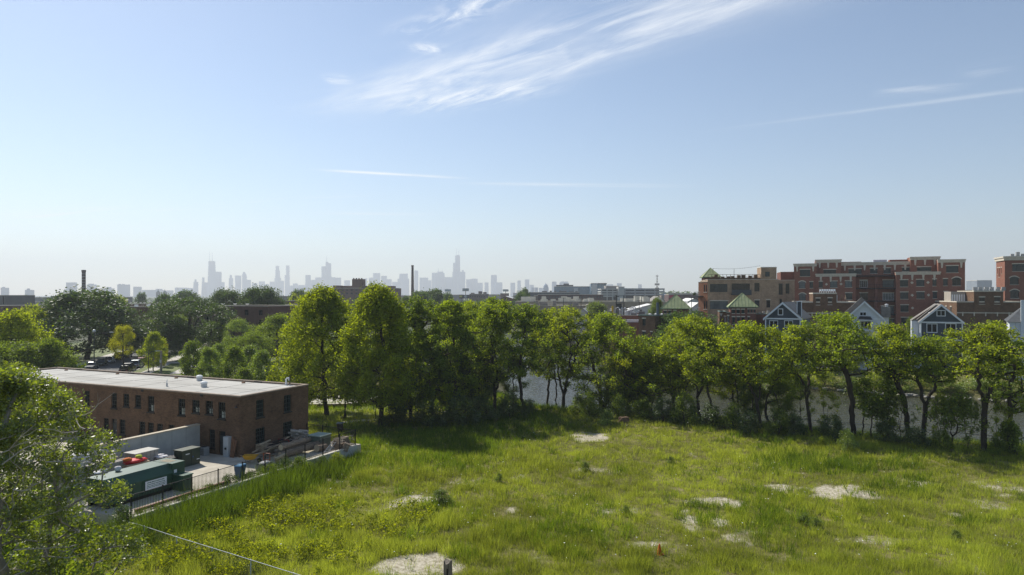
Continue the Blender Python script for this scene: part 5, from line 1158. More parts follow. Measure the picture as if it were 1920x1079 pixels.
for i, (px, py, top, hw, key, lm, lb) in enumerate([(1165, 770, 660, 34, 'round2', LM_MID, 'shaded low tree behind the cluster of thin stems'), (1222, 772, 690, 34, 'locust2', LM_LOC, 'low bright tree between the crooked and the arching trunk'), (1280, 778, 680, 36, 'locust2', LM_MID, 'low tree before the willow, right of the arching trunk'), (1385, 792, 690, 36, 'locust2', LM_LOC, 'low tree beneath the curved slim trunk'),
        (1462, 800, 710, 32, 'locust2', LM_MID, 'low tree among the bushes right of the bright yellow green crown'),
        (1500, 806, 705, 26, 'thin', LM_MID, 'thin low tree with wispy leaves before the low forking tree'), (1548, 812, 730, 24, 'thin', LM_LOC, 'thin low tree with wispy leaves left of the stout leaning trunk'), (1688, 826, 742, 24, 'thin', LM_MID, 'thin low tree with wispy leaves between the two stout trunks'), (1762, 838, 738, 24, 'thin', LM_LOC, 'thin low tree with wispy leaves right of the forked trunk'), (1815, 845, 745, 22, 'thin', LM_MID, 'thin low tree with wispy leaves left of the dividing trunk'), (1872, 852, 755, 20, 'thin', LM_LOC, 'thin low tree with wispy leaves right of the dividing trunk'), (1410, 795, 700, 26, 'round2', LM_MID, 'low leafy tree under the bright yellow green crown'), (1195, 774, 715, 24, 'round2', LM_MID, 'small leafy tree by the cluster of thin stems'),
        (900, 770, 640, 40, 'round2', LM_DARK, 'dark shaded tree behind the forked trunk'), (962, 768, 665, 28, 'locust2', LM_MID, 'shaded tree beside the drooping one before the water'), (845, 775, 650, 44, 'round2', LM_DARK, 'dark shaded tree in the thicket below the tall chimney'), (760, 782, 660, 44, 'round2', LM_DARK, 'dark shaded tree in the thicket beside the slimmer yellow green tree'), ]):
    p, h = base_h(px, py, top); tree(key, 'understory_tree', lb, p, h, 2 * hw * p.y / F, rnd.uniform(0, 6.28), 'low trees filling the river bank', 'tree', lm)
# ------------------------------------------------------------------ houses across the river
M_GREENROOF = mat('verdigris_roof', (0.27, 0.32, 0.15), 0.2, .8, rough=.75, detail=8, col2=(0.36, 0.39, 0.22), spec=.15)
M_GREYSID = mat('blue_grey_siding', (0.055, 0.070, 0.085), 0.12, 1, stretch=(1, 1, 8)); M_WHSID = mat('white_siding', (0.58, 0.62, 0.65), 0.05, 1, stretch=(1, 1, 8))
M_SHING = mat('grey_shingles', (0.20, 0.185, 0.165), 0.25, 1.6, detail=9); M_DKSH = mat('dark_shingles', (0.075, 0.08, 0.085), 0.25, 1.6, detail=9)
M_TRIM = mat('white_trim', (0.68, 0.71, 0.74), 0.05, 1); M_DKROOF = mat('dark_metal_roof', (0.018, 0.022, 0.026), 0.2, 2, rough=.45)
M_GRAVEL = mat('gravel_roof', (0.34, 0.31, 0.27), 0.25, 1.2, detail=8)
M_DECKW = mat('deck_wood', (0.12, 0.075, 0.045), 0.3, 2)
def sl(b, px): return b.a_at(px)[0]

# --- tan brick loft with roof deck
loft = Bld('brick_loft', 'tan brick loft building with wide windows and a roof deck with wooden railing', 'building', 1327, 1460, 172, -9, 16)
zt = loft.z_at(525, 1340)
W3 = [(1331, 1364, 533, 548), (1372, 1406, 532, 551), (1414.5, 1424, 531, 547), (1331.5, 1365, 565, 580), (1373, 1384, 565, 572), (1415, 1424, 563.5, 577), (1437, 1444, 563, 577)]
fo = [loft.rect(*r_) for r_ in W3]
loft.shell(zt, {'front': fo}, roof=M_GRAVEL, coping=M_STONE, cop_h=.1, par=.4)
for i, o in enumerate(fo): loft.window('front', o, M_GRNFR, G_PALE if i == 3 else (G_BLUE if i in (0, 5) else G_DARK), cols=[4, 4, 1, 4, 2, 2, 1][i], rows=1 if i in (2, 5) else 2, lintel=M_STONE if i in (3, 5, 6) else None, sill=None)
loft.done(M_TANB)
a0, a1 = sl(loft, 1427), sl(loft, 1456); z1 = loft.z_at(502.5, 1430); wx_ = loft.rect(1435, 1443, 510, 519)
m_ = MB(); m_.box(a0, a1, -.02, 5, zt + .12, z1); m_.build('stair_tower', M_TANB, loft.root)
MB().box(a0 - .08, a1 + .08, -.1, 5.08, z1 + .002, z1 + .2).build('tower_coping', M_STONE, loft.root)
w_ = MB().box(wx_[0], wx_[1], -.08, -.021, wx_[2], wx_[3]).build('window', M_GRNFR, loft.root); MB().box(wx_[0] + .1, wx_[1] - .1, -.09, -.081, wx_[2] + .1, wx_[3] - .1).build('pane', G_BLUE, w_)
# balcony
o = fo[1]; m_ = MB(); m_.box(o[0] - .2, o[1] + .2, -1.3, -.01, o[2] - .35, o[2] - .12); bal = m_.build('balcony', mat('balcony_steel', (.06, .07, .075), .1, 2), loft.root)
m_ = MB(); m_.box(o[0] - .2, o[1] + .2, -1.29, -1.25, o[2] + .95, o[2] + 1.0); m_.box(o[0] - .2, o[1] + .2, -1.28, -1.27, o[2] - .11, o[2] + .94); m_.build('railing', mat('mesh_railing', (.075, .085, .09), .2, 3), bal)
# deck railing, posts, string lights
a_l, a_r = sl(loft, 1328), sl(loft, 1426); m_ = MB()
m_.box(a_l, a_r, .1, .18, zt + .12, zt + .5)
rt_ = CAMZ - (515.5 - HY) / F * 172 - loft.z0
for k in range(15):
    x = a_l + (a_r - a_l) * k / 14; m_.box(x - .05, x + .05, .19, .27, zt + .15, rt_)
m_.box(a_l, a_r, .19, .27, rt_ + .002, rt_ + .08); m_.box(a_l, a_r * .98, .28, .33, (zt + rt_) / 2, (zt + rt_) / 2 + .06); m_.build('deck_railing', M_DECKW, loft.root)
m_ = MB()
for k in range(9):
    x = a_l + 1 + (a_r - a_l - 2) * k / 8 + rnd.uniform(-.3, .3); m_.box(x - .4, x + .4, 1.0, 1.9, zt + .1, zt + .1 + rnd.uniform(.6, 1.3))
m_.build('deck_furniture', M_DECKW, loft.root)
m_ = MB(); pts = []
for k in range(11): t_ = k / 10; pts.append((a_l + 1.2 + (a_r - a_l - 1.2) * t_, .3, rt_ + 1.6 - 1.6 * t_ * (1 - t_) + .6 * t_))
m_.tube(pts, .025, 4); m_.box((a_l + a_r) / 2 - .04, (a_l + a_r) / 2 + .04, .26, .34, rt_ + .08, rt_ + 1.5); m_.box(a_l + 1.16, a_l + 1.24, .26, .34, rt_ + .08, rt_ + 1.7); m_.build('string_lights', M_BLK, loft.root)
# corner wing in orange brick turned towards the sun, with bay and pyramid
wing = Bld('brick_wing', 'narrow orange brick wing with stacked balconies beside the tan loft', 'building', 1309.5, 1326.6, 174.8, -60, 6)
zw = wing.z_at(529.5, 1318); wo = [wing.rect(1319.5, 1322, 534, 548), wing.rect(1323.2, 1325.5, 534, 548), wing.rect(1319.5, 1322, 565, 580), wing.rect(1323.2, 1325.5, 565, 580)]
wing.shell(zw, {'front': wo}, roof=M_GRAVEL, coping=M_STONE, cop_h=.1)
for o in wo: wing.window('front', o, M_GRNFR, G_BLUE, cols=1, rows=2, sill=M_STONE)
wing.done(M_ORANGEB)
for py_ in (555, 584):
    z_ = wing.z_at(py_, 1312); b_ = MB().box(-.3, wing.L * .55, -1.2, -.01, z_ - .2, z_).build('balcony', MATS['balcony_steel'], wing.root)
    m_ = MB(); m_.box(-.3, wing.L * .55, -1.19, -1.15, z_ + 1, z_ + 1.06)
    for k in range(8): x = -.28 + (wing.L * .55 + .25) * k / 7; m_.box(x - .02, x + .02, -1.18, -1.16, z_ + .001, z_ + .999)
    m_.build('railing', M_GALV, b_)
    if py_ == 555:
        o = blob((.5, .4, .4), 91).build('planter_foliage', LM_MID, wing.root, True); o.location = (-.4, -.9, z_ + .1)
def pyramid(name, label, px, Y, base_py, tip_py, hw, drum_h=None, parent=None, loc=None, rz=0.3):
    pass
tb = Bld('roof_pavilion', 'square brick pavilion with green pyramid roof on top of the tan loft corner', 'pavilion', 1320.5, 1349, 180, -9, 6.0, z0=CAMZ - (528 - HY) / F * 180)
zt2 = tb.z_at(521, 1335); tb.shell(zt2, {}, roof=M_GRAVEL, coping=None); tb.done(M_DKRED)
def pyr_roof(b, zb, zt_, o=.45):
    m_ = MB(); cx_, cy_ = b.L / 2, b.W / 2
    m_.add([(-o, -o, zb), (b.L + o, -o, zb), (b.L + o, b.W + o, zb), (-o, b.W + o, zb), (cx_, cy_, zt_)], [(0, 1, 4), (1, 2, 4), (2, 3, 4), (3, 0, 4), (3, 2, 1, 0)])
    r_ = m_.build('pyramid_roof', M_GREENROOF, b.root)
    m_ = MB()
    for p in ((-o, -o), (b.L + o, -o), (b.L + o, b.W + o), (-o, b.W + o)): m_.tube([(p[0], p[1], zb + .03), (cx_, cy_, zt_ + .03)], .06, 5)
    # standing seams
    for k in range(1, 9):
        t_ = k / 9; x = -o + (b.L + 2 * o) * t_; s_ = 1 - abs(2 * t_ - 1); m_.tube([(x, -o, zb + .02), (x + (cx_ - x) * s_ * .0, -o + (cy_ + o) * s_, zb + .02 + (zt_ - zb) * s_)], .035, 4)
    m_.build('ridge_caps', M_GREENROOF, r_)
    m_ = MB(); m_.box(-o - .04, b.L + o + .04, -o - .04, b.W + o + .04, zb - .16, zb - .004); m_.build('eaves', mat('verdigris_gutter', (.14, .21, .12), .15, 2), b.root)
pyr_roof(tb, zt2 + .2, tb.z_at(505.5, 1336) + .5)
# --- rowhouses with pyramid towers
def rowtower(label, px0, px1, Y, eave, tip, rows, ang, corner_wide=None, group=None):
    b = Bld('rowhouse_tower', label, 'building', px0, px1, Y, ang, (px1 - px0) * Y / F * .95)
    zt_ = b.z_at(eave, (px0 + px1) / 2); ops = [b.rect(*r_) for r_ in rows]
    b.shell(zt_, {'front': ops}, roof=None, coping=None)
    for o in ops: b.window('front', o, M_GRNFR, G_BLUE, cols=1 if o[1] - o[0] < .9 else 2, rows=2, lintel=M_STONE, sill=M_STONE)
    b.done(M_DKRED); pyr_roof(b, zt_ + .16, b.z_at(tip, (px0 + px1) / 2) + .9)
    return b
t1 = rowtower('dark brick tower with green pyramid roof, the one by the white sheds', 1242, 1292, 158, 580, 559.5, [(1244.5, 1250, 583, 588), (1253, 1258.5, 583, 588), (1263, 1268.5, 583, 588)], -14)
t2 = rowtower('dark brick tower with green pyramid roof in front of the tan loft', 1369.5, 1417.5, 150, 577, 557.5, [(1372.5, 1378, 581, 588), (1381.5, 1387, 581, 588), (1390.5, 1396, 581, 588), (1402, 1405.5, 580.5, 587), (1407.5, 1411, 580.5, 587), (1413, 1416.2, 580.5, 587),
    (1373, 1378, 595, 608.5), (1382, 1387, 595, 608.5), (1390.5, 1396, 595, 608.5), (1402.5, 1405.5, 595, 603), (1373, 1378, 616, 630), (1382, 1387, 616, 630), (1390.5, 1396, 616, 630)], -14)
rh = Bld('brick_rowhouse', 'brown brick rowhouse with flat green edged roof beside the blue green willow', 'building', 1197, 1228.5, 156, -50, 9)
zr_ = rh.z_at(592.5, 1210); ro = [rh.rect(1204.5, 1210.5, 598, 611), rh.rect(1204.5, 1210.5, 622, 636), rh.rect(1220, 1223, 623, 634)]
rh.shell(zr_, {'front': ro}, roof=M_GRAVEL, coping=mat('green_coping', (.14, .19, .16), .15, 2), cop_h=.22)
for o in ro: rh.window('front', o, M_GRNFR, G_BLUE, cols=1, rows=2, lintel=M_STONE)
rh.done(M_BROWN)
MB().tube([(rh.L * .97, 1, zr_), (rh.L * .97, 1, zr_ + 3.0)], .28, 8).build('flue_pipe', mat('flue_blue', (.10, .13, .16), .1, 2), rh.root)
for k in range(4): MB().lathe([(.3, 0), (.3, .4), (.45, .5), (.1, .7)], (rh.L * (.2 + .2 * k), 3 + k, zr_ - .2), 8).build('roof_vent', M_ALU, rh.root)
for px0, px1, Y, top, lb, side in [(1349, 1362, 153, 585.5, 'narrow brown brick rowhouse step left of the tower before the tan loft', 0), (1362, 1369, 151, 587, 'thin brown brick bay with stone trimmed windows joined to the second pyramid tower', 1), (1417.8, 1446, 151, 590, 'low dark brick rowhouse with a roof terrace between pyramid tower and grey house', 2)]:
    b = Bld('brick_rowhouse', lb, 'building', px0, px1, Y, -14 if side != 1 else -50, 8 if side != 1 else 3); z_ = b.z_at(top, (px0 + px1) / 2)
    ops = [b.rect(1364, 1367, 593, 605), b.rect(1364, 1367, 613, 625)] if side == 1 else ([b.rect(1350.5, 1353.5, 590, 593), b.rect(1358, 1361, 594, 606)] if side == 0 else [b.rect(1422, 1427, 616, 628)])
    b.shell(z_, {'front': ops}, roof=M_GRAVEL, coping=MATS['green_coping'], cop_h=.15)
    for o in ops: b.window('front', o, M_TRIM, G_BLUE, cols=1, rows=2, lintel=M_STONE)
    if side == 2:
        m_ = MB(); m_.box(.3, b.L - .3, .3, .36, z_ + .9, z_ + .96)
        for k in range(12): x = .3 + (b.L - .6) * k / 11; m_.box(x - .02, x + .02, .3, .36, z_ + .15, z_ + .9)
        m_.build('terrace_railing', M_DECKW, b.root)
        for k in range(3): MB().box(.6 + k * .9, 1.1 + k * .9, 1.0, 1.5, z_ - .3, z_ + .5 + .2 * k).build('terrace_chair', mat('pale_plastic', (.5, .5, .48), .1, 2), b.root)
    b.done(M_BROWN if side != 2 else M_DKRED)

# --- gabled houses
def gable_house(label, px0, px1, Y, ang, eave, peak, depth, wall, roofm, wins, trim_bands=(), chim=None, side_wall=None, over=.35, name='gabled_house'):
    b = Bld(name, label, 'house', px0, px1, Y, ang, depth)
    xm = (px0 + px1) / 2; ze = b.z_at(eave, xm); zp = b.z_at(peak, xm); c = b.L / 2
    ops = [b.rect(*r_[:4]) for r_ in wins]
    b.facade('front', 0, b.L, 0, ze, [o for o in ops if o[3] < ze]); b.facade('left', 0, b.W, 0, ze, mi=1); b.facade('right', 0, b.W, 0, ze, mi=1); b.facade('back', 0, b.L, 0, ze)
    b.wall.add([(0, 0, ze), (b.L, 0, ze), (c, 0, zp)], [(0, 1, 2)]); b.wall.add([(0, b.W, ze), (b.L, b.W, ze), (c, b.W, zp)], [(2, 1, 0)])
    b.done([wall, side_wall or wall])
    sl_ = (zp - ze) / c; m_ = MB(); th = .22
    for s_ in (-1, 1):
        xe = c + s_ * (c + over); zee = ze - sl_ * over
        vs = [(c, -over, zp + .02), (c, b.W + over, zp + .02), (xe, b.W + over, zee + .02), (xe, -over, zee + .02)]
        vs += [(v_[0], v_[1], v_[2] + th) for v_ in vs]; m_.add(vs, [(0, 3, 2, 1), (4, 5, 6, 7), (0, 1, 5, 4), (1, 2, 6, 5), (2, 3, 7, 6), (3, 0, 4, 7)])
    r_ = m_.build('roof', roofm, b.root)
    m_ = MB()
    for s_ in (-1, 1):
        xe = c + s_ * (c + over + .05); zee = ze - sl_ * (over + .05)
        vs = [(c, -over - .06, zp - .2), (xe, -over - .06, zee - .2), (xe, -over - .06, zee + .27), (c, -over - .06, zp + .27)]
        vs += [(v_[0], -over - .003, v_[2]) for v_ in vs]; m_.add(vs, [(0, 1, 2, 3), (7, 6, 5, 4), (3, 2, 6, 7), (0, 4, 5, 1), (1, 5, 6, 2), (0, 3, 7, 4)])
    m_.build('bargeboard', M_TRIM, r_)
    m_ = MB(); m_.box(-.03, b.L + .03, -.05, -.004, ze - .28, ze + .02); m_.box(-.06, .18, -.06, -.004, 0, ze - .281); m_.box(b.L - .18, b.L + .06, -.06, -.004, 0, ze - .281)
    for z_ in trim_bands: m_.box(.19, b.L - .19, -.045, -.004, z_ - .15, z_ + .12)
    m_.build('trim_boards', M_TRIM, b.root)
    for r_, o in zip(wins, ops):
        if o[3] < ze: b.window('front', o, M_TRIM, G_DARK, cols=r_[4], rows=r_[5], fw=.16)
        else:
            b.window('front', o, M_TRIM, G_DARK, cols=r_[4], rows=r_[5], fw=.14, d=-.10, rec=.08)
    return b, ze, zp
g1, ze, zp = gable_house('grey blue gabled house with white trim beside the pyramid tower', 1435, 1501, 145, -30, 597, 569, 16, M_GREYSID, M_SHING, [(1458.5, 1468.5, 579, 591.5, 1, 1), (1442, 1459, 601, 615, 2, 1), (1470, 1487, 601, 615, 2, 1)], trim_bands=())
m_ = MB(); cz = g1.z_at(566.5, 1497); m_.box(g1.L - .9, g1.L - .1, 2.0, 3.0, ze - 2.5, cz); ch = m_.build('chimney', M_GREYSID, g1.root); m_ = MB()
for x_ in (g1.L - .98, g1.L - .12): m_.box(x_, x_ + .14, 1.9, 1.998, ze - 2.4, cz)
m_.box(g1.L - 1.0, g1.L, 1.88, 3.08, cz + .002, cz + .14); m_.build('chimney_trim', M_TRIM, ch)
m_ = MB(); m_.box(g1.L * .78, g1.L * .92, 5, 6.2, ze + 1.2, ze + 1.35); 
g2, ze2, zp2 = gable_house('white gabled house with dark metal canopy over its bay window', 1588, 1655, 146, -27, 597, 567, 12, M_WHSID, M_SHING, [(1611.5, 1625, 585, 593, 2, 1), (1613, 1634, 602.5, 618, 3, 1)])
m_ = MB(); a0, a1 = sl(g2, 1608), sl(g2, 1636); zc0, zc1 = g2.z_at(599.5, 1622), g2.z_at(593.5, 1622)
m_.add([(a0, -1.3, zc0), (a1, -1.3, zc0), (a1 - .4, -.06, zc1), (a0 + .4, -.06, zc1), (a0, -.06, zc0), (a1, -.06, zc0)], [(0, 1, 2, 3), (0, 3, 4), (1, 5, 2), (0, 4, 5, 1)]); m_.build('canopy', M_DKROOF, g2.root)
m_ = MB(); m_.box(a0 - .04, a1 + .04, -1.35, -.08, zc0 - .2, zc0 - .01); m_.box(a0 + .1, a0 + .35, -1.2, -.08, g2.z_at(619, 1622), zc0 - .201); m_.box(a1 - .35, a1 - .1, -1.2, -.08, g2.z_at(619, 1622), zc0 - .201); m_.box(a0, a1, -1.25, -.08, g2.z_at(621, 1622), g2.z_at(619.2, 1622)); m_.build('bay_frame', M_TRIM, g2.root)
m_ = MB(); m_.box(g2.L, g2.L + 1.3, 5, 11, 0, ze2 + .1); m_.build('rear_wing', M_WHSID, g2.root); m_ = MB(); m_.add([(g2.L - .2, 4.7, ze2 + 2.6), (g2.L + 1.6, 4.7, ze2 + 2.2), (g2.L + 1.6, 4.5, ze2 + .101), (g2.L - .2, 4.5, ze2 + .101), (g2.L - .2, 11, ze2 + 2.6), (g2.L + 1.6, 11, ze2 + 2.2)], [(0, 3, 2, 1), (0, 1, 5, 4), (1, 2, 5)]); m_.build('rear_roof', M_SHING, g2.root)
m_ = MB(); m_.lathe([(.3, 0), (.3, .5), (.45, .6), (.1, .8)], (g2.L + .9, 6, ze2 + 2.2), 8); m_.build('roof_vent', M_ALU, g2.root)
# upper second gable standing a little behind
m_ = MB(); c = g2.L / 2 - .6; zq = zp2 + 1.0; e2 = g2.L / 2 + .3
m_.add([(c, 2.4, zq), (c - e2, 2.4, zq - e2 * (zp2 - ze2) / (g2.L / 2)), (c + e2, 2.4, zq - e2 * (zp2 - ze2) / (g2.L / 2)), (c, 11.8, zq), (c - e2, 11.8, zq - e2 * (zp2 - ze2) / (g2.L / 2)), (c + e2, 11.8, zq - e2 * (zp2 - ze2) / (g2.L / 2))], [(0, 1, 2), (0, 3, 4, 1), (0, 2, 5, 3)]); m_.build('rear_gable', [M_SHING], g2.root)
g3, ze3, zp3 = gable_house('dark grey gabled house with two double windows and white trim', 1726, 1805, 143, -29, 604, 573, 15, M_GREYSID, M_SHING, [(1756, 1773, 582, 593.5, 2, 1), (1737, 1758, 607, 624.5, 2, 1), (1772, 1793.5, 606.5, 624, 2, 1)], side_wall=M_WHSID)
m_ = MB(); zb = g3.z_at(637.5, 1765); m_.box(-.02, g3.L + .02, -.055, -.004, zb - .2, zb + .12); m_.build('lower_trim', M_TRIM, g3.root)
m_ = MB(); m_.add([(-1.6, 5, ze3), (-1.6, 13, ze3), (g3.L * .42, 13, zp3 + .25), (g3.L * .42, 5.0, zp3 + .25)], [(0, 3, 2, 1)]); m_.build('cross_roof', M_SHING, g3.root)
MB().box(-1.5, -.001, 5.1, 12.9, 0, ze3 - .02).build('side_bay', M_WHSID, g3.root)
m_ = MB(); m_.lathe([(.12, 0), (.12, .3), (.25, .42), (.05, .55)], (g3.L * .22, 1.5, (ze3 + zp3) / 2 - .3), 8); m_.build('roof_vent', M_WHITE, g3.root)
g4 = Bld('white_house', 'white house with dark shingle roof and tall white chimney at the edge of the view', 'house', 1893, 1985, 138, -34, 14)
zq = g4.z_at(604, 1900); g4.facade('front', 0, g4.L, 0, zq); g4.facade('left', 0, g4.W, 0, zq); g4.facade('right', 0, g4.W, 0, zq); g4.facade('back', 0, g4.L, 0, zq); g4.done(M_WHSID)
m_ = MB(); zz = g4.z_at(573, 1915) + .5; m_.add([(-.5, -.4, zq), (g4.L, -.4, zq), (g4.L, 7, zz), (3.2, 7, zz), (-.5, 14.4, zq), (g4.L, 14.4, zq)], [(0, 1, 2, 3), (0, 3, 4), (3, 2, 5, 4)]); m_.build('roof', M_DKSH, g4.root)
a_ = sl(g4, 1914); MB().box(a_, a_ + .9, -.5, -.42 + .9, 0, g4.z_at(563, 1916)).build('chimney', M_WHSID, g4.root)
for k in range(2): MB().box(.9 + k * 1.2, 1.0 + k * 1.2, -.06, -.004, zq - 2.2, zq - .2).build('batten', mat('pale_batten', (.45, .47, .48), .1, 2), g4.root)
gar = Bld('white_garage', 'low white garage with dark roof beside the path across the river', 'garage', 1885, 1990, 128, -30, 9)
zq = gar.z_at(671, 1890); gar.facade('front', 0, gar.L, 0, zq); gar.facade('left', 0, gar.W, 0, zq); gar.facade('right', 0, gar.W, 0, zq); gar.facade('back', 0, gar.L, 0, zq); gar.done(M_WHSID)
m_ = MB(); m_.add([(-.4, -.4, zq), (gar.L, -.4, zq), (gar.L, 4.5, zq + 2.6), (-.4, 4.5, zq + 2.6), (-.4, 9.4, zq), (gar.L, 9.4, zq)], [(0, 1, 2, 3), (3, 2, 5, 4)]); m_.build('roof', M_DKSH, gar.root)
MB().box(1.5, 4.2, -.05, -.004, 0, 2.3).build('garage_door', M_TRIM, gar.root)
bs = Bld('boat_shed', 'dark boat shed with a blue grey roof on the far bank', 'shed', 1362, 1438, 137, -8, 7)
zq = bs.z_at(704, 1400); bs.facade('front', 0, bs.L, 0, zq); bs.facade('left', 0, bs.W, 0, zq); bs.facade('right', 0, bs.W, 0, zq); bs.facade('back', 0, bs.L, 0, zq); bs.done(mat('dark_boards', (.03, .035, .04), .2, 2))
m_ = MB(); m_.add([(-.4, -.5, zq), (bs.L + .4, -.5, zq), (bs.L + .4, 3.5, zq + 1.3), (-.4, 3.5, zq + 1.3), (-.4, 7.4, zq), (bs.L + .4, 7.4, zq)], [(0, 1, 2, 3), (3, 2, 5, 4)]); m_.build('roof', mat('blue_metal_roof', (.12, .17, .21), .15, 1, rough=.45), bs.root)
# --- brick townhouses
def townhouse(label, px0, px1, Y, ang, low, blocks, depth, wins, brick):
    b = Bld('brick_townhouse', label, 'building', px0, px1, Y, ang, depth)
    zl = b.z_at(low, (px0 + px1) / 2)
    b.shell(zl, {}, roof=M_GRAVEL, coping=M_STONE, cop_h=.28, par=.3)
    for i, (bx0, bx1, top) in enumerate(blocks):
        a0, a1 = sl(b, bx0), sl(b, bx1); z_ = b.z_at(top, (bx0 + bx1) / 2)
        ops = [b.rect(*w_, d=-.12) for w_ in wins[i]]
        b.facade('front', a0, a1, 0, z_, ops, d=-.12)
        b.wall.quad((a0, -.12, 0), (a0, -.12, z_), (a0, depth * .6, z_), (a0, depth * .6, 0)); b.wall.quad((a1, -.12, 0), (a1, depth * .6, 0), (a1, depth * .6, z_), (a1, -.12, z_)); b.wall.quad((a0, depth * .6, z_), (a0, depth * .6, zl - 1), (a1, depth * .6, zl - 1), (a1, depth * .6, z_)); b.wall.quad((a0, -.12, z_), (a1, -.12, z_), (a1, depth * .6, z_), (a0, depth * .6, z_))
        MB().box(a0 - .08, a1 + .08, -.22, depth * .6 + .08, z_ + .002, z_ + .3).build('block_coping', M_STONE, b.root)
        for o in ops: b.window('front', o, M_DKFR, G_DARK, cols=2, rows=2, d=-.12, lintel=M_STONE, sill=M_STONE)
    zs = b.z_at(low + 20.5, (px0 + px1) / 2); m_ = MB(); m_.box(0, b.L, -.2, -.125, zs, zs + .22)
    for k in range(6): x = b.L * (k + .5) / 6; m_.prism([(x - .12, -.26), (x + .12, -.26), (x + .12, -.205), (x - .12, -.205)], zs - .7, zs + .3)
    m_.build('stone_band', M_STONE, b.root)
    b.done(brick); return b
h1 = townhouse('brown brick townhouse with white chairs on its roof behind the gabled houses', 1494, 1610, 166, -18, 568, [(1524.5, 1568.5, 551.5)], 14, [[(1530, 1537.5, 560, 572), (1552.5, 1560, 559.5, 571.5)]], M_BROWN)
zb = h1.z_at(551.5, 1546) + .3; a0 = sl(h1, 1535)
m_ = MB()
for k in range(7):
    x = a0 + .3 + k * .52; m_.box(x, x + .42, 1.0, 1.45, zb + .35, zb + .41); m_.box(x, x + .42, 1.42, 1.47, zb + .41, zb + .85)
    for q in (0, .38): m_.box(x + q, x + q + .04, 1.0, 1.04, zb, zb + .35); m_.box(x + q, x + q + .04, 1.42, 1.46, zb, zb + .35)
tag(m_.build('roof_chairs', M_WHITE, h1.root), kind='stuff')
m_ = MB(); xr = sl(h1, 1569) + .1; zlow = h1.z_at(568, 1550)
for k in range(7): m_.box(xr, xr + .09, .6 + k * .5, .85 + k * .5, zlow + .3, zlow + 1.9)
m_.build('white_slats', M_WHITE, h1.root)
for k, px_ in enumerate((1579.5, 1588)):
    x = sl(h1, px_); e = empty('patio_umbrella', h1.root.matrix_basis @ Vector((x, 1.2 + k, zlow)), 0, ['brown folded patio umbrella on the townhouse terrace, the darker slimmer one', 'tan folded patio umbrella on the townhouse terrace'][k], 'umbrella')
    e.location = Matrix.Translation(h1.root.location) @ Matrix.Rotation(h1.a, 4, 'Z') @ Vector((x, 1.2 + k, zlow))
    MB().tube([(0, 0, 0), (0, 0, 2.0)], .04, 6).build('pole', M_DECKW, e); MB().lathe([(.10, .7), (.20, .8), (.17, 1.2), (.12, 1.5), (.04, 1.95)], n=8).build('canopy', mat(['brown_canvas', 'tan_canvas'][k], [(.16, .10, .06), (.34, .24, .16)][k], .15, 3), e); MB().lathe([(.28, 0), (.28, .08), (.06, .14)], n=10).build('base', M_BLK, e)
h2 = townhouse('large brown brick townhouse with a sunlit side wall and machinery on its roof', 1794, 1925, 172, -18, 567.5, [(1826, 1881, 547.5)], 22, [[(1836, 1846.5, 558, 570.5), (1864.5, 1875, 557.5, 570.5)]], M_BROWN)
z_ = h2.z_at(547.5, 1850)
for k in range(6): 
    m_ = MB(); x = sl(h2, 1830) + k * 1.25; m_.box(x, x + .8, 2 + .3 * (k % 2), 2.8, z_ + .3, z_ + 1.2); m_.build('roof_condenser', mat('unit_grey', (.30, .31, .31), .15, 3), h2.root)
m_ = MB(); x0_ = sl(h2, 1793) + .4; x1_ = sl(h2, 1826) - .2; zl_ = h2.z_at(567.5, 1810); m_.box(x0_, x1_, 6.0, 12, zl_, h2.z_at(547, 1810)); pn = m_.build('penthouse', mat('pale_stucco', (.36, .32, .27), .12, 1), h2.root)
m_ = MB()
for k in range(6): x = x0_ + (x1_ - x0_) * (k + .3) / 6; m_.box(x, x + (x1_ - x0_) / 11, 5.9, 5.995, zl_ + .3, zl_ + 2.0)
m_.build('white_posts', M_WHITE, pn)
# arched openings on the sunlit side
for k in range(4):
    a_ = 4 + k * 4.2; m_ = MB(); h2.bar(m_, 'left', a_, a_ + 1.1, zl_ - 3.2, zl_ - 1.2, -.03, -.004); w_ = m_.build('side_window', M_DKFR, h2.root); m_ = MB(); h2.bar(m_, 'left', a_ - .15, a_ + 1.25, zl_ - 1.19, zl_ - .95, -.07, -.004); m_.build('lintel', M_STONE, w_)

# --- big red brick apartments
cd_ = Bld('brick_apartments', 'big red brick apartment block with stone cornices and dark balconies', 'building', 1490, 1810, 205, -23, 20)
zA = cd_.z_at(500, 1490)
def band(x0, x1, d, z0, z1, n=3, name='cornice', proj=.35):
    m_ = MB(); m_.box(x0 - .2, x1 + .2, d - proj, d + .3, z1 - (z1 - z0) * .45, z1); m_.box(x0 - .08, x1 + .08, d - proj * .55, d + .28, z0, z1 - (z1 - z0) * .45 - .003)
    for k in range(n):
        x = x0 + (x1 - x0) * (k + .5) / n if n > 2 else (x0 + .9 if k == 0 else x1 - .9)
        m_.add([(x - .3, d - .22, z0 - .004), (x + .3, d - .22, z0 - .004), (x + .16, d - .14, z0 - 1.5), (x - .16, d - .14, z0 - 1.5), (x - .3, d - .005, z0 - .004), (x + .3, d - .005, z0 - .004), (x + .16, d - .005, z0 - 1.5), (x - .16, d - .005, z0 - 1.5)], [(0, 3, 2, 1), (0, 4, 7, 3), (1, 2, 6, 5), (3, 7, 6, 2)])
    return m_.build(name, M_STONE, cd_.root)
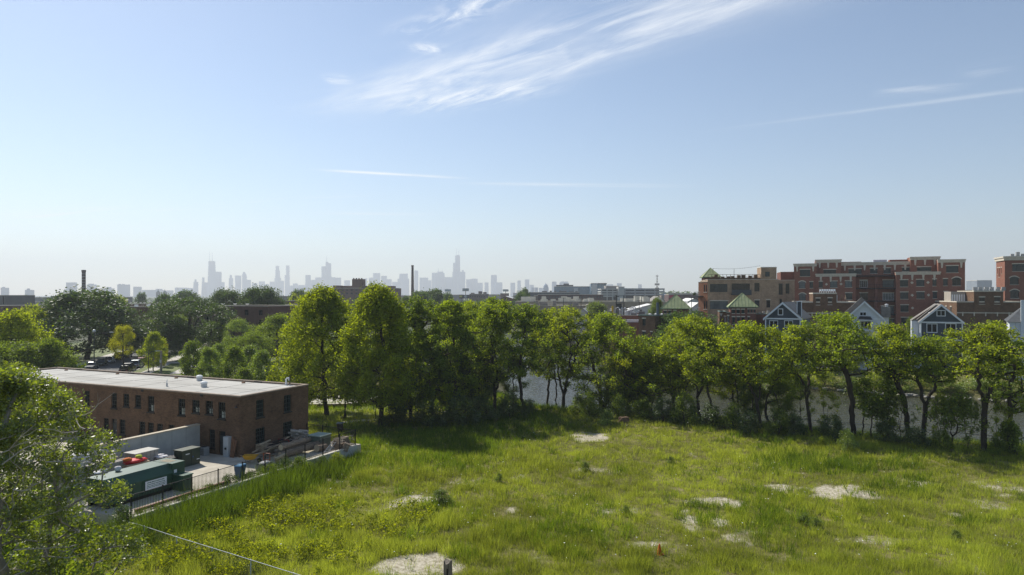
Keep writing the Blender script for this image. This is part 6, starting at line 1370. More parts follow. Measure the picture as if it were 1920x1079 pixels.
def block(x0p, x1p, toppy, corn_py, d, wins, n=3, depth=18, arch=()):
    a0, a1 = cd_.a_at(x0p, d)[0], cd_.a_at(x1p, d)[0]; xm = (x0p + x1p) / 2
    z1 = cd_.z_at(toppy, xm, d); z0 = cd_.z_at(corn_py, xm, d)
    ops = [cd_.rect(*w_[:4], d=d) for w_ in wins]
    cd_.facade('front', a0, a1, 0, z1 - .05, ops, d=d)
    W = cd_.wall; D2 = d + depth
    W.quad((a0, d, 0), (a0, d, z1 - .05), (a0, D2, z1 - .05), (a0, D2, 0)); W.quad((a1, d, 0), (a1, D2, 0), (a1, D2, z1 - .05), (a1, d, z1 - .05)); W.quad((a0, D2, z1 - .05), (a0, D2, 0), (a1, D2, 0), (a1, D2, z1 - .05)); W.quad((a0, d, z1 - .3), (a1, d, z1 - .3), (a1, D2, z1 - .3), (a0, D2, z1 - .3))
    band(a0, a1, d, z0, z1, n)
    for w_, o in zip(wins, ops): cd_.window('front', o, M_GRNFR, G_BLUE if len(w_) < 7 else w_[6], cols=w_[4], rows=w_[5], d=d, arch=len(w_) > 7, lintel=M_STONE, sill=M_STONE, fw=.10)
    return a0, a1, z1
AR = (G_PALE, 1)
block(1488.5, 1531, 494.5, 500, 0, [(1500, 1519, 506, 518.5, 3, 2), (1498, 1510, 530.5, 541, 2, 2, G_PALE, 1), (1498.5, 1510.5, 553, 563.5, 2, 2, G_PALE, 1), (1518, 1524.5, 529, 540.5, 1, 2), (1518.5, 1524, 551.5, 563, 1, 2)], n=2)
block(1529, 1577, 487, 493, 3.2, [(1544, 1567.5, 506.2, 513.5, 4, 1)], n=3, depth=16)
block(1575, 1707, 491.5, 497.5, 4.5, [(1591, 1615.5, 505, 514, 4, 1), (1631.5, 1645, 504, 513, 2, 1), (1656.5, 1670, 503, 513, 2, 1), (1691.5, 1705, 502, 509, 2, 1)], n=7, depth=15)
block(1707, 1762, 481.5, 487.5, 3.2, [(1719.5, 1746, 501.2, 508.5, 4, 1)], n=3, depth=7)
block(1759, 1809.5, 486.5, 492.5, 0, [(1774, 1797, 499, 511.5, 3, 2), (1785.5, 1801.5, 524, 536, 2, 2, G_DARK, 1), (1768.5, 1777, 523.5, 536, 1, 2), (1769.5, 1777.5, 547.5, 560, 1, 2)], n=2, depth=6)
block(1530, 1604.5, 513.5, 519, -.4, [(1535.5, 1542.5, 528.5, 540, 1, 2), (1556.5, 1570, 528, 539.5, 2, 2, G_PALE), (1584.5, 1597.5, 527.5, 539, 2, 2, G_PALE), (1585, 1598, 550, 562, 2, 2)], n=4, depth=4)
block(1680, 1762.5, 510, 515.5, -.4, [(1687.5, 1702.5, 525.5, 538, 2, 2), (1718, 1733, 525, 537, 2, 2), (1748.5, 1756, 524, 536.5, 1, 2), (1688, 1703, 548.5, 561, 2, 2), (1718.5, 1733.5, 548, 560.5, 2, 2), (1749, 1757, 547.5, 560, 1, 2), (1688.5, 1703.5, 572.5, 585, 2, 2), (1689.5, 1704, 596, 609, 2, 2)], n=4, depth=4)
# diamonds of stone
m_ = MB()
for px_, py_ in ((1549.5, 533.5), (1577, 533), (1710, 530.5), (1740, 530), (1710.5, 554), (1741, 553.5), (1711, 578)):
    a_, z_ = cd_.az(px_, py_, -.4); m_.add([(a_ - .42, -.45, z_), (a_, -.45, z_ - .42), (a_ + .42, -.45, z_), (a_, -.45, z_ + .42)], [(0, 1, 2, 3)])
m_.build('stone_diamonds', M_STONE, cd_.root)
# recessed balcony stack
a0, a1 = cd_.a_at(1604.5, 3)[0], cd_.a_at(1680, 3)[0]
for py_, nm in ((517, 1), (540.5, 1), (564, 1), (589, 1), (612, 0)):
    z_ = cd_.z_at(py_, 1642, 1.5); m_ = MB(); m_.box(a0 + .05, a1 - .05, .4, 2.2, z_ - .28, z_); s_ = m_.build('balcony_slab', M_BLK, cd_.root)
    m_ = MB(); m_.box(a0 + .05, a1 - .05, .42, .47, z_ + 1.0, z_ + 1.07)
    for k in range(15): x = a0 + .1 + (a1 - a0 - .2) * k / 14; m_.box(x - .015, x + .015, .43, .46, z_ + .001, z_ + .999)
    m_.build('railing', M_BLK, s_)
mm_ = cd_.a_at(1643, .6)[0]; MB().box(mm_ - .35, mm_ + .35, .5, 1.1, 0, cd_.z_at(517.5, 1643, 1) - .3).build('brick_pier', M_DKRED, cd_.root)
bo = []
for py_ in ((526, 540), (550, 564), (574, 589), (598, 612)):
    for x0p, x1p in ((1612, 1627), (1655, 1676)): bo.append((cd_.a_at(x0p, 2.2)[0], cd_.a_at(x1p, 2.2)[0], cd_.z_at(py_[1], 1642, 2.2) + .1, cd_.z_at(py_[0], 1642, 2.2)))
cd_.facade('front', a0 - .4, a1 + .4, 0, cd_.z_at(517, 1642, 2.2), bo, d=2.24)
for i, o in enumerate(bo): cd_.window('front', o, M_TRIM if i % 3 == 0 else M_GRNFR, [G_DARK, G_PALE][i % 2], cols=4, rows=1, d=2.24, fw=.09, lintel=M_STONE)
cd_.done(M_RED)
m_ = MB(); a_, z_ = cd_.az(1650, 487.5, 9); m_.box(a_ - 1.8, a_ + 1.8, 9, 11, z_ - 2, z_); m_.build('roof_unit', mat('pale_unit', (.5, .55, .6), .1, 2), cd_.root)
for x0p, x1p, py_ in ((1578, 1615, 490.5), (1668, 1706, 488)): 
    m_ = MB(); m_.box(cd_.a_at(x0p, 8)[0], cd_.a_at(x1p, 8)[0], 8, 12, cd_.z_at(494, 1640, 8), cd_.z_at(py_, 1640, 8)); m_.build('roof_parapet', M_RED, cd_.root)
# side building between loft and apartments
lw = Bld('loft_annex', 'low tan brick annex with tall windows between the loft and the red apartments', 'building', 1457, 1490, 186, -14, 10)
z_ = lw.z_at(526, 1475); ops = [lw.rect(1460, 1467.5, 532, 553), lw.rect(1473, 1480, 532, 551), lw.rect(1462, 1466, 561, 576)]
lw.shell(z_, {'front': ops}, roof=M_GRAVEL, coping=M_STONE, cop_h=.12)
for o in ops: lw.window('front', o, M_GRNFR, G_DARK, cols=3, rows=3)
lw.done(M_TANB)
rb = Bld('brick_penthouse', 'plain dark red brick block behind the annex, touching the red apartments', 'building', 1464, 1491, 214, -14, 9); rb.shell(rb.z_at(510.5, 1475), {}, roof=M_GRAVEL, coping=M_STONE, cop_h=.08); rb.done(M_DKRED)
# --- red tower block at the edge
te = Bld('brick_apartments', 'red brick apartment building with a sunlit arched side, standing at the edge of the view', 'building', 1884, 2010, 190, -20, 7.4)
z1 = te.z_at(484, 1886); fw_ = [(1898, 1932, 495.5, 509, 4, 2), (1893.5, 1910, 522.5, 534, 2, 2), (1894.5, 1910.5, 547, 559.5, 2, 2)]
ops = [te.rect(*w_[:4]) for w_ in fw_]; lo = []
sd_w = [(1.0, 1.4, -4.3, -2.6), (2.3, 2.75, -5.2, -2.6), (3.1, 3.55, -5.2, -2.6), (4.5, 4.9, -4.3, -2.6), (0.8, 1.2, -10.6, -8.6), (2.0, 2.5, -11.2, -8.6), (2.9, 4.0, -14.5, -9.0), (4.6, 5.0, -10.6, -8.6)]
lo = [(a, b, z1 + c_, z1 + d_) for a, b, c_, d_ in sd_w]
te.shell(z1, {'front': ops, 'left': lo}, roof=M_GRAVEL, coping=None)
m_ = MB(); m_.box(-.5, te.L + .5, -.5, 7.9, z1 + .002, z1 + .45); m_.box(-.3, te.L + .3, -.3, -.004, z1 - .7, z1); m_.box(-.3, -.004, -.003, 7.6, z1 - .7, z1); m_.build('cornice', M_STONE, te.root)
for w_, o in zip(fw_, ops): te.window('front', o, M_GRNFR, G_BLUE, cols=w_[4], rows=w_[5], arch=w_[0] < 1896, lintel=M_STONE, sill=M_STONE, fw=.1)
for o in lo: te.window('left', o, M_DKFR, G_DARK, cols=1, rows=2, lintel=M_STONE, sill=M_STONE, fw=.06)
te.done(M_RED)
m_ = MB()
for k in range(3): m_.box(2 + k * 1.3, 2.8 + k * 1.3, 2, 3, z1 + .46, z1 + 1.2 + .5 * (k % 2))
m_.build('roof_units', mat('unit_grey', (.30, .31, .31), .15, 3), te.root)
# riverside path and rocks
pth = [P(x, y, -.87) for x, y in ((1440, 690), (1600, 690), (1700, 693), (1810, 697), (1990, 704))]; m_ = MB()
for a_, b_ in zip(pth[:-1], pth[1:]): m_.quad(a_ + Vector((0, -1.1, 0)), b_ + Vector((0, -1.1, 0)), b_ + Vector((0, 1.1, 0)), a_ + Vector((0, 1.1, 0)))
for i_, v_ in enumerate(m_.v): m_.v[i_] = (v_[0], v_[1], gz(v_[0], v_[1]) + .06)
struct(m_.build('riverside_path', mat('pale_path', (.50, .42, .30), .12, 1)))
rr_ = random.Random(41); M_ROCK = mat('bank_rock', (.26, .24, .20), .3, 3, bump=.5)
pts_ = [P(*q, WZ) for q in ((1440, 725), (1600, 738), (1700, 745), (1900, 757))]
for k in range(46):
    j = rr_.randrange(3); t_ = rr_.random(); q = pts_[j].lerp(pts_[j + 1], t_); o = blob((rr_.uniform(.3, .8), rr_.uniform(.25, .5), rr_.uniform(.12, .3)), 300 + k, 8, 5).build('rock', M_ROCK)
    o.location = (q.x, q.y + rr_.uniform(-.2, 1.2), WZ + .05); o.rotation_euler = (0, 0, rr_.uniform(0, 3)); tag(o, 'pale rock at the far waterline below the bushes', 'rock', 'rocks at the far waterline')
# ------------------------------------------------------------------ middle distance
def simple(name, label, cat, px0, px1, Y, top, depth, m, ang=-20, group=None, wins=None, roof=None, cop=None, glassm=None, z0=-0.9):
    """block building with window rows given as (py_top, py_bot, n, fill)"""
    b = Bld(name, label, cat, px0, px1, Y, ang, depth, group=group, z0=z0)
    xm = (px0 + px1) / 2; zt_ = b.z_at(top, xm); ops = []
    for wy0, wy1, n, fill in (wins or []):
        za, zb_ = b.z_at(wy1, xm), b.z_at(wy0, xm)
        for i in range(n): c = b.L * (i + .5) / n; h_ = b.L / n * fill / 2; ops.append((c - h_, c + h_, za, zb_))
    b.shell(zt_, {'front': ops}, roof=roof or M_GRAVEL, coping=cop or M_STONE, cop_h=max(.12, .0006 * Y), rec=.25)
    for o in ops: b.window('front', o, M_DKFR, glassm or G_DARK, cols=1, rows=2, fw=.08, rec=.25)
    b.done(m); return b
def rooftop(b, n, seed, m=None, zt=None, sz=(.6, 1.6)):
    rr = random.Random(seed); zt = zt if zt is not None else max(v[2] for v in b.wall.v)
    for k in range(n):
        m_ = MB(); x = rr.uniform(.5, max(.6, b.L - 2)); y = rr.uniform(.8, max(.9, b.W - 2)); w_, h_ = rr.uniform(*sz), rr.uniform(*sz)
        m_.box(x, x + w_, y, y + w_ * .8, zt - .45, zt + h_ * .7); m_.build('roof_unit', m or M_ALU, b.root)
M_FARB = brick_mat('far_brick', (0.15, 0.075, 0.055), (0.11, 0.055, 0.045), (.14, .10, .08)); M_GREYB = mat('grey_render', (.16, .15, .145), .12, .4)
b = simple('brick_apartments', 'long dark brick apartment range at the edge of the view behind the bright tree', 'building', -30, 71, 262, 574, 14, M_FARB, -20, wins=[(578, 583, 9, .3)]); 
b = simple('brick_building', 'low brick block in front of the long brick range at the edge of the view', 'building', 19, 47, 225, 586, 10, M_FARB, -20)
b = simple('concrete_block', 'grey brown concrete slab building at the edge of the view above the brick range', 'building', -30, 10.5, 330, 554.5, 14, M_GREYB, -20, wins=[(556, 571, 5, .3)])
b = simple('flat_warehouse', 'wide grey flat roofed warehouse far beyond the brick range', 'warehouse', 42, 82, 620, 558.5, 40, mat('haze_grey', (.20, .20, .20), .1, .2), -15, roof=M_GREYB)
b = simple('flat_warehouse', 'low pale warehouse below the wide grey one', 'warehouse', 50, 76, 520, 566, 30, mat('pale_render', (.30, .28, .25), .1, .3), -15)
b = simple('brick_apartments', 'dark brick apartment house whose corner shows beside the yellow tree', 'building', 203, 270, 205, 576, 18, M_FARB, -22, wins=[(581, 588, 6, .35), (600, 607, 6, .35), (620, 628, 6, .35)]); rooftop(b, 5, 1, M_WHITE, sz=(.5, 1.2))
b = simple('brick_apartments', 'long dark brick apartment range with white dishes along its roof', 'building', 228, 342, 235, 571, 14, M_FARB, -14, wins=[(577, 583, 14, .3), (590, 597, 14, .3)]); 
rr_ = random.Random(5)
for k in range(13):
    m_ = MB(); x = b.L * (k + rr_.uniform(.1, .9)) / 13; z_ = b.z_at(571, 285); m_.lathe([(.05, 0), (.32, .14), (.42, .34)], (x, .6, z_ + .3), 9); m_.tube([(x, .6, z_ - .1), (x, .6, z_ + .32)], .05, 5); m_.build('satellite_dish', M_WHITE, b.root)
b = simple('brick_apartments', 'brown brick apartment house with two storeys of windows beside the open elm', 'building', 398, 502, 188, 574.5, 16, M_FARB, -22, wins=[(581, 591, 4, .28), (600, 610, 4, .28), (622, 632, 4, .28)]); 
for k in range(3): m_ = MB(); m_.lathe([(.05, 0), (.4, .18), (.5, .4)], (3 + k * 4.3, .8, b.z_at(574.5, 450) + .3), 9); m_.build('satellite_dish', M_WHITE, b.root)
b = simple('brick_apartments', 'lower brown brick apartment wing with a railed roof terrace', 'building', 502.5, 556, 192, 588.5, 14, M_FARB, -18, wins=[(594, 606, 3, .35), (615, 627, 3, .35)])
m_ = MB(); z_ = b.z_at(588.5, 530); m_.box(0, b.L, .1, .16, z_ + 1.2, z_ + 1.28)
for k in range(14): x = b.L * k / 13; m_.box(x - .02, x + .02, .1, .16, z_ + .1, z_ + 1.2)
m_.build('terrace_railing', M_BLK, b.root)
for k in range(2): m_ = MB(); m_.lathe([(.05, 0), (.5, .2), (.62, .5)], (1.2 + 2.2 * k, .8, z_ + .3), 9); m_.build('satellite_dish', M_WHITE, b.root)
b = simple('brick_apartments', 'sunlit brown brick upper block behind the roof terrace, next to the broad yellow green tree', 'building', 535, 575, 212, 572, 12, M_BROWN, 8, wins=[(582, 588, 5, .25)])
b = simple('brick_apartments', 'flat dark roofed block peeping over the domed trees', 'building', 527, 574, 300, 565, 14, M_FARB, -10)
# chimneys
def chimney(label, px, Y, top, w0, w1, bands, m, ladder=False):
    x = (px - CX) / F * Y; z1 = CAMZ - (top - HY) / F * Y; e = empty('brick_chimney', (x, Y, -.9), 0, label, 'chimney'); h = z1 + .9; r0, r1 = w0 / 2 * Y / F, w1 / 2 * Y / F
    MB().lathe([(r0 * (1 - t) + r1 * t, h * t) for t in (0, .25, .5, .75, 1)], n=16).build('stack', m, e)
    for k in range(bands):
        z_ = h * (.98 - .055 * k); rr = r0 + (r1 - r0) * z_ / h
        MB().lathe([(rr + .04, z_ - .12), (rr + .14, z_ - .08), (rr + .14, z_ + .08), (rr + .04, z_ + .12)], n=16).build('steel_band', M_ALU if bands > 3 else m, e)
    MB().lathe([(r1 * 1.08, h - 1.2), (r1 * 1.15, h - .9), (r1 * 1.15, h + .1), (r1 * .8, h + .15)], n=16).build('cap', m, e)
    return e
chimney('brick chimney ringed with pale steel bands above the huge dark tree', 157, 420, 507, 7.2, 6.6, 9, mat('chimney_brick', (.10, .075, .07), .3, .6))
chimney('tall plain tapering brick chimney near the middle of the skyline', 773.5, 560, 498, 6.6, 4.2, 1, mat('chimney_brown', (.085, .055, .05), .3, .6))
b = simple('brick_factory', 'low brick boiler house at the foot of the tall plain chimney', 'building', 777, 813, 555, 547.5, 20, M_FARB, -8)
# brick factory with tower
b = simple('brick_factory', 'broad dark brick factory with a square tower on its roof', 'factory', 611, 735, 520, 541, 30, M_FARB, -4, wins=[(543, 546, 14, .45), (549, 552, 14, .45)])
for x0p, x1p, t_, nm in ((657, 677, 523.5, 'roof_tower'), (621, 634, 535.5, 'stair_head'), (637, 692, 536, 'clerestory'), (703, 708, 536, 'stair_head'), (724, 735, 536.5, 'stair_head')):
    a0, a1 = b.a_at(x0p)[0], b.a_at(x1p)[0]; m_ = MB(); m_.box(a0, a1, 4 if nm != 'clerestory' else 6, 12, b.z_at(541, 670) - .4, b.z_at(t_, 670)); m_.build(nm, M_FARB, b.root)
    if nm == 'roof_tower':
        for k in range(4): m_ = MB(); m_.box(a0 + k * (a1 - a0) / 4 + .6, a0 + k * (a1 - a0) / 4 + 1.5, 4.5, 5.5, b.z_at(t_, 670) + .002, b.z_at(t_ - 2, 670)); m_.build('turret', M_FARB, b.root)
# billboards
def billboard(label, px0, px1, Y, y0, y1, base, m, pole=True, marks=None):
    xm = (px0 + px1) / 2; s = Y / F; p = D(xm, y1, Y); e = empty('billboard', (p.x, Y, -.9), 0, label, 'billboard', 'billboards along the expressway'); w_ = (px1 - px0) * s / 2; z0, z1 = p.z + .9, CAMZ - (y0 - HY) * s + .9
    MB().box(-w_, w_, -.3, .3, z0, z1).build('panel', m, e); MB().box(-w_ - .2, w_ + .2, -.2, .4, z0 - .35, z0 - .01).build('frame', M_BLK, e)
    m_ = MB()
    for x_ in ((0,) if pole else (-w_ * .6, w_ * .6)): m_.box(x_ - .45, x_ + .45, .31, 1.2, 0, z0 - .36)
    m_.build('pole', M_GREYB, e)
    for (u0, u1, v0, v1, mm) in marks or []: MB().box(-w_ + 2 * w_ * u0, -w_ + 2 * w_ * u1, -.34, -.305, z0 + (z1 - z0) * v0, z0 + (z1 - z0) * v1).build('panel_picture', mm, e)
M_BILL = mat('billboard_blue', (.28, .36, .42), .1, .3); M_BILL2 = mat('billboard_teal', (.22, .30, .32), .15, .2); M_BD = mat('billboard_dark', (.04, .045, .05), .1, .3); M_BY = mat('billboard_yellow', (.45, .42, .08), .1, .3)
billboard('wide pale blue billboard right of the tall chimney', 812.5, 828, 1000, 543, 548, 553, M_BILL, False)
billboard('pale billboard on a single pole, second from the tall chimney', 834, 845.5, 1000, 542.8, 546.5, 553, M_BILL2, True, [(.5, .9, .2, .8, M_BILL)])
billboard('grey green billboard on a pole standing below the twin antenna giant', 867, 879, 900, 541.2, 545.8, 553, mat('billboard_grey', (.17, .21, .22), .12, .3), True, [(.15, .85, .35, .65, M_BILL)])
billboard('dark billboard with a yellow corner low beside the brick works', 861, 880.5, 640, 553.2, 559.5, 566, M_BD, False, [(.03, .3, .3, .8, M_BY), (.5, .75, .15, .8, mat('billboard_pale', (.4, .42, .42), .1, .3))])
billboard('small pale billboard farthest along, before the white works', 943, 953.5, 1000, 543, 546.5, 553, M_BILL2, True, [(.4, .95, .2, .8, mat('billboard_pink', (.5, .42, .4), .1, .3))])
b = simple('brick_works', 'dark brick works with a stepped roof between the billboards', 'factory', 880, 910, 660, 552, 24, mat('dim_brick', (.13, .10, .095), .15, .4), -6, wins=[(555, 558, 7, .4)])
for x0p, x1p, t_ in ((896, 902, 546.5), (905, 910, 548), (882, 887, 549.5)): a0, a1 = b.a_at(x0p)[0], b.a_at(x1p)[0]; MB().box(a0, a1, 3, 9, b.z_at(552, 895) - .5, b.z_at(t_, 895)).build('roof_house', MATS['dim_brick'], b.root)
sh = Bld('gabled_shed', 'brown shed with a pale gabled roof beside the white works', 'shed', 939, 963, 480, -6, 20); ze_ = sh.z_at(560.5, 950); zp_ = sh.z_at(556, 950)
sh.shell(ze_, {}, roof=None, coping=None); sh.wall.add([(0, 0, ze_), (sh.L, 0, ze_), (sh.L * .35, 0, zp_)], [(0, 1, 2)]); sh.done(M_FARB)
m_ = MB(); m_.add([(sh.L * .35, -.5, zp_ + .1), (sh.L + .5, -.5, ze_), (sh.L + .5, 20, ze_), (sh.L * .35, 20, zp_ + .1), (-.5, -.5, ze_), (-.5, 20, ze_)], [(0, 1, 2, 3), (0, 3, 5, 4)]); m_.build('roof', mat('pale_sheet_roof', (.55, .55, .55), .08, .5), sh.root)
b = simple('white_works', 'plain white works building with a few small windows beside the long brick mill', 'building', 962, 979, 500, 550.5, 20, mat('off_white', (.48, .48, .47), .08, .5), -6, wins=[(554, 556, 5, .4), (558, 560, 5, .3)], glassm=G_DARK)
b = simple('brick_building', 'small red white banded building behind the pale gabled shed', 'building', 938, 950, 640, 551, 20, mat('faded_red', (.25, .16, .14), .1, .4), -6)
# mill, glass office, garage
b = simple('brick_mill', 'long purple brown brick mill with a row of pale windows', 'factory', 1008, 1131, 470, 553, 30, mat('mill_brick', (.13, .085, .075), .15, .3), -5, wins=[(556, 559.5, 22, .4)], glassm=G_PALE)
b = simple('flat_warehouse', 'dark grey flat roofed range behind the long brick mill', 'warehouse', 992, 1086, 640, 549, 50, mat('slate_grey', (.10, .105, .11), .1, .2), -5, roof=M_GREYB); rooftop(b, 12, 3, M_GREYB, sz=(1.5, 3))
b = simple('tan_building', 'tan corner block at the end of the long brick mill', 'building', 1001, 1008.5, 468, 555, 14, mat('dull_tan', (.22, .17, .13), .1, .4), -5)
b = simple('glass_office', 'long blue glass office building with a dark roof storey', 'office', 1039, 1110, 900, 538, 30, mat('glass_wall', (.10, .17, .23), .25, .12, rough=.25, spec=.6), -3, wins=[(539, 544.5, 22, .86)], glassm=mat('office_glass', (.12, .21, .29), .25, .15, rough=.15, spec=.6))
for x0p, x1p, t_ in ((1043, 1075, 534.5), (1057, 1067, 532)): a0, a1 = b.a_at(x0p)[0], b.a_at(x1p)[0]; MB().box(a0, a1, 3 if t_ > 533 else 4, 20, b.z_at(538, 1060) - .5, b.z_at(t_, 1060)).build('roof_storey', mat('dark_storey', (.05, .055, .06), .1, .3), b.root)
a0, a1 = b.a_at(1076)[0], b.a_at(1084)[0]; MB().box(a0, a1, -3, -.01, 0, b.z_at(540.5, 1080)).build('white_bay', MATS['off_white'], b.root)
b = simple('glass_office', 'white framed office block with a dark flat top beside the parking garage', 'office', 1108, 1137, 860, 532, 24, MATS['glass_wall'], -3, wins=[(535, 545, 6, .8)], glassm=MATS['office_glass'])
a0, a1 = b.a_at(1110)[0], b.a_at(1119)[0]; m_ = MB(); m_.box(a0, a1, -2, -.01, 0, b.z_at(533.5, 1115)); m_.box(b.a_at(1108.5)[0], a0 - .01, -2, -.01, b.z_at(546, 1113), b.z_at(538, 1113)); m_.build('white_frame', MATS['off_white'], b.root)
MB().box(b.a_at(1121)[0], b.L + .4, -1.5, 23, b.z_at(533.2, 1125), b.z_at(531.2, 1125)).build('dark_top', MATS['dark_storey'], b.root)
def garage(label, px0, px1, Y, levels, m, ang, group):
    b = Bld('parking_garage', label, 'parking garage', px0, px1, Y, ang, 40, group=group); xm = (px0 + px1) / 2
    for i, (y0, y1) in enumerate(levels): MB().box(0, b.L, -.2 - .0 * i, 39, b.z_at(y1, xm), b.z_at(y0, xm)).build('deck', m, b.root)
    m_ = MB(); n = max(3, int(b.L / 9)); zt_ = b.z_at(levels[0][1], xm)
    for k in range(n + 1): x = min(b.L * k / n, b.L - .9); m_.box(x, x + .9, .3, 1.1, 0, zt_ - .01)
    m_.build('columns', m, b.root); MB().box(.2, b.L - .2, 12, 12.4, 0, zt_ - .02).build('inner_wall', mat('garage_dark', (.035, .035, .038), .1, .3), b.root); return b
M_GAR = mat('garage_concrete', (.42, .42, .40), .1, .2)
garage('pale concrete parking garage with four open decks, the end nearest the office', 1127, 1159, 700, [(541.5, 543.5), (546, 548.5), (550.5, 553), (554.5, 557)], M_GAR, -2, None)
b = simple('stair_core', 'plain grey concrete stair core joining the two parts of the parking garage', 'building', 1159.5, 1171, 696, 538.5, 20, M_GAR, -2)
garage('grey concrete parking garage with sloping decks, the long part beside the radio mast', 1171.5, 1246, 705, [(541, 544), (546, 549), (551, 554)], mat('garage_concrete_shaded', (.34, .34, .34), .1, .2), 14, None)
b = simple('garage_penthouse', 'brown grey upper storey on the parking garage', 'building', 1136, 1160, 716, 537, 20, mat('dull_brown', (.22, .20, .185), .1, .3), -2)
# radio mast
p = D(1232, 545, 640); e = empty('radio_mast', (p.x, 640, -.9), 0, 'lattice radio mast with two rings of antennas above the garage', 'radio mast'); h = CAMZ - (516 - HY) / 2 - (516 - HY) / F * 640 + (516 - HY) / 2 + .9
m_ = MB()
for k in range(3):
    a_ = 2.09 * k; m_.tube([(math.cos(a_) * 1.2, math.sin(a_) * 1.2, 0), (math.cos(a_) * .35, math.sin(a_) * .35, h * .97)], .14, 5)
for j in range(14):
    z_ = h * j / 14; r_ = 1.2 - .85 * j / 14
    for k in range(3): a_, b_ = 2.09 * k, 2.09 * (k + 1); m_.tube([(math.cos(a_) * r_, math.sin(a_) * r_, z_), (math.cos(b_) * r_ * .95, math.sin(b_) * r_ * .95, z_ + h / 14)], .07, 4)
m_.build('mast', M_GREYB, e)
for zf, r_, n in ((.745, 1.9, 8), (.63, 1.5, 6), (.48, 1.1, 4)):
    m_ = MB(); m_.lathe([(r_, 0), (r_, .15)], (0, 0, h * zf), 12)
    for k in range(n): a_ = 6.283 * k / n; m_.box(math.cos(a_) * r_ - .22, math.cos(a_) * r_ + .22, math.sin(a_) * r_ - .2, math.sin(a_) * r_ + .2, h * zf - .9, h * zf + .9)
    m_.build('antenna_ring', mat('antenna_grey', (.25, .25, .26), .1, .5), e)
m_ = MB(); m_.box(-1.3, 1.3, -.06, .06, h * .965, h * .98); m_.tube([(0, 0, h * .97), (0, 0, h * 1.02)], .06, 4); m_.build('aerial', M_GREYB, e)
# tan industrial roofs
b = simple('tan_warehouse', 'wide tan warehouse with pale flat roof and many roof units behind the trees', 'warehouse', 966, 1250, 330, 566.5, 60, mat('tan_wall', (.30, .245, .18), .12, .3), -4, roof=mat('cream_roof', (.50, .46, .36), .15, .1, detail=8), cop=mat('tan_coping', (.42, .38, .30), .1, .4)); rooftop(b, 26, 4, mat('cream_unit', (.50, .48, .42), .2, .5), sz=(1.5, 4))
b = simple('tan_warehouse', 'ribbed tan warehouse wall standing just above the river trees', 'warehouse', 985, 1098, 262, 573.5, 40, mat('ribbed_tan', (.30, .24, .18), .15, 1.2, stretch=(3, 3, .1)), -8, roof=MATS['cream_roof'], cop=MATS['tan_coping']); rooftop(b, 8, 6, M_GREYB, sz=(1, 2.4))
b = simple('tan_warehouse', 'cream stepped block on the edge of the wide tan warehouse', 'warehouse', 1023, 1037, 318, 569, 10, mat('cream_block', (.50, .46, .36), .1, .5), -4)
def shed_roof(label, px0, px1, Y, eave, ridge, depth, m, ang=-10, skew=.5):
    b = Bld('white_shed', label, 'shed', px0, px1, Y, ang, depth); xm = (px0 + px1) / 2; ze_, zp_ = b.z_at(eave, xm), b.z_at(ridge, xm)
    b.facade('front', 0, b.L, 0, ze_); b.facade('left', 0, depth, 0, ze_); b.facade('right', 0, depth, 0, ze_); b.facade('back', 0, b.L, 0, ze_); b.wall.add([(0, 0, ze_), (b.L, 0, ze_), (b.L * skew, 0, zp_)], [(0, 1, 2)]); b.wall.add([(0, depth, ze_), (b.L, depth, ze_), (b.L * skew, depth, zp_)], [(2, 1, 0)]); b.done(MATS['off_white'])
    m_ = MB(); m_.add([(b.L * skew, -.3, zp_ + .06), (b.L + .3, -.3, ze_ + .03), (b.L + .3, depth + .3, ze_ + .03), (b.L * skew, depth + .3, zp_ + .06), (-.3, -.3, ze_ + .03), (-.3, depth + .3, ze_ + .03)], [(0, 1, 2, 3), (0, 3, 5, 4)]); m_.build('roof', m, b.root)
M_WR = mat('white_sheet_roof', (.66, .65, .62), .06, .3)
shed_roof('small white gabled shed by the tan warehouse wall', 1078, 1100, 225, 586, 579, 16, M_WR, -10, .7)
shed_roof('broad white roofed shed behind the brick plant with pipes', 1182, 1236, 255, 581.5, 571, 20, M_WR, -6, .75)
shed_roof('white shed with a grey arched roof behind the first green pyramid', 1222, 1247, 330, 566, 556, 24, mat('grey_sheet_roof', (.22, .20, .185), .1, .5), -6)
shed_roof('bright white shed between the two green pyramids', 1290, 1312, 300, 566, 560, 24, M_WR, -6)
shed_roof('low white shed in front of the bright one between the pyramids', 1284, 1312, 240, 588, 568, 18, M_WR, -6, .9)
b = simple('red_store', 'low store with a bright red front in the distance beside the green pyramid', 'shop', 1254, 1312, 520, 553, 30, mat('store_brown', (.10, .06, .055), .1, .3), -6)
for x0p, x1p in ((1255, 1264), (1271.5, 1274)): MB().box(b.a_at(x0p)[0], b.a_at(x1p)[0], -.6, -.01, b.z_at(559, 1260), b.z_at(554, 1260)).build('red_front', mat('store_red', (.40, .02, .06), .1, .3), b.root)
p = D(1248.5, 553.5, 560); e = empty('store_sign', (p.x, 560, -.9), 0, 'blue and yellow store sign near the red store', 'sign'); z0, z1 = p.z + .9 - 1.2, p.z + .9 + 1.2
MB().box(-1.6, .4, -.2, .2, z0, z1).build('blue_panel', mat('sign_blue', (.04, .17, .42), .1, .3), e); MB().box(.41, 1.5, -.2, .2, z0, z1).build('yellow_panel', mat('sign_yellow', (.5, .45, .10), .1, .3), e); MB().box(-.25, .25, .21, .6, 0, z1).build('pole', M_GREYB, e)
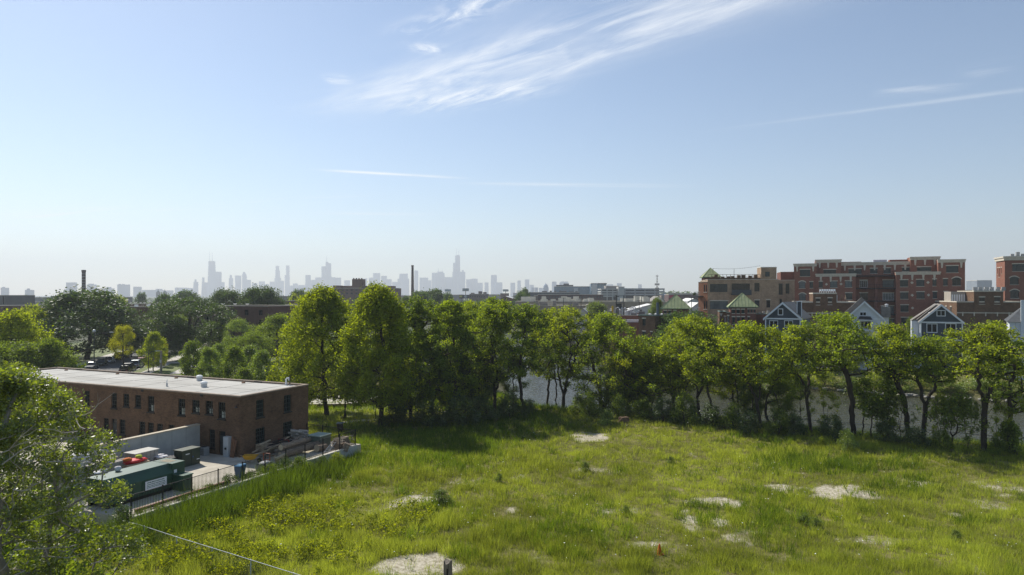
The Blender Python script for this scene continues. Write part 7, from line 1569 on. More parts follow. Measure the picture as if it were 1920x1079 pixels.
# brick plant with roof pipes
b = simple('brick_plant', 'low red brick plant crowded with pipes and ducts on its roof', 'factory', 1125, 1204, 192, 592, 26, M_RED, -12, roof=M_GREYB)
z_ = b.z_at(592, 1165); rr_ = random.Random(19)
for k in range(26):
    x, y = rr_.uniform(.5, b.L - .5), rr_.uniform(1, 20); h_ = rr_.uniform(.8, 2.6); m_ = MB(); r_ = rr_.uniform(.1, .28)
    if k % 3 == 0: m_.tube([(x, y, z_ - .4), (x, y, z_ + h_), (x + .7, y, z_ + h_ + .35), (x + 1.2, y, z_ + h_ - .2)], r_, 7); m_.build('duct', M_ALU, b.root)
    elif k % 3 == 1: m_.box(x, x + rr_.uniform(.8, 1.8), y, y + 1.2, z_ - .4, z_ + h_ * .6); m_.build('roof_unit', [M_ALU, M_GREYB, M_BLK][k % 3], b.root)
    else: m_.lathe([(r_, -.4), (r_, h_ * .6), (r_ * 1.7, h_ * .65), (r_ * 1.6, h_ * .8), (.05, h_ * .9)], (x, y, z_), 8); m_.build('roof_vent', M_ALU, b.root)
m_ = MB(); x0_ = b.a_at(1152)[0]
for q in ((0, 8), (2.2, 8), (0, 10), (2.2, 10)): m_.tube([(x0_ + q[0], q[1], z_ - .4), (x0_ + q[0], q[1], z_ + 5.6)], .09, 5)
for zz in (1.6, 3.4, 5.4): m_.box(x0_ - .2, x0_ + 2.4, 7.8, 10.2, z_ + zz, z_ + zz + .14)
m_.box(x0_ + .2, x0_ + 1.6, 8.2, 9.6, z_ + 1.75, z_ + 3.2); m_.build('steel_gantry', M_DKFR, b.root)
x1_ = b.a_at(1146)[0]; MB().tube([(x1_, 6, z_ - .4), (x1_, 6, z_ + 2.6)], .3, 7).build('yellow_pipe', mat('yellow_paint', (.50, .34, .03), .1, 2), b.root)
lo_ = Bld('brick_building', 'low red brick side building with pale roof edge below the brick plant', 'building', 1140, 1200, 170, -10, 12); lo_.shell(lo_.z_at(604.5, 1180), {}, roof=mat('pale_roof', (.5, .5, .48), .1, 1), coping=M_TRIM, cop_h=.2); lo_.done(M_RED)
# utility poles over the warehouses
for i, (px, Y, y0, lb) in enumerate([(1056.5, 250, 558, 'dark light pole before the ribbed tan wall'), (1089.5, 230, 560, 'dark light pole beside the small white gable'), (1155.5, 215, 555, 'tall dark pole over the brick plant roof'), (1198.5, 235, 563, 'thin pole before the broad white roofed shed'), (963.5, 260, 556, 'thin pole left of the tan warehouse'), (1296.5, 235, 557, 'dark pole between the two green pyramids')]):
    p = D(px, y0, Y); e = empty('light_pole', (p.x, Y, -.9), 0, lb, 'pole'); MB().tube([(0, 0, 0), (0, 0, p.z + .9)], [.16, .10], 6).build('pole', M_DKFR, e); MB().box(-.9, .9, -.08, .08, p.z + .6, p.z + .75).build('crossarm', M_DKFR, e)
# far tree belts on the horizon
def far_wood(name, label, Y, x0, x1, h, n, seed):
    rr = np.random.RandomState(seed); m = LM_BLUE; c = []
    for k in range(n):
        px = rr.uniform(x0, x1); y = Y * rr.uniform(.96, 1.06); hh = h * rr.uniform(.6, 1.15); cx_ = (px - CX) / F * y
        g = rr.normal(size=(130, 3)); g /= np.linalg.norm(g, axis=1, keepdims=True); g *= rr.uniform(.55, 1, (130, 1)); g[:, 2] = np.abs(g[:, 2])
        c.append(np.array([cx_, y, -.9]) + g * np.array([hh * .75, hh * .7, hh]))
    c = np.concatenate(c); o = obj(name, np_mesh(name, leaf_quads(rr, c, h * .22), 4, m, np.clip(rr.normal(.5, .25, len(c)), 0, 1))); tag(o, label, kind='stuff')
far_wood('far_woods', 'hazy far belt of trees low on the horizon', 1500, -80, 620, 11, 110, 1); far_wood('far_woods', 'hazy far belt of trees low on the horizon', 1400, 700, 1100, 9, 70, 2)
far_wood('far_woods', 'hazy bluish wooded rise beside the tan loft', 1150, 1238, 1330, 21, 60, 3); far_wood('far_woods', 'hazy wooded rise between the red brick apartments', 900, 1790, 1990, 20, 60, 4); far_wood('far_woods', 'low hazy trees behind the red apartments', 1200, 1330, 1800, 18, 70, 5)
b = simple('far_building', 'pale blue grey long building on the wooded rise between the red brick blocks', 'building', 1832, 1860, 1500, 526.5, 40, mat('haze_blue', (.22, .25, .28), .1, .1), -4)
far_wood('city_trees', 'tree tops scattered between the distant roofs', 600, -20, 560, 9, 60, 6); far_wood('city_trees', 'tree tops scattered between the distant roofs', 420, 880, 1000, 7, 22, 7)
# low far roofs filling the plain
rr_ = random.Random(23)
low = [(84, 210, 700, 558), (300, 340, 640, 557), (455, 530, 800, 556), (560, 612, 900, 555), (735, 772, 900, 555), (846, 862, 1100, 553.5), (905, 945, 1200, 553), (1240, 1310, 850, 551), (1330, 1480, 700, 556), (1800, 1862, 560, 545), (1120, 1180, 820, 551)]
for i, (x0p, x1p, Y, t_) in enumerate(low):
    simple('low_building', ['dim low building behind the huge dark tree', 'dim low building beneath the twin domes', 'dim low building behind the domed trees', 'dim low building left of the brick factory', 'dim low building right of the brick factory', 'dim low building before the billboards', 'dim low building behind the brick works', 'dim low building beneath the wooded rise', 'low building behind the tan loft', 'low pale roofs between the red brick blocks', 'dim low building under the parking garage'][i], 'building', x0p, x1p, Y, t_, 30, [M_GREYB, MATS['dull_tan'], MATS['slate_grey']][i % 3], -8)
# church domes
for i, px in enumerate((296.5, 309)):
    Y = 1700; s = Y / F; p = D(px, 553, Y); e = empty('church_tower', (p.x, Y, -.9), 0, ['hazy church tower with a green cupola, the one nearer the chimney', 'hazy church tower with a green cupola, the one nearer the tall hazy cluster'][i], 'church tower', 'twin church towers')
    MB().box(-2.7 * s, 2.7 * s, -2.7 * s, 2.7 * s, 0, 4.5 * s + 16).build('tower', mat('church_stone', (.20, .19, .18), .1, .1), e); MB().lathe([(2.6 * s, 4.5 * s + 16.01), (2.4 * s, 5.5 * s + 16), (1.2 * s, 7.5 * s + 16), (.5 * s, 8 * s + 16), (.25 * s, 10.5 * s + 16)], n=12).build('cupola', mat('cupola_green', (.12, .17, .17), .1, .1), e)

# ------------------------------------------------------------------ the skyline in the haze
M_TW = mat('tower_haze_blue', (.14, .21, .32), .15, .02); M_TW2 = mat('tower_haze_blue_deep', (.11, .19, .31), .15, .02)  # blue of the distant haze mixed into the tower colours
NT = 0
def tower(label, Y, parts, antennas=(), m=None, group='towers of the far skyline', name='skyscraper'):
    """parts: (x0,x1,top[,x0top,x1top]) in surveyed columns, stacked as boxes or tapers with real depth"""
    global NT; NT += 1
    xs = [q for p in parts for q in p[:2]]; xm = (min(xs) + max(xs)) / 2; s = Y / F
    e = empty(name, ((xm - CX) * s, Y, -.9), 0, label, 'skyscraper', group)
    for i, p in enumerate(parts):
        x0, x1, t = (p[0] - xm) * s, (p[1] - xm) * s, CAMZ + .9 - (p[2] - HY) * s
        u0, u1 = ((p[3] - xm) * s, (p[4] - xm) * s) if len(p) > 3 else (x0, x1)
        z0 = 0 if len(p) < 6 else CAMZ + .9 - (p[5] - HY) * s
        o = i * .7; k_ = .28 + .16 * ((NT * 7) % 5) / 4; w0, w1 = x1 - x0, u1 - u0
        ring = lambda l, r_, w_, z_: [(l, w_ * .10 - o, z_), (l + k_ * w_, -w_ * .30 - o, z_), (r_, w_ * .22 - o, z_), (r_ - k_ * w_, w_ * .75 + o, z_)]
        MB().add(ring(x0, x1, w0, z0) + ring(u0, u1, max(1, w1), t), [(0, 3, 2, 1), (4, 5, 6, 7), (0, 1, 5, 4), (1, 2, 6, 5), (2, 3, 7, 6), (3, 0, 4, 7)]).build('block' if len(parts) > 1 else 'shaft', m or M_TW, e)
    for ax, at_, ab in antennas:
        x = (ax - xm) * s; MB().tube([(x, 0, CAMZ + .9 - (ab - HY) * s - 1), (x, 0, CAMZ + .9 - (at_ - HY) * s)], [2.6, 1.0], 5).build('antenna', m or M_TW, e)
    return e
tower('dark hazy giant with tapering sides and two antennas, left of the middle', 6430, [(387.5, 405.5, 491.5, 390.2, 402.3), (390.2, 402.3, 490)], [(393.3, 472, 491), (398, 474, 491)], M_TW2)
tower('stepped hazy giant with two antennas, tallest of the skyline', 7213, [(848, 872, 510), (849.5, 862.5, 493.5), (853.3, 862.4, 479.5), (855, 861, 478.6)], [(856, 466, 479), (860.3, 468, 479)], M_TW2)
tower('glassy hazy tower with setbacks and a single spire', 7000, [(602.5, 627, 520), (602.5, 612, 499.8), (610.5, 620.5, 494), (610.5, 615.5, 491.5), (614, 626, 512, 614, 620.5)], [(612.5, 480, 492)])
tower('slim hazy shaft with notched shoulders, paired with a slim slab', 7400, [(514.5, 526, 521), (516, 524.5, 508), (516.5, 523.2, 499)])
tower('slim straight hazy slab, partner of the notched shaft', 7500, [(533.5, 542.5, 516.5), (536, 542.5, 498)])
sk = [  # plain towers (x0,x1,top,Y)
 (0, 14.5, 540, 3600, 'broad pale block at the very edge of the skyline'), (3, 9, 538.5, 3620, 'roof house tower behind the broad pale block at the edge'), (14, 28, 554.5, 3900, 'low pale block beside the one at the edge'), (45.5, 62, 544, 3300, 'lone square block on the open horizon'), (122.5, 141, 530, 4200, 'square tower left of the banded chimney'), (119.5, 124, 542.5, 4300, 'low annex of the square tower by the banded chimney'),
 (161.5, 179, 533, 4400, 'broad tower just right of the banded chimney'), (178.5, 194, 542, 4500, 'low block between two broad towers'), (194, 212.5, 540, 4300, 'stepped block third from the banded chimney'), (218.5, 241, 534, 4300, 'wide tower with turrets above the white dishes'), (249, 264, 538, 4500, 'twin topped block left of the domes'), (264, 303, 544, 4700, 'long low mass behind the domes'), (291, 303, 542, 4750, 'slightly taller end of the low mass behind the domes'), (309, 324, 545, 4800, 'low mass right of the domes'),
 (327, 342, 539.5, 5600, 'uneven block where the skyline starts to rise'), (341, 354, 539.8, 5700, 'second uneven block where the skyline rises'), (352, 363, 540.5, 5800, 'third uneven block where the skyline rises'), (362, 371, 529, 5900, 'narrow tower with a slim top left of the tapering giant'), (377, 387, 528, 6100, 'slant topped tower touching the tapering giant'),
 (403, 414.5, 510, 6500, 'square shoulder tower leaning on the tapering giant'), (414, 420.5, 529.5, 6600, 'low block at the foot of the shoulder tower'), (428.5, 436.5, 520, 6700, 'slim tower with narrowing crown, first of three'), (440, 451.5, 517, 6800, 'flat topped tower, middle of three'), (453.5, 462, 516, 6900, 'round shouldered tower with a pointed crown, last of three'), (461, 470, 525, 6950, 'lower block against the pointed crown tower'), (472, 482, 531, 7000, 'low stepped block before the gap'), (485, 496, 528, 7000, 'small stepped pyramid block left of the notched shaft'), (493, 503, 533, 7050, 'low block right of the small pyramid'),
 (505, 515.5, 528.5, 7300, 'low block at the foot of the notched shaft'), (524, 532, 527, 7350, 'block filling the gap between shaft and slab'), (542, 556, 536, 7200, 'low block right of the slim slab'), (549, 558, 532, 7100, 'tiny stepped block standing alone in the low part'), (556, 572, 535, 7100, 'low flat block left of the tall narrow pair'), (572, 582, 516, 6900, 'narrow block with a curved top before the spire tower'), (582, 594, 525, 6950, 'square block beside the curved top one'), (590.5, 603, 520.5, 7000, 'block joined to the spire tower'), (626, 639, 521, 7100, 'broad low tower right of the spire tower'), (584, 602, 533.5, 6000, 'pale stepped office block below the spire tower'), (548, 580, 540, 5600, 'long low office slab below the skyline'),
 (645, 656, 526, 7200, 'stepped block left of the brick factory tower'), (678, 688, 522.5, 7200, 'tower just right of the brick factory tower'), (691.5, 699, 521, 7250, 'tower adjoining the tall slab right of the factory'), (699, 712.5, 512.5, 7250, 'tall slab right of the factory'), (714.5, 725, 517.5, 7300, 'spiky topped block between two slabs'), (724, 734, 524, 7300, 'lower block between two slabs'), (735, 746, 529, 7350, 'low block left of the trapezoid tower'), (747.5, 764.5, 513.5, 7350, 'broad tower with sloping shoulders left of the tall chimney'), (776.5, 784, 507.5, 7400, 'slim tower immediately right of the tall chimney'), (786.5, 802.5, 521, 7300, 'stepped block right of the tall chimney'), (802, 809, 526, 7350, 'low block before the stepped cluster'), (809.5, 833, 512, 7250, 'broad stepped cluster tower left of the tallest giant'), (820, 831, 509.8, 7260, 'upper block with two thin masts left of the tallest giant'), (832, 850, 520, 7300, 'flat slab against the tallest giant'), (863, 872, 506.5, 7250, 'round topped tower against the right flank of the tallest giant'),
 (874, 884, 524, 7200, 'block right of the round topped tower'), (884, 895.5, 523, 7250, 'spiky block, second right of the round topped tower'), (895.5, 905, 530.5, 7200, 'low square block, third right of the round topped tower'), (908.5, 916, 530, 7200, 'separate small block right of the square one'), (920.5, 931.5, 516, 7100, 'tall block standing apart right of the giant'), (926, 942, 530, 7000, 'wide low block before the one standing apart'), (957, 966, 530.5, 6800, 'slim block in the thinning skyline'), (970, 976.5, 526.5, 6700, 'slender tower left of the last tall one'), (984, 992.5, 524.5, 6500, 'last tall slender tower of the skyline'), (993, 1001, 534.5, 6600, 'short block beside the last slender tower'), (996, 1002, 539.5, 4000, 'small dark block above the mill, left of two'), (1002.5, 1009, 539.5, 4000, 'small dark block above the mill, right of two'), (1010.5, 1018, 540, 5200, 'low block left of the domed hall'), (1035, 1043.5, 528.5, 5000, 'pale tower left of the glass office'), (1049, 1066, 528.5, 5600, 'wide pale block behind the glass office'), (1138, 1150, 533.5, 5600, 'pale low block right of the framed office'), (1157, 1166, 531.5, 5400, 'pale tower above the parking garage'), (1196.5, 1203.5, 533.5, 5400, 'small pale tower above the long garage')]
tops = {'narrow tower with a slim top left of the tapering giant': (364.5, 368.5, 524.5), 'round shouldered tower with a pointed crown, last of three': None}
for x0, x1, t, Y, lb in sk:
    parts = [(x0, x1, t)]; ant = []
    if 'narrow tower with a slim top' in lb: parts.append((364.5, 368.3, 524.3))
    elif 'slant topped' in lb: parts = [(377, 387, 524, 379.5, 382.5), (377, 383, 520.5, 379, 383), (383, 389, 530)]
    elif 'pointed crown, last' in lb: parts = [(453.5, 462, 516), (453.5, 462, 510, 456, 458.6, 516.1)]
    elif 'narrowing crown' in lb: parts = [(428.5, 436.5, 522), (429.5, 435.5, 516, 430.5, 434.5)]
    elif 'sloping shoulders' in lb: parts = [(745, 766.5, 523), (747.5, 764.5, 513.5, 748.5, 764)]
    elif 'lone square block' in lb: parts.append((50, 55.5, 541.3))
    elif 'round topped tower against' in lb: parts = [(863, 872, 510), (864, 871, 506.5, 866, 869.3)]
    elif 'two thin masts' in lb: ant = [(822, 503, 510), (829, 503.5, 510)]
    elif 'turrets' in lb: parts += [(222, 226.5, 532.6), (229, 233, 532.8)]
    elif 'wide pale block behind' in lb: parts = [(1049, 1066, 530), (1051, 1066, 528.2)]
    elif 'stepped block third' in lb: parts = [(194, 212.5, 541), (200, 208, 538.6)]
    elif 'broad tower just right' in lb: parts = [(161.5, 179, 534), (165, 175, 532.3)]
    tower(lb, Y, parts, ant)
Y = 3000; s = Y / F; p = D(1023.5, 553, Y); e = empty('domed_hall', (p.x, Y, -.9), 0, 'hazy domed hall with a lantern between the mill and the glass office', 'church')
MB().box(-5 * s, 5 * s, -5 * s, 5 * s, 0, 12 * s + 16).build('drum', M_TW, e); MB().lathe([(5 * s, 12 * s + 16), (4.6 * s, 15 * s + 16), (3.3 * s, 18 * s + 16), (1.2 * s, 20 * s + 16), (.5 * s, 20.3 * s + 16), (.35 * s, 22.5 * s + 16)], n=14).build('dome', M_TW2, e)
# ------------------------------------------------------------------ street, park, cars
SD = Vector((-.285, .9585, 0)).normalized(); SN = Vector((SD.y, -SD.x, 0))      # along the street, to its right
SC = Vector((-85.2, 146, 0))
def sp_(t, n, z=0): q = SC + SD * t + SN * n; return Vector((q.x, q.y, gz(q.x, q.y) + z))
def strip(name, t0, t1, n0, n1, z, m, seg=24, kerb=0):
    m_ = MB()
    for i in range(seg):
        a, b = t0 + (t1 - t0) * i / seg, t0 + (t1 - t0) * (i + 1) / seg
        m_.quad(sp_(a, n0, z), sp_(a, n1, z), sp_(b, n1, z), sp_(b, n0, z))
        if kerb: m_.quad(sp_(a, n0, z - kerb), sp_(a, n0, z), sp_(b, n0, z), sp_(b, n0, z - kerb)); m_.quad(sp_(a, n1, z), sp_(a, n1, z - kerb), sp_(b, n1, z - kerb), sp_(b, n1, z))
    return struct(m_.build(name, m))
strip('street', -70, 190, -5.4, 5.4, .12, M_ASPH); strip('pavement', -70, 190, 7.6, 9.8, .24, M_WALK, kerb=.12); strip('pavement', -70, 190, -10.5, -8.5, .24, M_WALK, kerb=.12)
strip('kerb', -70, 190, 5.4, 5.65, .27, M_WALK, kerb=.15); strip('kerb', -70, 190, -5.65, -5.4, .27, M_WALK, kerb=.15)
M_LAWN = mat('mown_lawn', (.085, .13, .022), .3, .5, col2=(.15, .18, .035), detail=8)
strip('lawn', -70, 190, 5.66, 7.6, .2, M_LAWN); strip('lawn', -70, 190, -8.5, -5.66, .2, M_LAWN); strip('lawn', -40, 190, -32, -10.5, .2, M_LAWN); strip('lawn', -20, 190, 9.8, 42, .2, M_LAWN)
def flat(name, pts, m, z=.25, thick=0):
    vs = []
    for x, y in pts: q = P(x, y, -.9); vs.append(Vector((q.x, q.y, gz(q.x, q.y) + z)))
    m_ = MB(); m_.add(vs, [tuple(range(len(vs)))]); return struct(m_.build(name, m))
flat('path', [(318, 704), (345, 704), (372, 690), (355, 687)], M_WALK, .29); flat('path', [(318, 681), (372, 681), (372, 684), (318, 684)], M_WALK, .30)
# plaza with its low wall
pl = [P(x, y, -.4) for x, y in ((540, 757), (600, 758.5), (650, 757.5), (690, 754), (735, 748), (735, 741), (540, 741))]
m_ = MB(); m_.prism([(p.x, p.y) for p in pl], -1.2, -.4); struct(m_.build('plaza', mat('plaza_concrete', (.46, .42, .35), .15, .5, col2=(.55, .51, .43))))
e = empty('low_wall', (0, 0, 0), 0, 'curved low concrete wall edging the plaza under the yellow green trees', 'wall'); m_ = MB()
for a, b in zip(pl[:4], pl[1:5]):
    d = Vector((a.x, a.y, 0)); q = Vector((b.x, b.y, 0)); m_.add([(d.x, d.y - .22, -1.0), (q.x, q.y - .22, -1.0), (q.x, q.y - .02, -1.0), (d.x, d.y - .02, -1.0), (d.x, d.y - .22, -.36), (q.x, q.y - .22, -.36), (q.x, q.y - .02, -.36), (d.x, d.y - .02, -.36)], [(0, 1, 5, 4), (4, 5, 6, 7), (2, 3, 7, 6)])
m_.build('wall', mat('wall_brown', (.20, .15, .10), .2, 2), e)
m_ = MB()
for px in (562, 600, 628, 665): q = P(px, 758, -.36); m_.box(q.x - .12, q.x + .12, q.y - .5, q.y - .225, -1.0, -.34)
m_.build('piers', M_BLK, e)
flat('lawn', [(575, 800), (735, 800), (760, 752), (575, 759)], mat('sunny_lawn', (.14, .17, .03), .3, .6, col2=(.22, .23, .05), detail=8), .05); flat('path', [(640, 793), (730, 783), (740, 785.5), (648, 796)], M_WALK, .10)
# lamp posts and poles
def street_lamp(name, label, px, py, top, arm, m=M_DKFR, r=.13, cat='street lamp'):
    p, h = base_h(px, py, top); e = empty(name, p, 0, label, cat); MB().tube([(0, 0, 0), (0, 0, h)], [r, r * .6], 8).build('post', m, e); MB().lathe([(r * 2.2, 0), (r * 2.0, .5), (r * 1.2, .7)], n=10).build('base', m, e)
    if arm:
        MB().tube([(0, 0, h - .9), (arm * .3, 0, h - .25), (arm, 0, h - .05)], [.06, .05, .04], 6).build('arm', m, e); MB().box(arm - .1, arm + .75, -.14, .14, h - .12, h + .04).build('lamp_head', M_GALV, e)
    return e, h
e, h = street_lamp('street_lamp', 'tall street lamp with a round camera head and long arm before the huge dark tree', 176.5, 693, 623, 3.4); MB().lathe([(.05, -.1), (.28, .0), (.32, .25), (.2, .5), (.04, .55)], (0, 0, h), 10).build('camera_dome', M_ALU, e)
e, h = street_lamp('street_lamp', 'thin black lamp post with a short flat head by the pavement', 278.5, 701, 658, 1.5, r=.09)
p, h = base_h(302, 702, 658); e = empty('utility_pole', p, 0, 'thick wooden utility pole on the lawn beside the pavement', 'pole'); MB().tube([(0, 0, 0), (0, 0, h)], [.24, .20], 9).build('pole', mat('grey_wood_pole', (.28, .24, .19), .2, 3), e); MB().box(-.16, .16, -.3, -.2, h * .5, h * .62).build('junction_box', M_ALU, e)
e, h = street_lamp('park_lamp', 'slim black park lamp post between the two yellow green trees', 647, 786, 703, 0, M_BLK, .10); MB().lathe([(.1, 0), (.22, .1), (.24, .5), (.3, .55), (.06, .75)], (0, 0, h), 10).build('lantern', M_BLK, e)
p, h = base_h(637.5, 812, 793); e = empty('park_bin', p, 0, 'dark square park litter bin behind the fence corner', 'bin'); MB().box(-.3, .3, -.3, .3, 0, h - .1).build('body', M_BLK, e); MB().box(-.36, .36, -.36, .36, h - .098, h).build('lid', mat('bin_lid', (.20, .22, .22), .1, 3), e)
for i, (px, py, top) in enumerate(((668, 785, 775), (704, 788, 770))):
    p, h = base_h(px, py, top); e = empty('path_post', p, 0, ['short dark post beside the park path, nearer the lamp', 'short dark post beside the park path, at the second yellow green trunk'][i], 'post', 'posts along the park path'); MB().tube([(0, 0, 0), (0, 0, h)], .05, 6).build('post', M_BLK, e)
# cars
def car_paint(name, c, metal=.3): return mat(name, c, .05, 2, rough=.25, metal=metal, spec=.6)
M_TYRE = mat('tyre_rubber', (.012, .012, .012), .1, 4, rough=.9); G_CAR = glass('car_glass', (.015, .018, .02), .04); M_HL = mat('headlight_glass', (.6, .62, .62), .1, 4, rough=.1); M_TL = mat('tail_light', (.30, .01, .01), .1, 4, rough=.2)
def make_car(label, paint, loc, rz, suv=False, group='cars parked along the street'):
    e = empty('parked_car', loc, rz, label, 'car', group); L_, W_, H_ = (4.8, 1.9, 1.75) if suv else (4.6, 1.8, 1.45)
    hl, w = L_ / 2, W_ / 2; belt = H_ * .58
    # sections along the length: (x, half width, z bottom, z top)
    prof = [(-hl, w * .86, .42, belt * .82), (-hl + .12, w * .96, .28, belt * .95), (-hl * .55, w, .24, belt), (0, w, .22, belt), (hl * .38, w, .22, belt * .98), (hl * .7, w * .98, .24, belt * .90), (hl - .12, w * .93, .28, belt * .80), (hl, w * .8, .40, belt * .66)]
    m_ = MB()
    for x, ww, z0, z1 in prof: m_.v += [(x, -ww, z0), (x, -ww * 1.0, z0 + (z1 - z0) * .6), (x, -ww * .93, z1), (x, ww * .93, z1), (x, ww, z0 + (z1 - z0) * .6), (x, ww, z0)]
    n = 6
    for i in range(len(prof) - 1):
        for k in range(n): m_.f.append((i * n + k, (i + 1) * n + k, (i + 1) * n + (k + 1) % n, i * n + (k + 1) % n)); m_.mi.append(0)
    m_.f += [tuple(range(n)), tuple(range((len(prof) - 1) * n + n - 1, (len(prof) - 1) * n - 1, -1))]; m_.mi += [0, 0]
    m_.build('body', paint, e, False)
    r0, r1, f0, f1 = (-hl * .95, -hl * .80, hl * .28, hl * .02) if suv else (-hl * .78, -hl * .42, hl * .34, hl * .0)
    m_ = MB(); wc = w * .92; wt = w * .74
    m_.add([(r0, -wc, belt * .96), (f0, -wc, belt * .96), (f0, wc, belt * .96), (r0, wc, belt * .96), (r1, -wt, H_ - .05), (f1, -wt, H_ - .05), (f1, wt, H_ - .05), (r1, wt, H_ - .05)], [(0, 1, 5, 4), (1, 2, 6, 5), (2, 3, 7, 6), (3, 0, 4, 7)]); m_.build('windows', G_CAR, e)
    m_ = MB(); m_.add([(r1 - .04, -wt - .02, H_ - .06), (f1 + .05, -wt - .02, H_ - .06), (f1 + .05, wt + .02, H_ - .06), (r1 - .04, wt + .02, H_ - .06), (r1 + .1, -wt * .9, H_), (f1 - .1, -wt * .9, H_), (f1 - .1, wt * .9, H_), (r1 + .1, wt * .9, H_)], [(0, 3, 2, 1), (4, 5, 6, 7), (0, 1, 5, 4), (1, 2, 6, 5), (2, 3, 7, 6), (3, 0, 4, 7)])
    for s_ in (-1, 1):
        for xa, xb in ((r0, r1), (f0, f1), ((r0 + f0) / 2, (r1 + f1) / 2 - .05)): m_.tube([(xa, s_ * wc, belt * .95), (xb, s_ * wt, H_ - .04)], .045, 4)
    m_.build('roof', paint, e)
    for s_ in (-1, 1):
        for x in (-hl * .6, hl * .62):
            o = MB().lathe([(.22, -.11), (.33, -.10), (.34, 0), (.33, .10), (.22, .11)], n=14).build('wheel', M_TYRE, e); o.location = (x, s_ * (w - .1), .34); o.rotation_euler = (math.pi / 2, 0, 0)
            MB().lathe([(.2, -.005), (.19, .01), (.05, .02)], (0, 0, .11 if s_ < 0 else -.13), 10).build('rim', M_GALV, o)
        MB().box(hl - .16, hl - .02, s_ * w * .66 - .16, s_ * w * .66 + .16, belt * .60, belt * .74).build('headlight', M_HL, e); MB().box(-hl - .01, -hl + .06, s_ * w * .66 - .14, s_ * w * .66 + .14, belt * .62, belt * .8).build('tail_light', M_TL, e)
        MB().box(f0 - .25, f0 - .05, s_ * (w + .1) - .09, s_ * (w + .1) + .09, belt * .97, belt * 1.1).build('mirror', paint, e)
    MB().box(hl - .05, hl + .01, -w * .4, w * .4, .42, belt * .62).build('grille', M_BLK, e)
    return e
HD = math.atan2(SD.y, SD.x)
P_BLK, P_SIL, P_WHT, P_RED, P_GRY, P_BLU, P_DGR = car_paint('paint_black', (.012, .013, .015)), car_paint('paint_silver', (.42, .44, .46), .6), car_paint('paint_white', (.70, .71, .71), 0), car_paint('paint_dark_red', (.12, .012, .018)), car_paint('paint_grey', (.12, .125, .13), .5), car_paint('paint_blue_grey', (.16, .21, .27), .5), car_paint('paint_dark_green', (.02, .03, .025))
def t_of(px, py):
    q = P(px, py, -.9); d = q - SC; d.z = 0; return d.dot(SD), d.dot(SN)
cars = [((178, 693), -1, P_GRY, 0, 'dark grey car parked nearest the street lamp'), ((191, 687), -1, P_DGR, 0, 'dark green car second from the street lamp'), ((204, 682), -1, P_SIL, 0, 'silver car third from the street lamp'), ((217, 676), -1, P_DGR, 1, 'dark tall car fourth from the street lamp'), ((230, 671), -1, P_BLU, 1, 'blue grey tall car with a shiny side, before the gap'), ((251, 662), -1, P_SIL, 0, 'silver car at the far end of the row, its bonnet towards the gap'), ((262, 656), -1, P_WHT, 1, 'white tall car behind the yellow street tree'),
        ((238, 699), 1, P_BLK, 0, 'black low car parked closest behind the white roof'), ((257, 696), 1, P_BLK, 1, 'black tall car with bright windows beside the pavement'), ((266, 690), 1, P_SIL, 1, 'pale silver car just ahead of the black tall one'), ((277, 685), 1, P_RED, 1, 'dark red tall car half hidden by the young street tree'), ((292, 679), 1, P_GRY, 0, 'grey car beyond the dark red one'), ((303, 674), 1, P_BLK, 0, 'black car farthest along the pavement side'), ((235, 684), 0, P_WHT, 0, 'white car driving on the street')]
for (px, py), side, pt, suv, lb in cars:
    t, n = t_of(px, py)
    if side: n = side * 4.25
    else: n = -.3; t = 88
    q = sp_(t, n, .13); make_car(lb, pt, q, HD + (math.pi if side < 0 else 0), bool(suv), 'cars parked along the street' if side else None)
# river fence: posts and rails of chain link
fp = [P(x, y, -.9) for x, y in ((1150, 780), (1250, 787), (1345, 795), (1440, 803), (1600, 818), (1750, 834), (1880, 847), (2000, 857))]
M_LINK = mat('fence_wire', (.20, .215, .225), .1, 3, rough=.5, metal=.5)
def chain_link(label, pts, h, spacing, mesh_step, name='chain_link_fence', rail_r=.028, wire=.006, m=None):
    M_L = m or M_LINK
    e = empty(name, pts[0], 0, label, 'fence'); o = pts[0]; m_ = MB(); wm_ = MB(); tops = []
    for a, b in zip(pts[:-1], pts[1:]):
        d = b - a; n = max(1, int(d.length / spacing))
        for i in range(n):
            p = a + d * i / n; q = a + d * (i + 1) / n
            zp, zq = gz(p.x, p.y), gz(q.x, q.y); P0 = Vector((p.x - o.x, p.y - o.y, zp - o.z)); P1 = Vector((q.x - o.x, q.y - o.y, zq - o.z))
            MB().tube([P0, P0 + Vector((0, 0, h))], .035, 6).build('post', M_L, e)
            m_.tube([P0 + Vector((0, 0, h - .03)), P1 + Vector((0, 0, h - .03))], rail_r, 6)
            if mesh_step:
                L_ = (P1 - P0).length; k = int(L_ / mesh_step)
                for j in range(-int(h / mesh_step), k):
                    for s_ in (0, 1):
                        t0, t1 = j * mesh_step / L_, (j * mesh_step + h) / L_; z0, z1 = (0.03, h - .05) if s_ == 0 else (h - .05, .03); c0, c1 = max(0, t0), min(1, t1)
                        if c1 - c0 < .01: continue
                        za = z0 + (z1 - z0) * (c0 - t0) / (t1 - t0); zb = z0 + (z1 - z0) * (c1 - t0) / (t1 - t0)
                        wm_.tube([P0.lerp(P1, c0) + Vector((0, 0, za)), P0.lerp(P1, c1) + Vector((0, 0, zb))], wire, 3, caps=False)
    m_.build('top_rail', M_L, e)
    if wm_.v: wm_.build('wire_mesh', M_LINK, e)
    return e
chain_link('grey chain link fence along the river bank among the trunks', fp, 1.5, 3.0, .35, wire=.007)
q0 = P(215, 974, -.9); s0 = D(215, 970, 45.6); e0 = D(470, 1079, 38.2); e1 = D(640, 1152, 34.5)
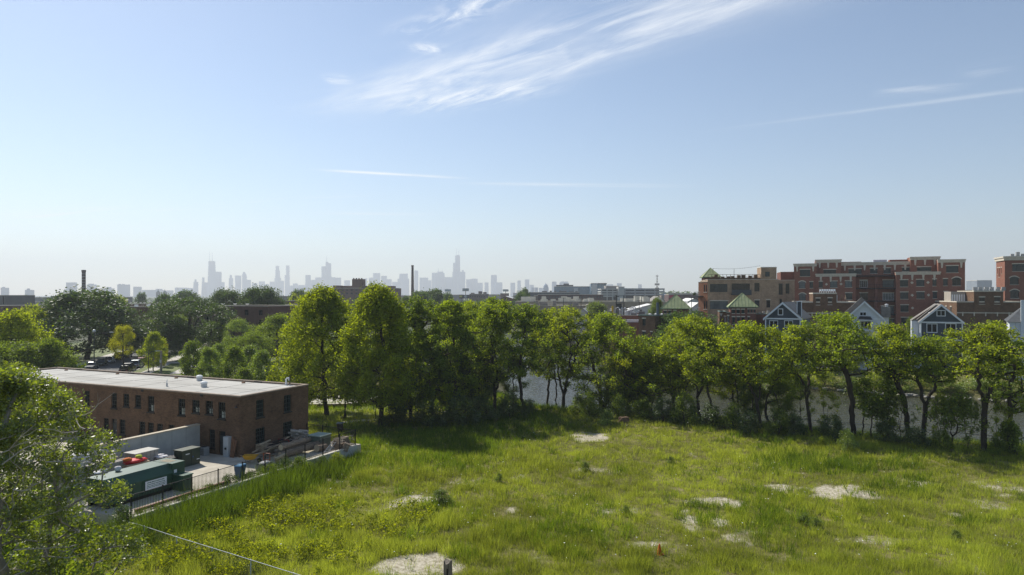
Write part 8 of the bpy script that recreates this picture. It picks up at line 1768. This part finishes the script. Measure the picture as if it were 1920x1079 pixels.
chain_link('galvanised chain link fence slanting down from the end of the retaining wall', [Vector((s0.x, s0.y, gz(s0.x, s0.y))), Vector((e0.x, e0.y, gz(e0.x, e0.y))), Vector((e1.x, e1.y, gz(e1.x, e1.y)))], max(1.0, s0.z - gz(s0.x, s0.y)), 3.2, .16, rail_r=.019, wire=.003, m=mat('bright_galvanised', (.55, .57, .58), .1, 3, rough=.5, metal=.3))
# near wooden pole, cone
p = D(840, 1052, 22); e = empty('wooden_pole', (p.x, 22, gz(p.x, 22)), 0, 'weathered round wooden pole with a split top rising at the bottom of the view', 'pole')
h = p.z - gz(p.x, 22); m_ = MB(); nn = 14; rr_ = random.Random(3)
for zz in (0, h * .5, h - .5, h - .12, h):
    for k in range(nn):
        a_ = 6.283 * k / nn; r_ = .145 * (1 if zz < h - .4 else 1 - .10 * (k % 3 == 0)) * (1 + .03 * rr_.uniform(-1, 1)); m_.v.append((r_ * math.cos(a_), r_ * math.sin(a_), zz + (rr_.uniform(-.07, .04) if zz == h else 0)))
for i in range(4):
    for k in range(nn): m_.f.append((i * nn + k, i * nn + (k + 1) % nn, (i + 1) * nn + (k + 1) % nn, (i + 1) * nn + k)); m_.mi.append(0)
m_.f.append(tuple(range(4 * nn, 5 * nn))); m_.mi.append(0); m_.build('post', mat('grey_pole_wood', (.20, .17, .135), .45, 5, stretch=(4, 4, .3), bump=.5), e)
m_ = MB(); m_.box(-.03, .02, -.152, -.142, h - 1.5, h - .2); m_.build('crack', M_BLK, e)
p, hh = base_h(1236.5, 1041, 1020); e = empty('traffic_cone', p, .3, 'orange traffic cone standing in the meadow grass', 'cone'); MB().lathe([(.16, .05), (.10, .38), (.03, hh)], n=14).build('cone', mat('cone_orange', (.62, .11, .02), .12, 3), e); MB().box(-.22, .22, -.22, .22, 0, .048).build('base', MATS['cone_orange'], e)
p, hh = base_h(1170, 793, 783); e = empty('broken_crate', p, .4, 'brown broken crate lying at the meadow edge beside the low tree', 'crate'); planks(1.0, .8, 4, 3, .2, 9, .1).build('boards', mat('brown_boards', (.17, .11, .07), .35, 3), e); MB().box(-.5, .5, -.4, .4, .66, .70).build('lid', MATS['brown_boards'], e)
EXPO = 0.45; DENOISE = True
# ------------------------------------------------------------------ camera and render settings
cd = bpy.data.cameras.new('camera'); co = bpy.data.objects.new('camera', cd); COL.objects.link(co); sc.camera = co
co.location = (0, 0, CAMZ); co.rotation_euler = (math.pi / 2, 0, 0)
cd.sensor_width = 36; cd.lens = 36 * F / 1920; cd.shift_y = (HY - 539.5) / 1920
cd.clip_start = 0.5; cd.clip_end = 20000
vs = sc.view_settings; sc.display_settings.display_device = 'sRGB'; vs.view_transform = 'Standard'; vs.look = 'None'; vs.gamma = 1; vs.exposure = EXPO; vs.use_curve_mapping = False
cy = sc.cycles
cy.max_bounces = 6; cy.diffuse_bounces = 3; cy.glossy_bounces = 3; cy.transmission_bounces = 4; cy.transparent_max_bounces = 8; cy.volume_bounces = 0
cy.use_denoising = DENOISE
try: cy.denoiser = 'OPENIMAGEDENOISE'; cy.denoising_prefilter = 'NONE'
except Exception: pass
cy.sample_clamp_indirect = 8; cy.use_adaptive_sampling = True; cy.adaptive_threshold = 0.004
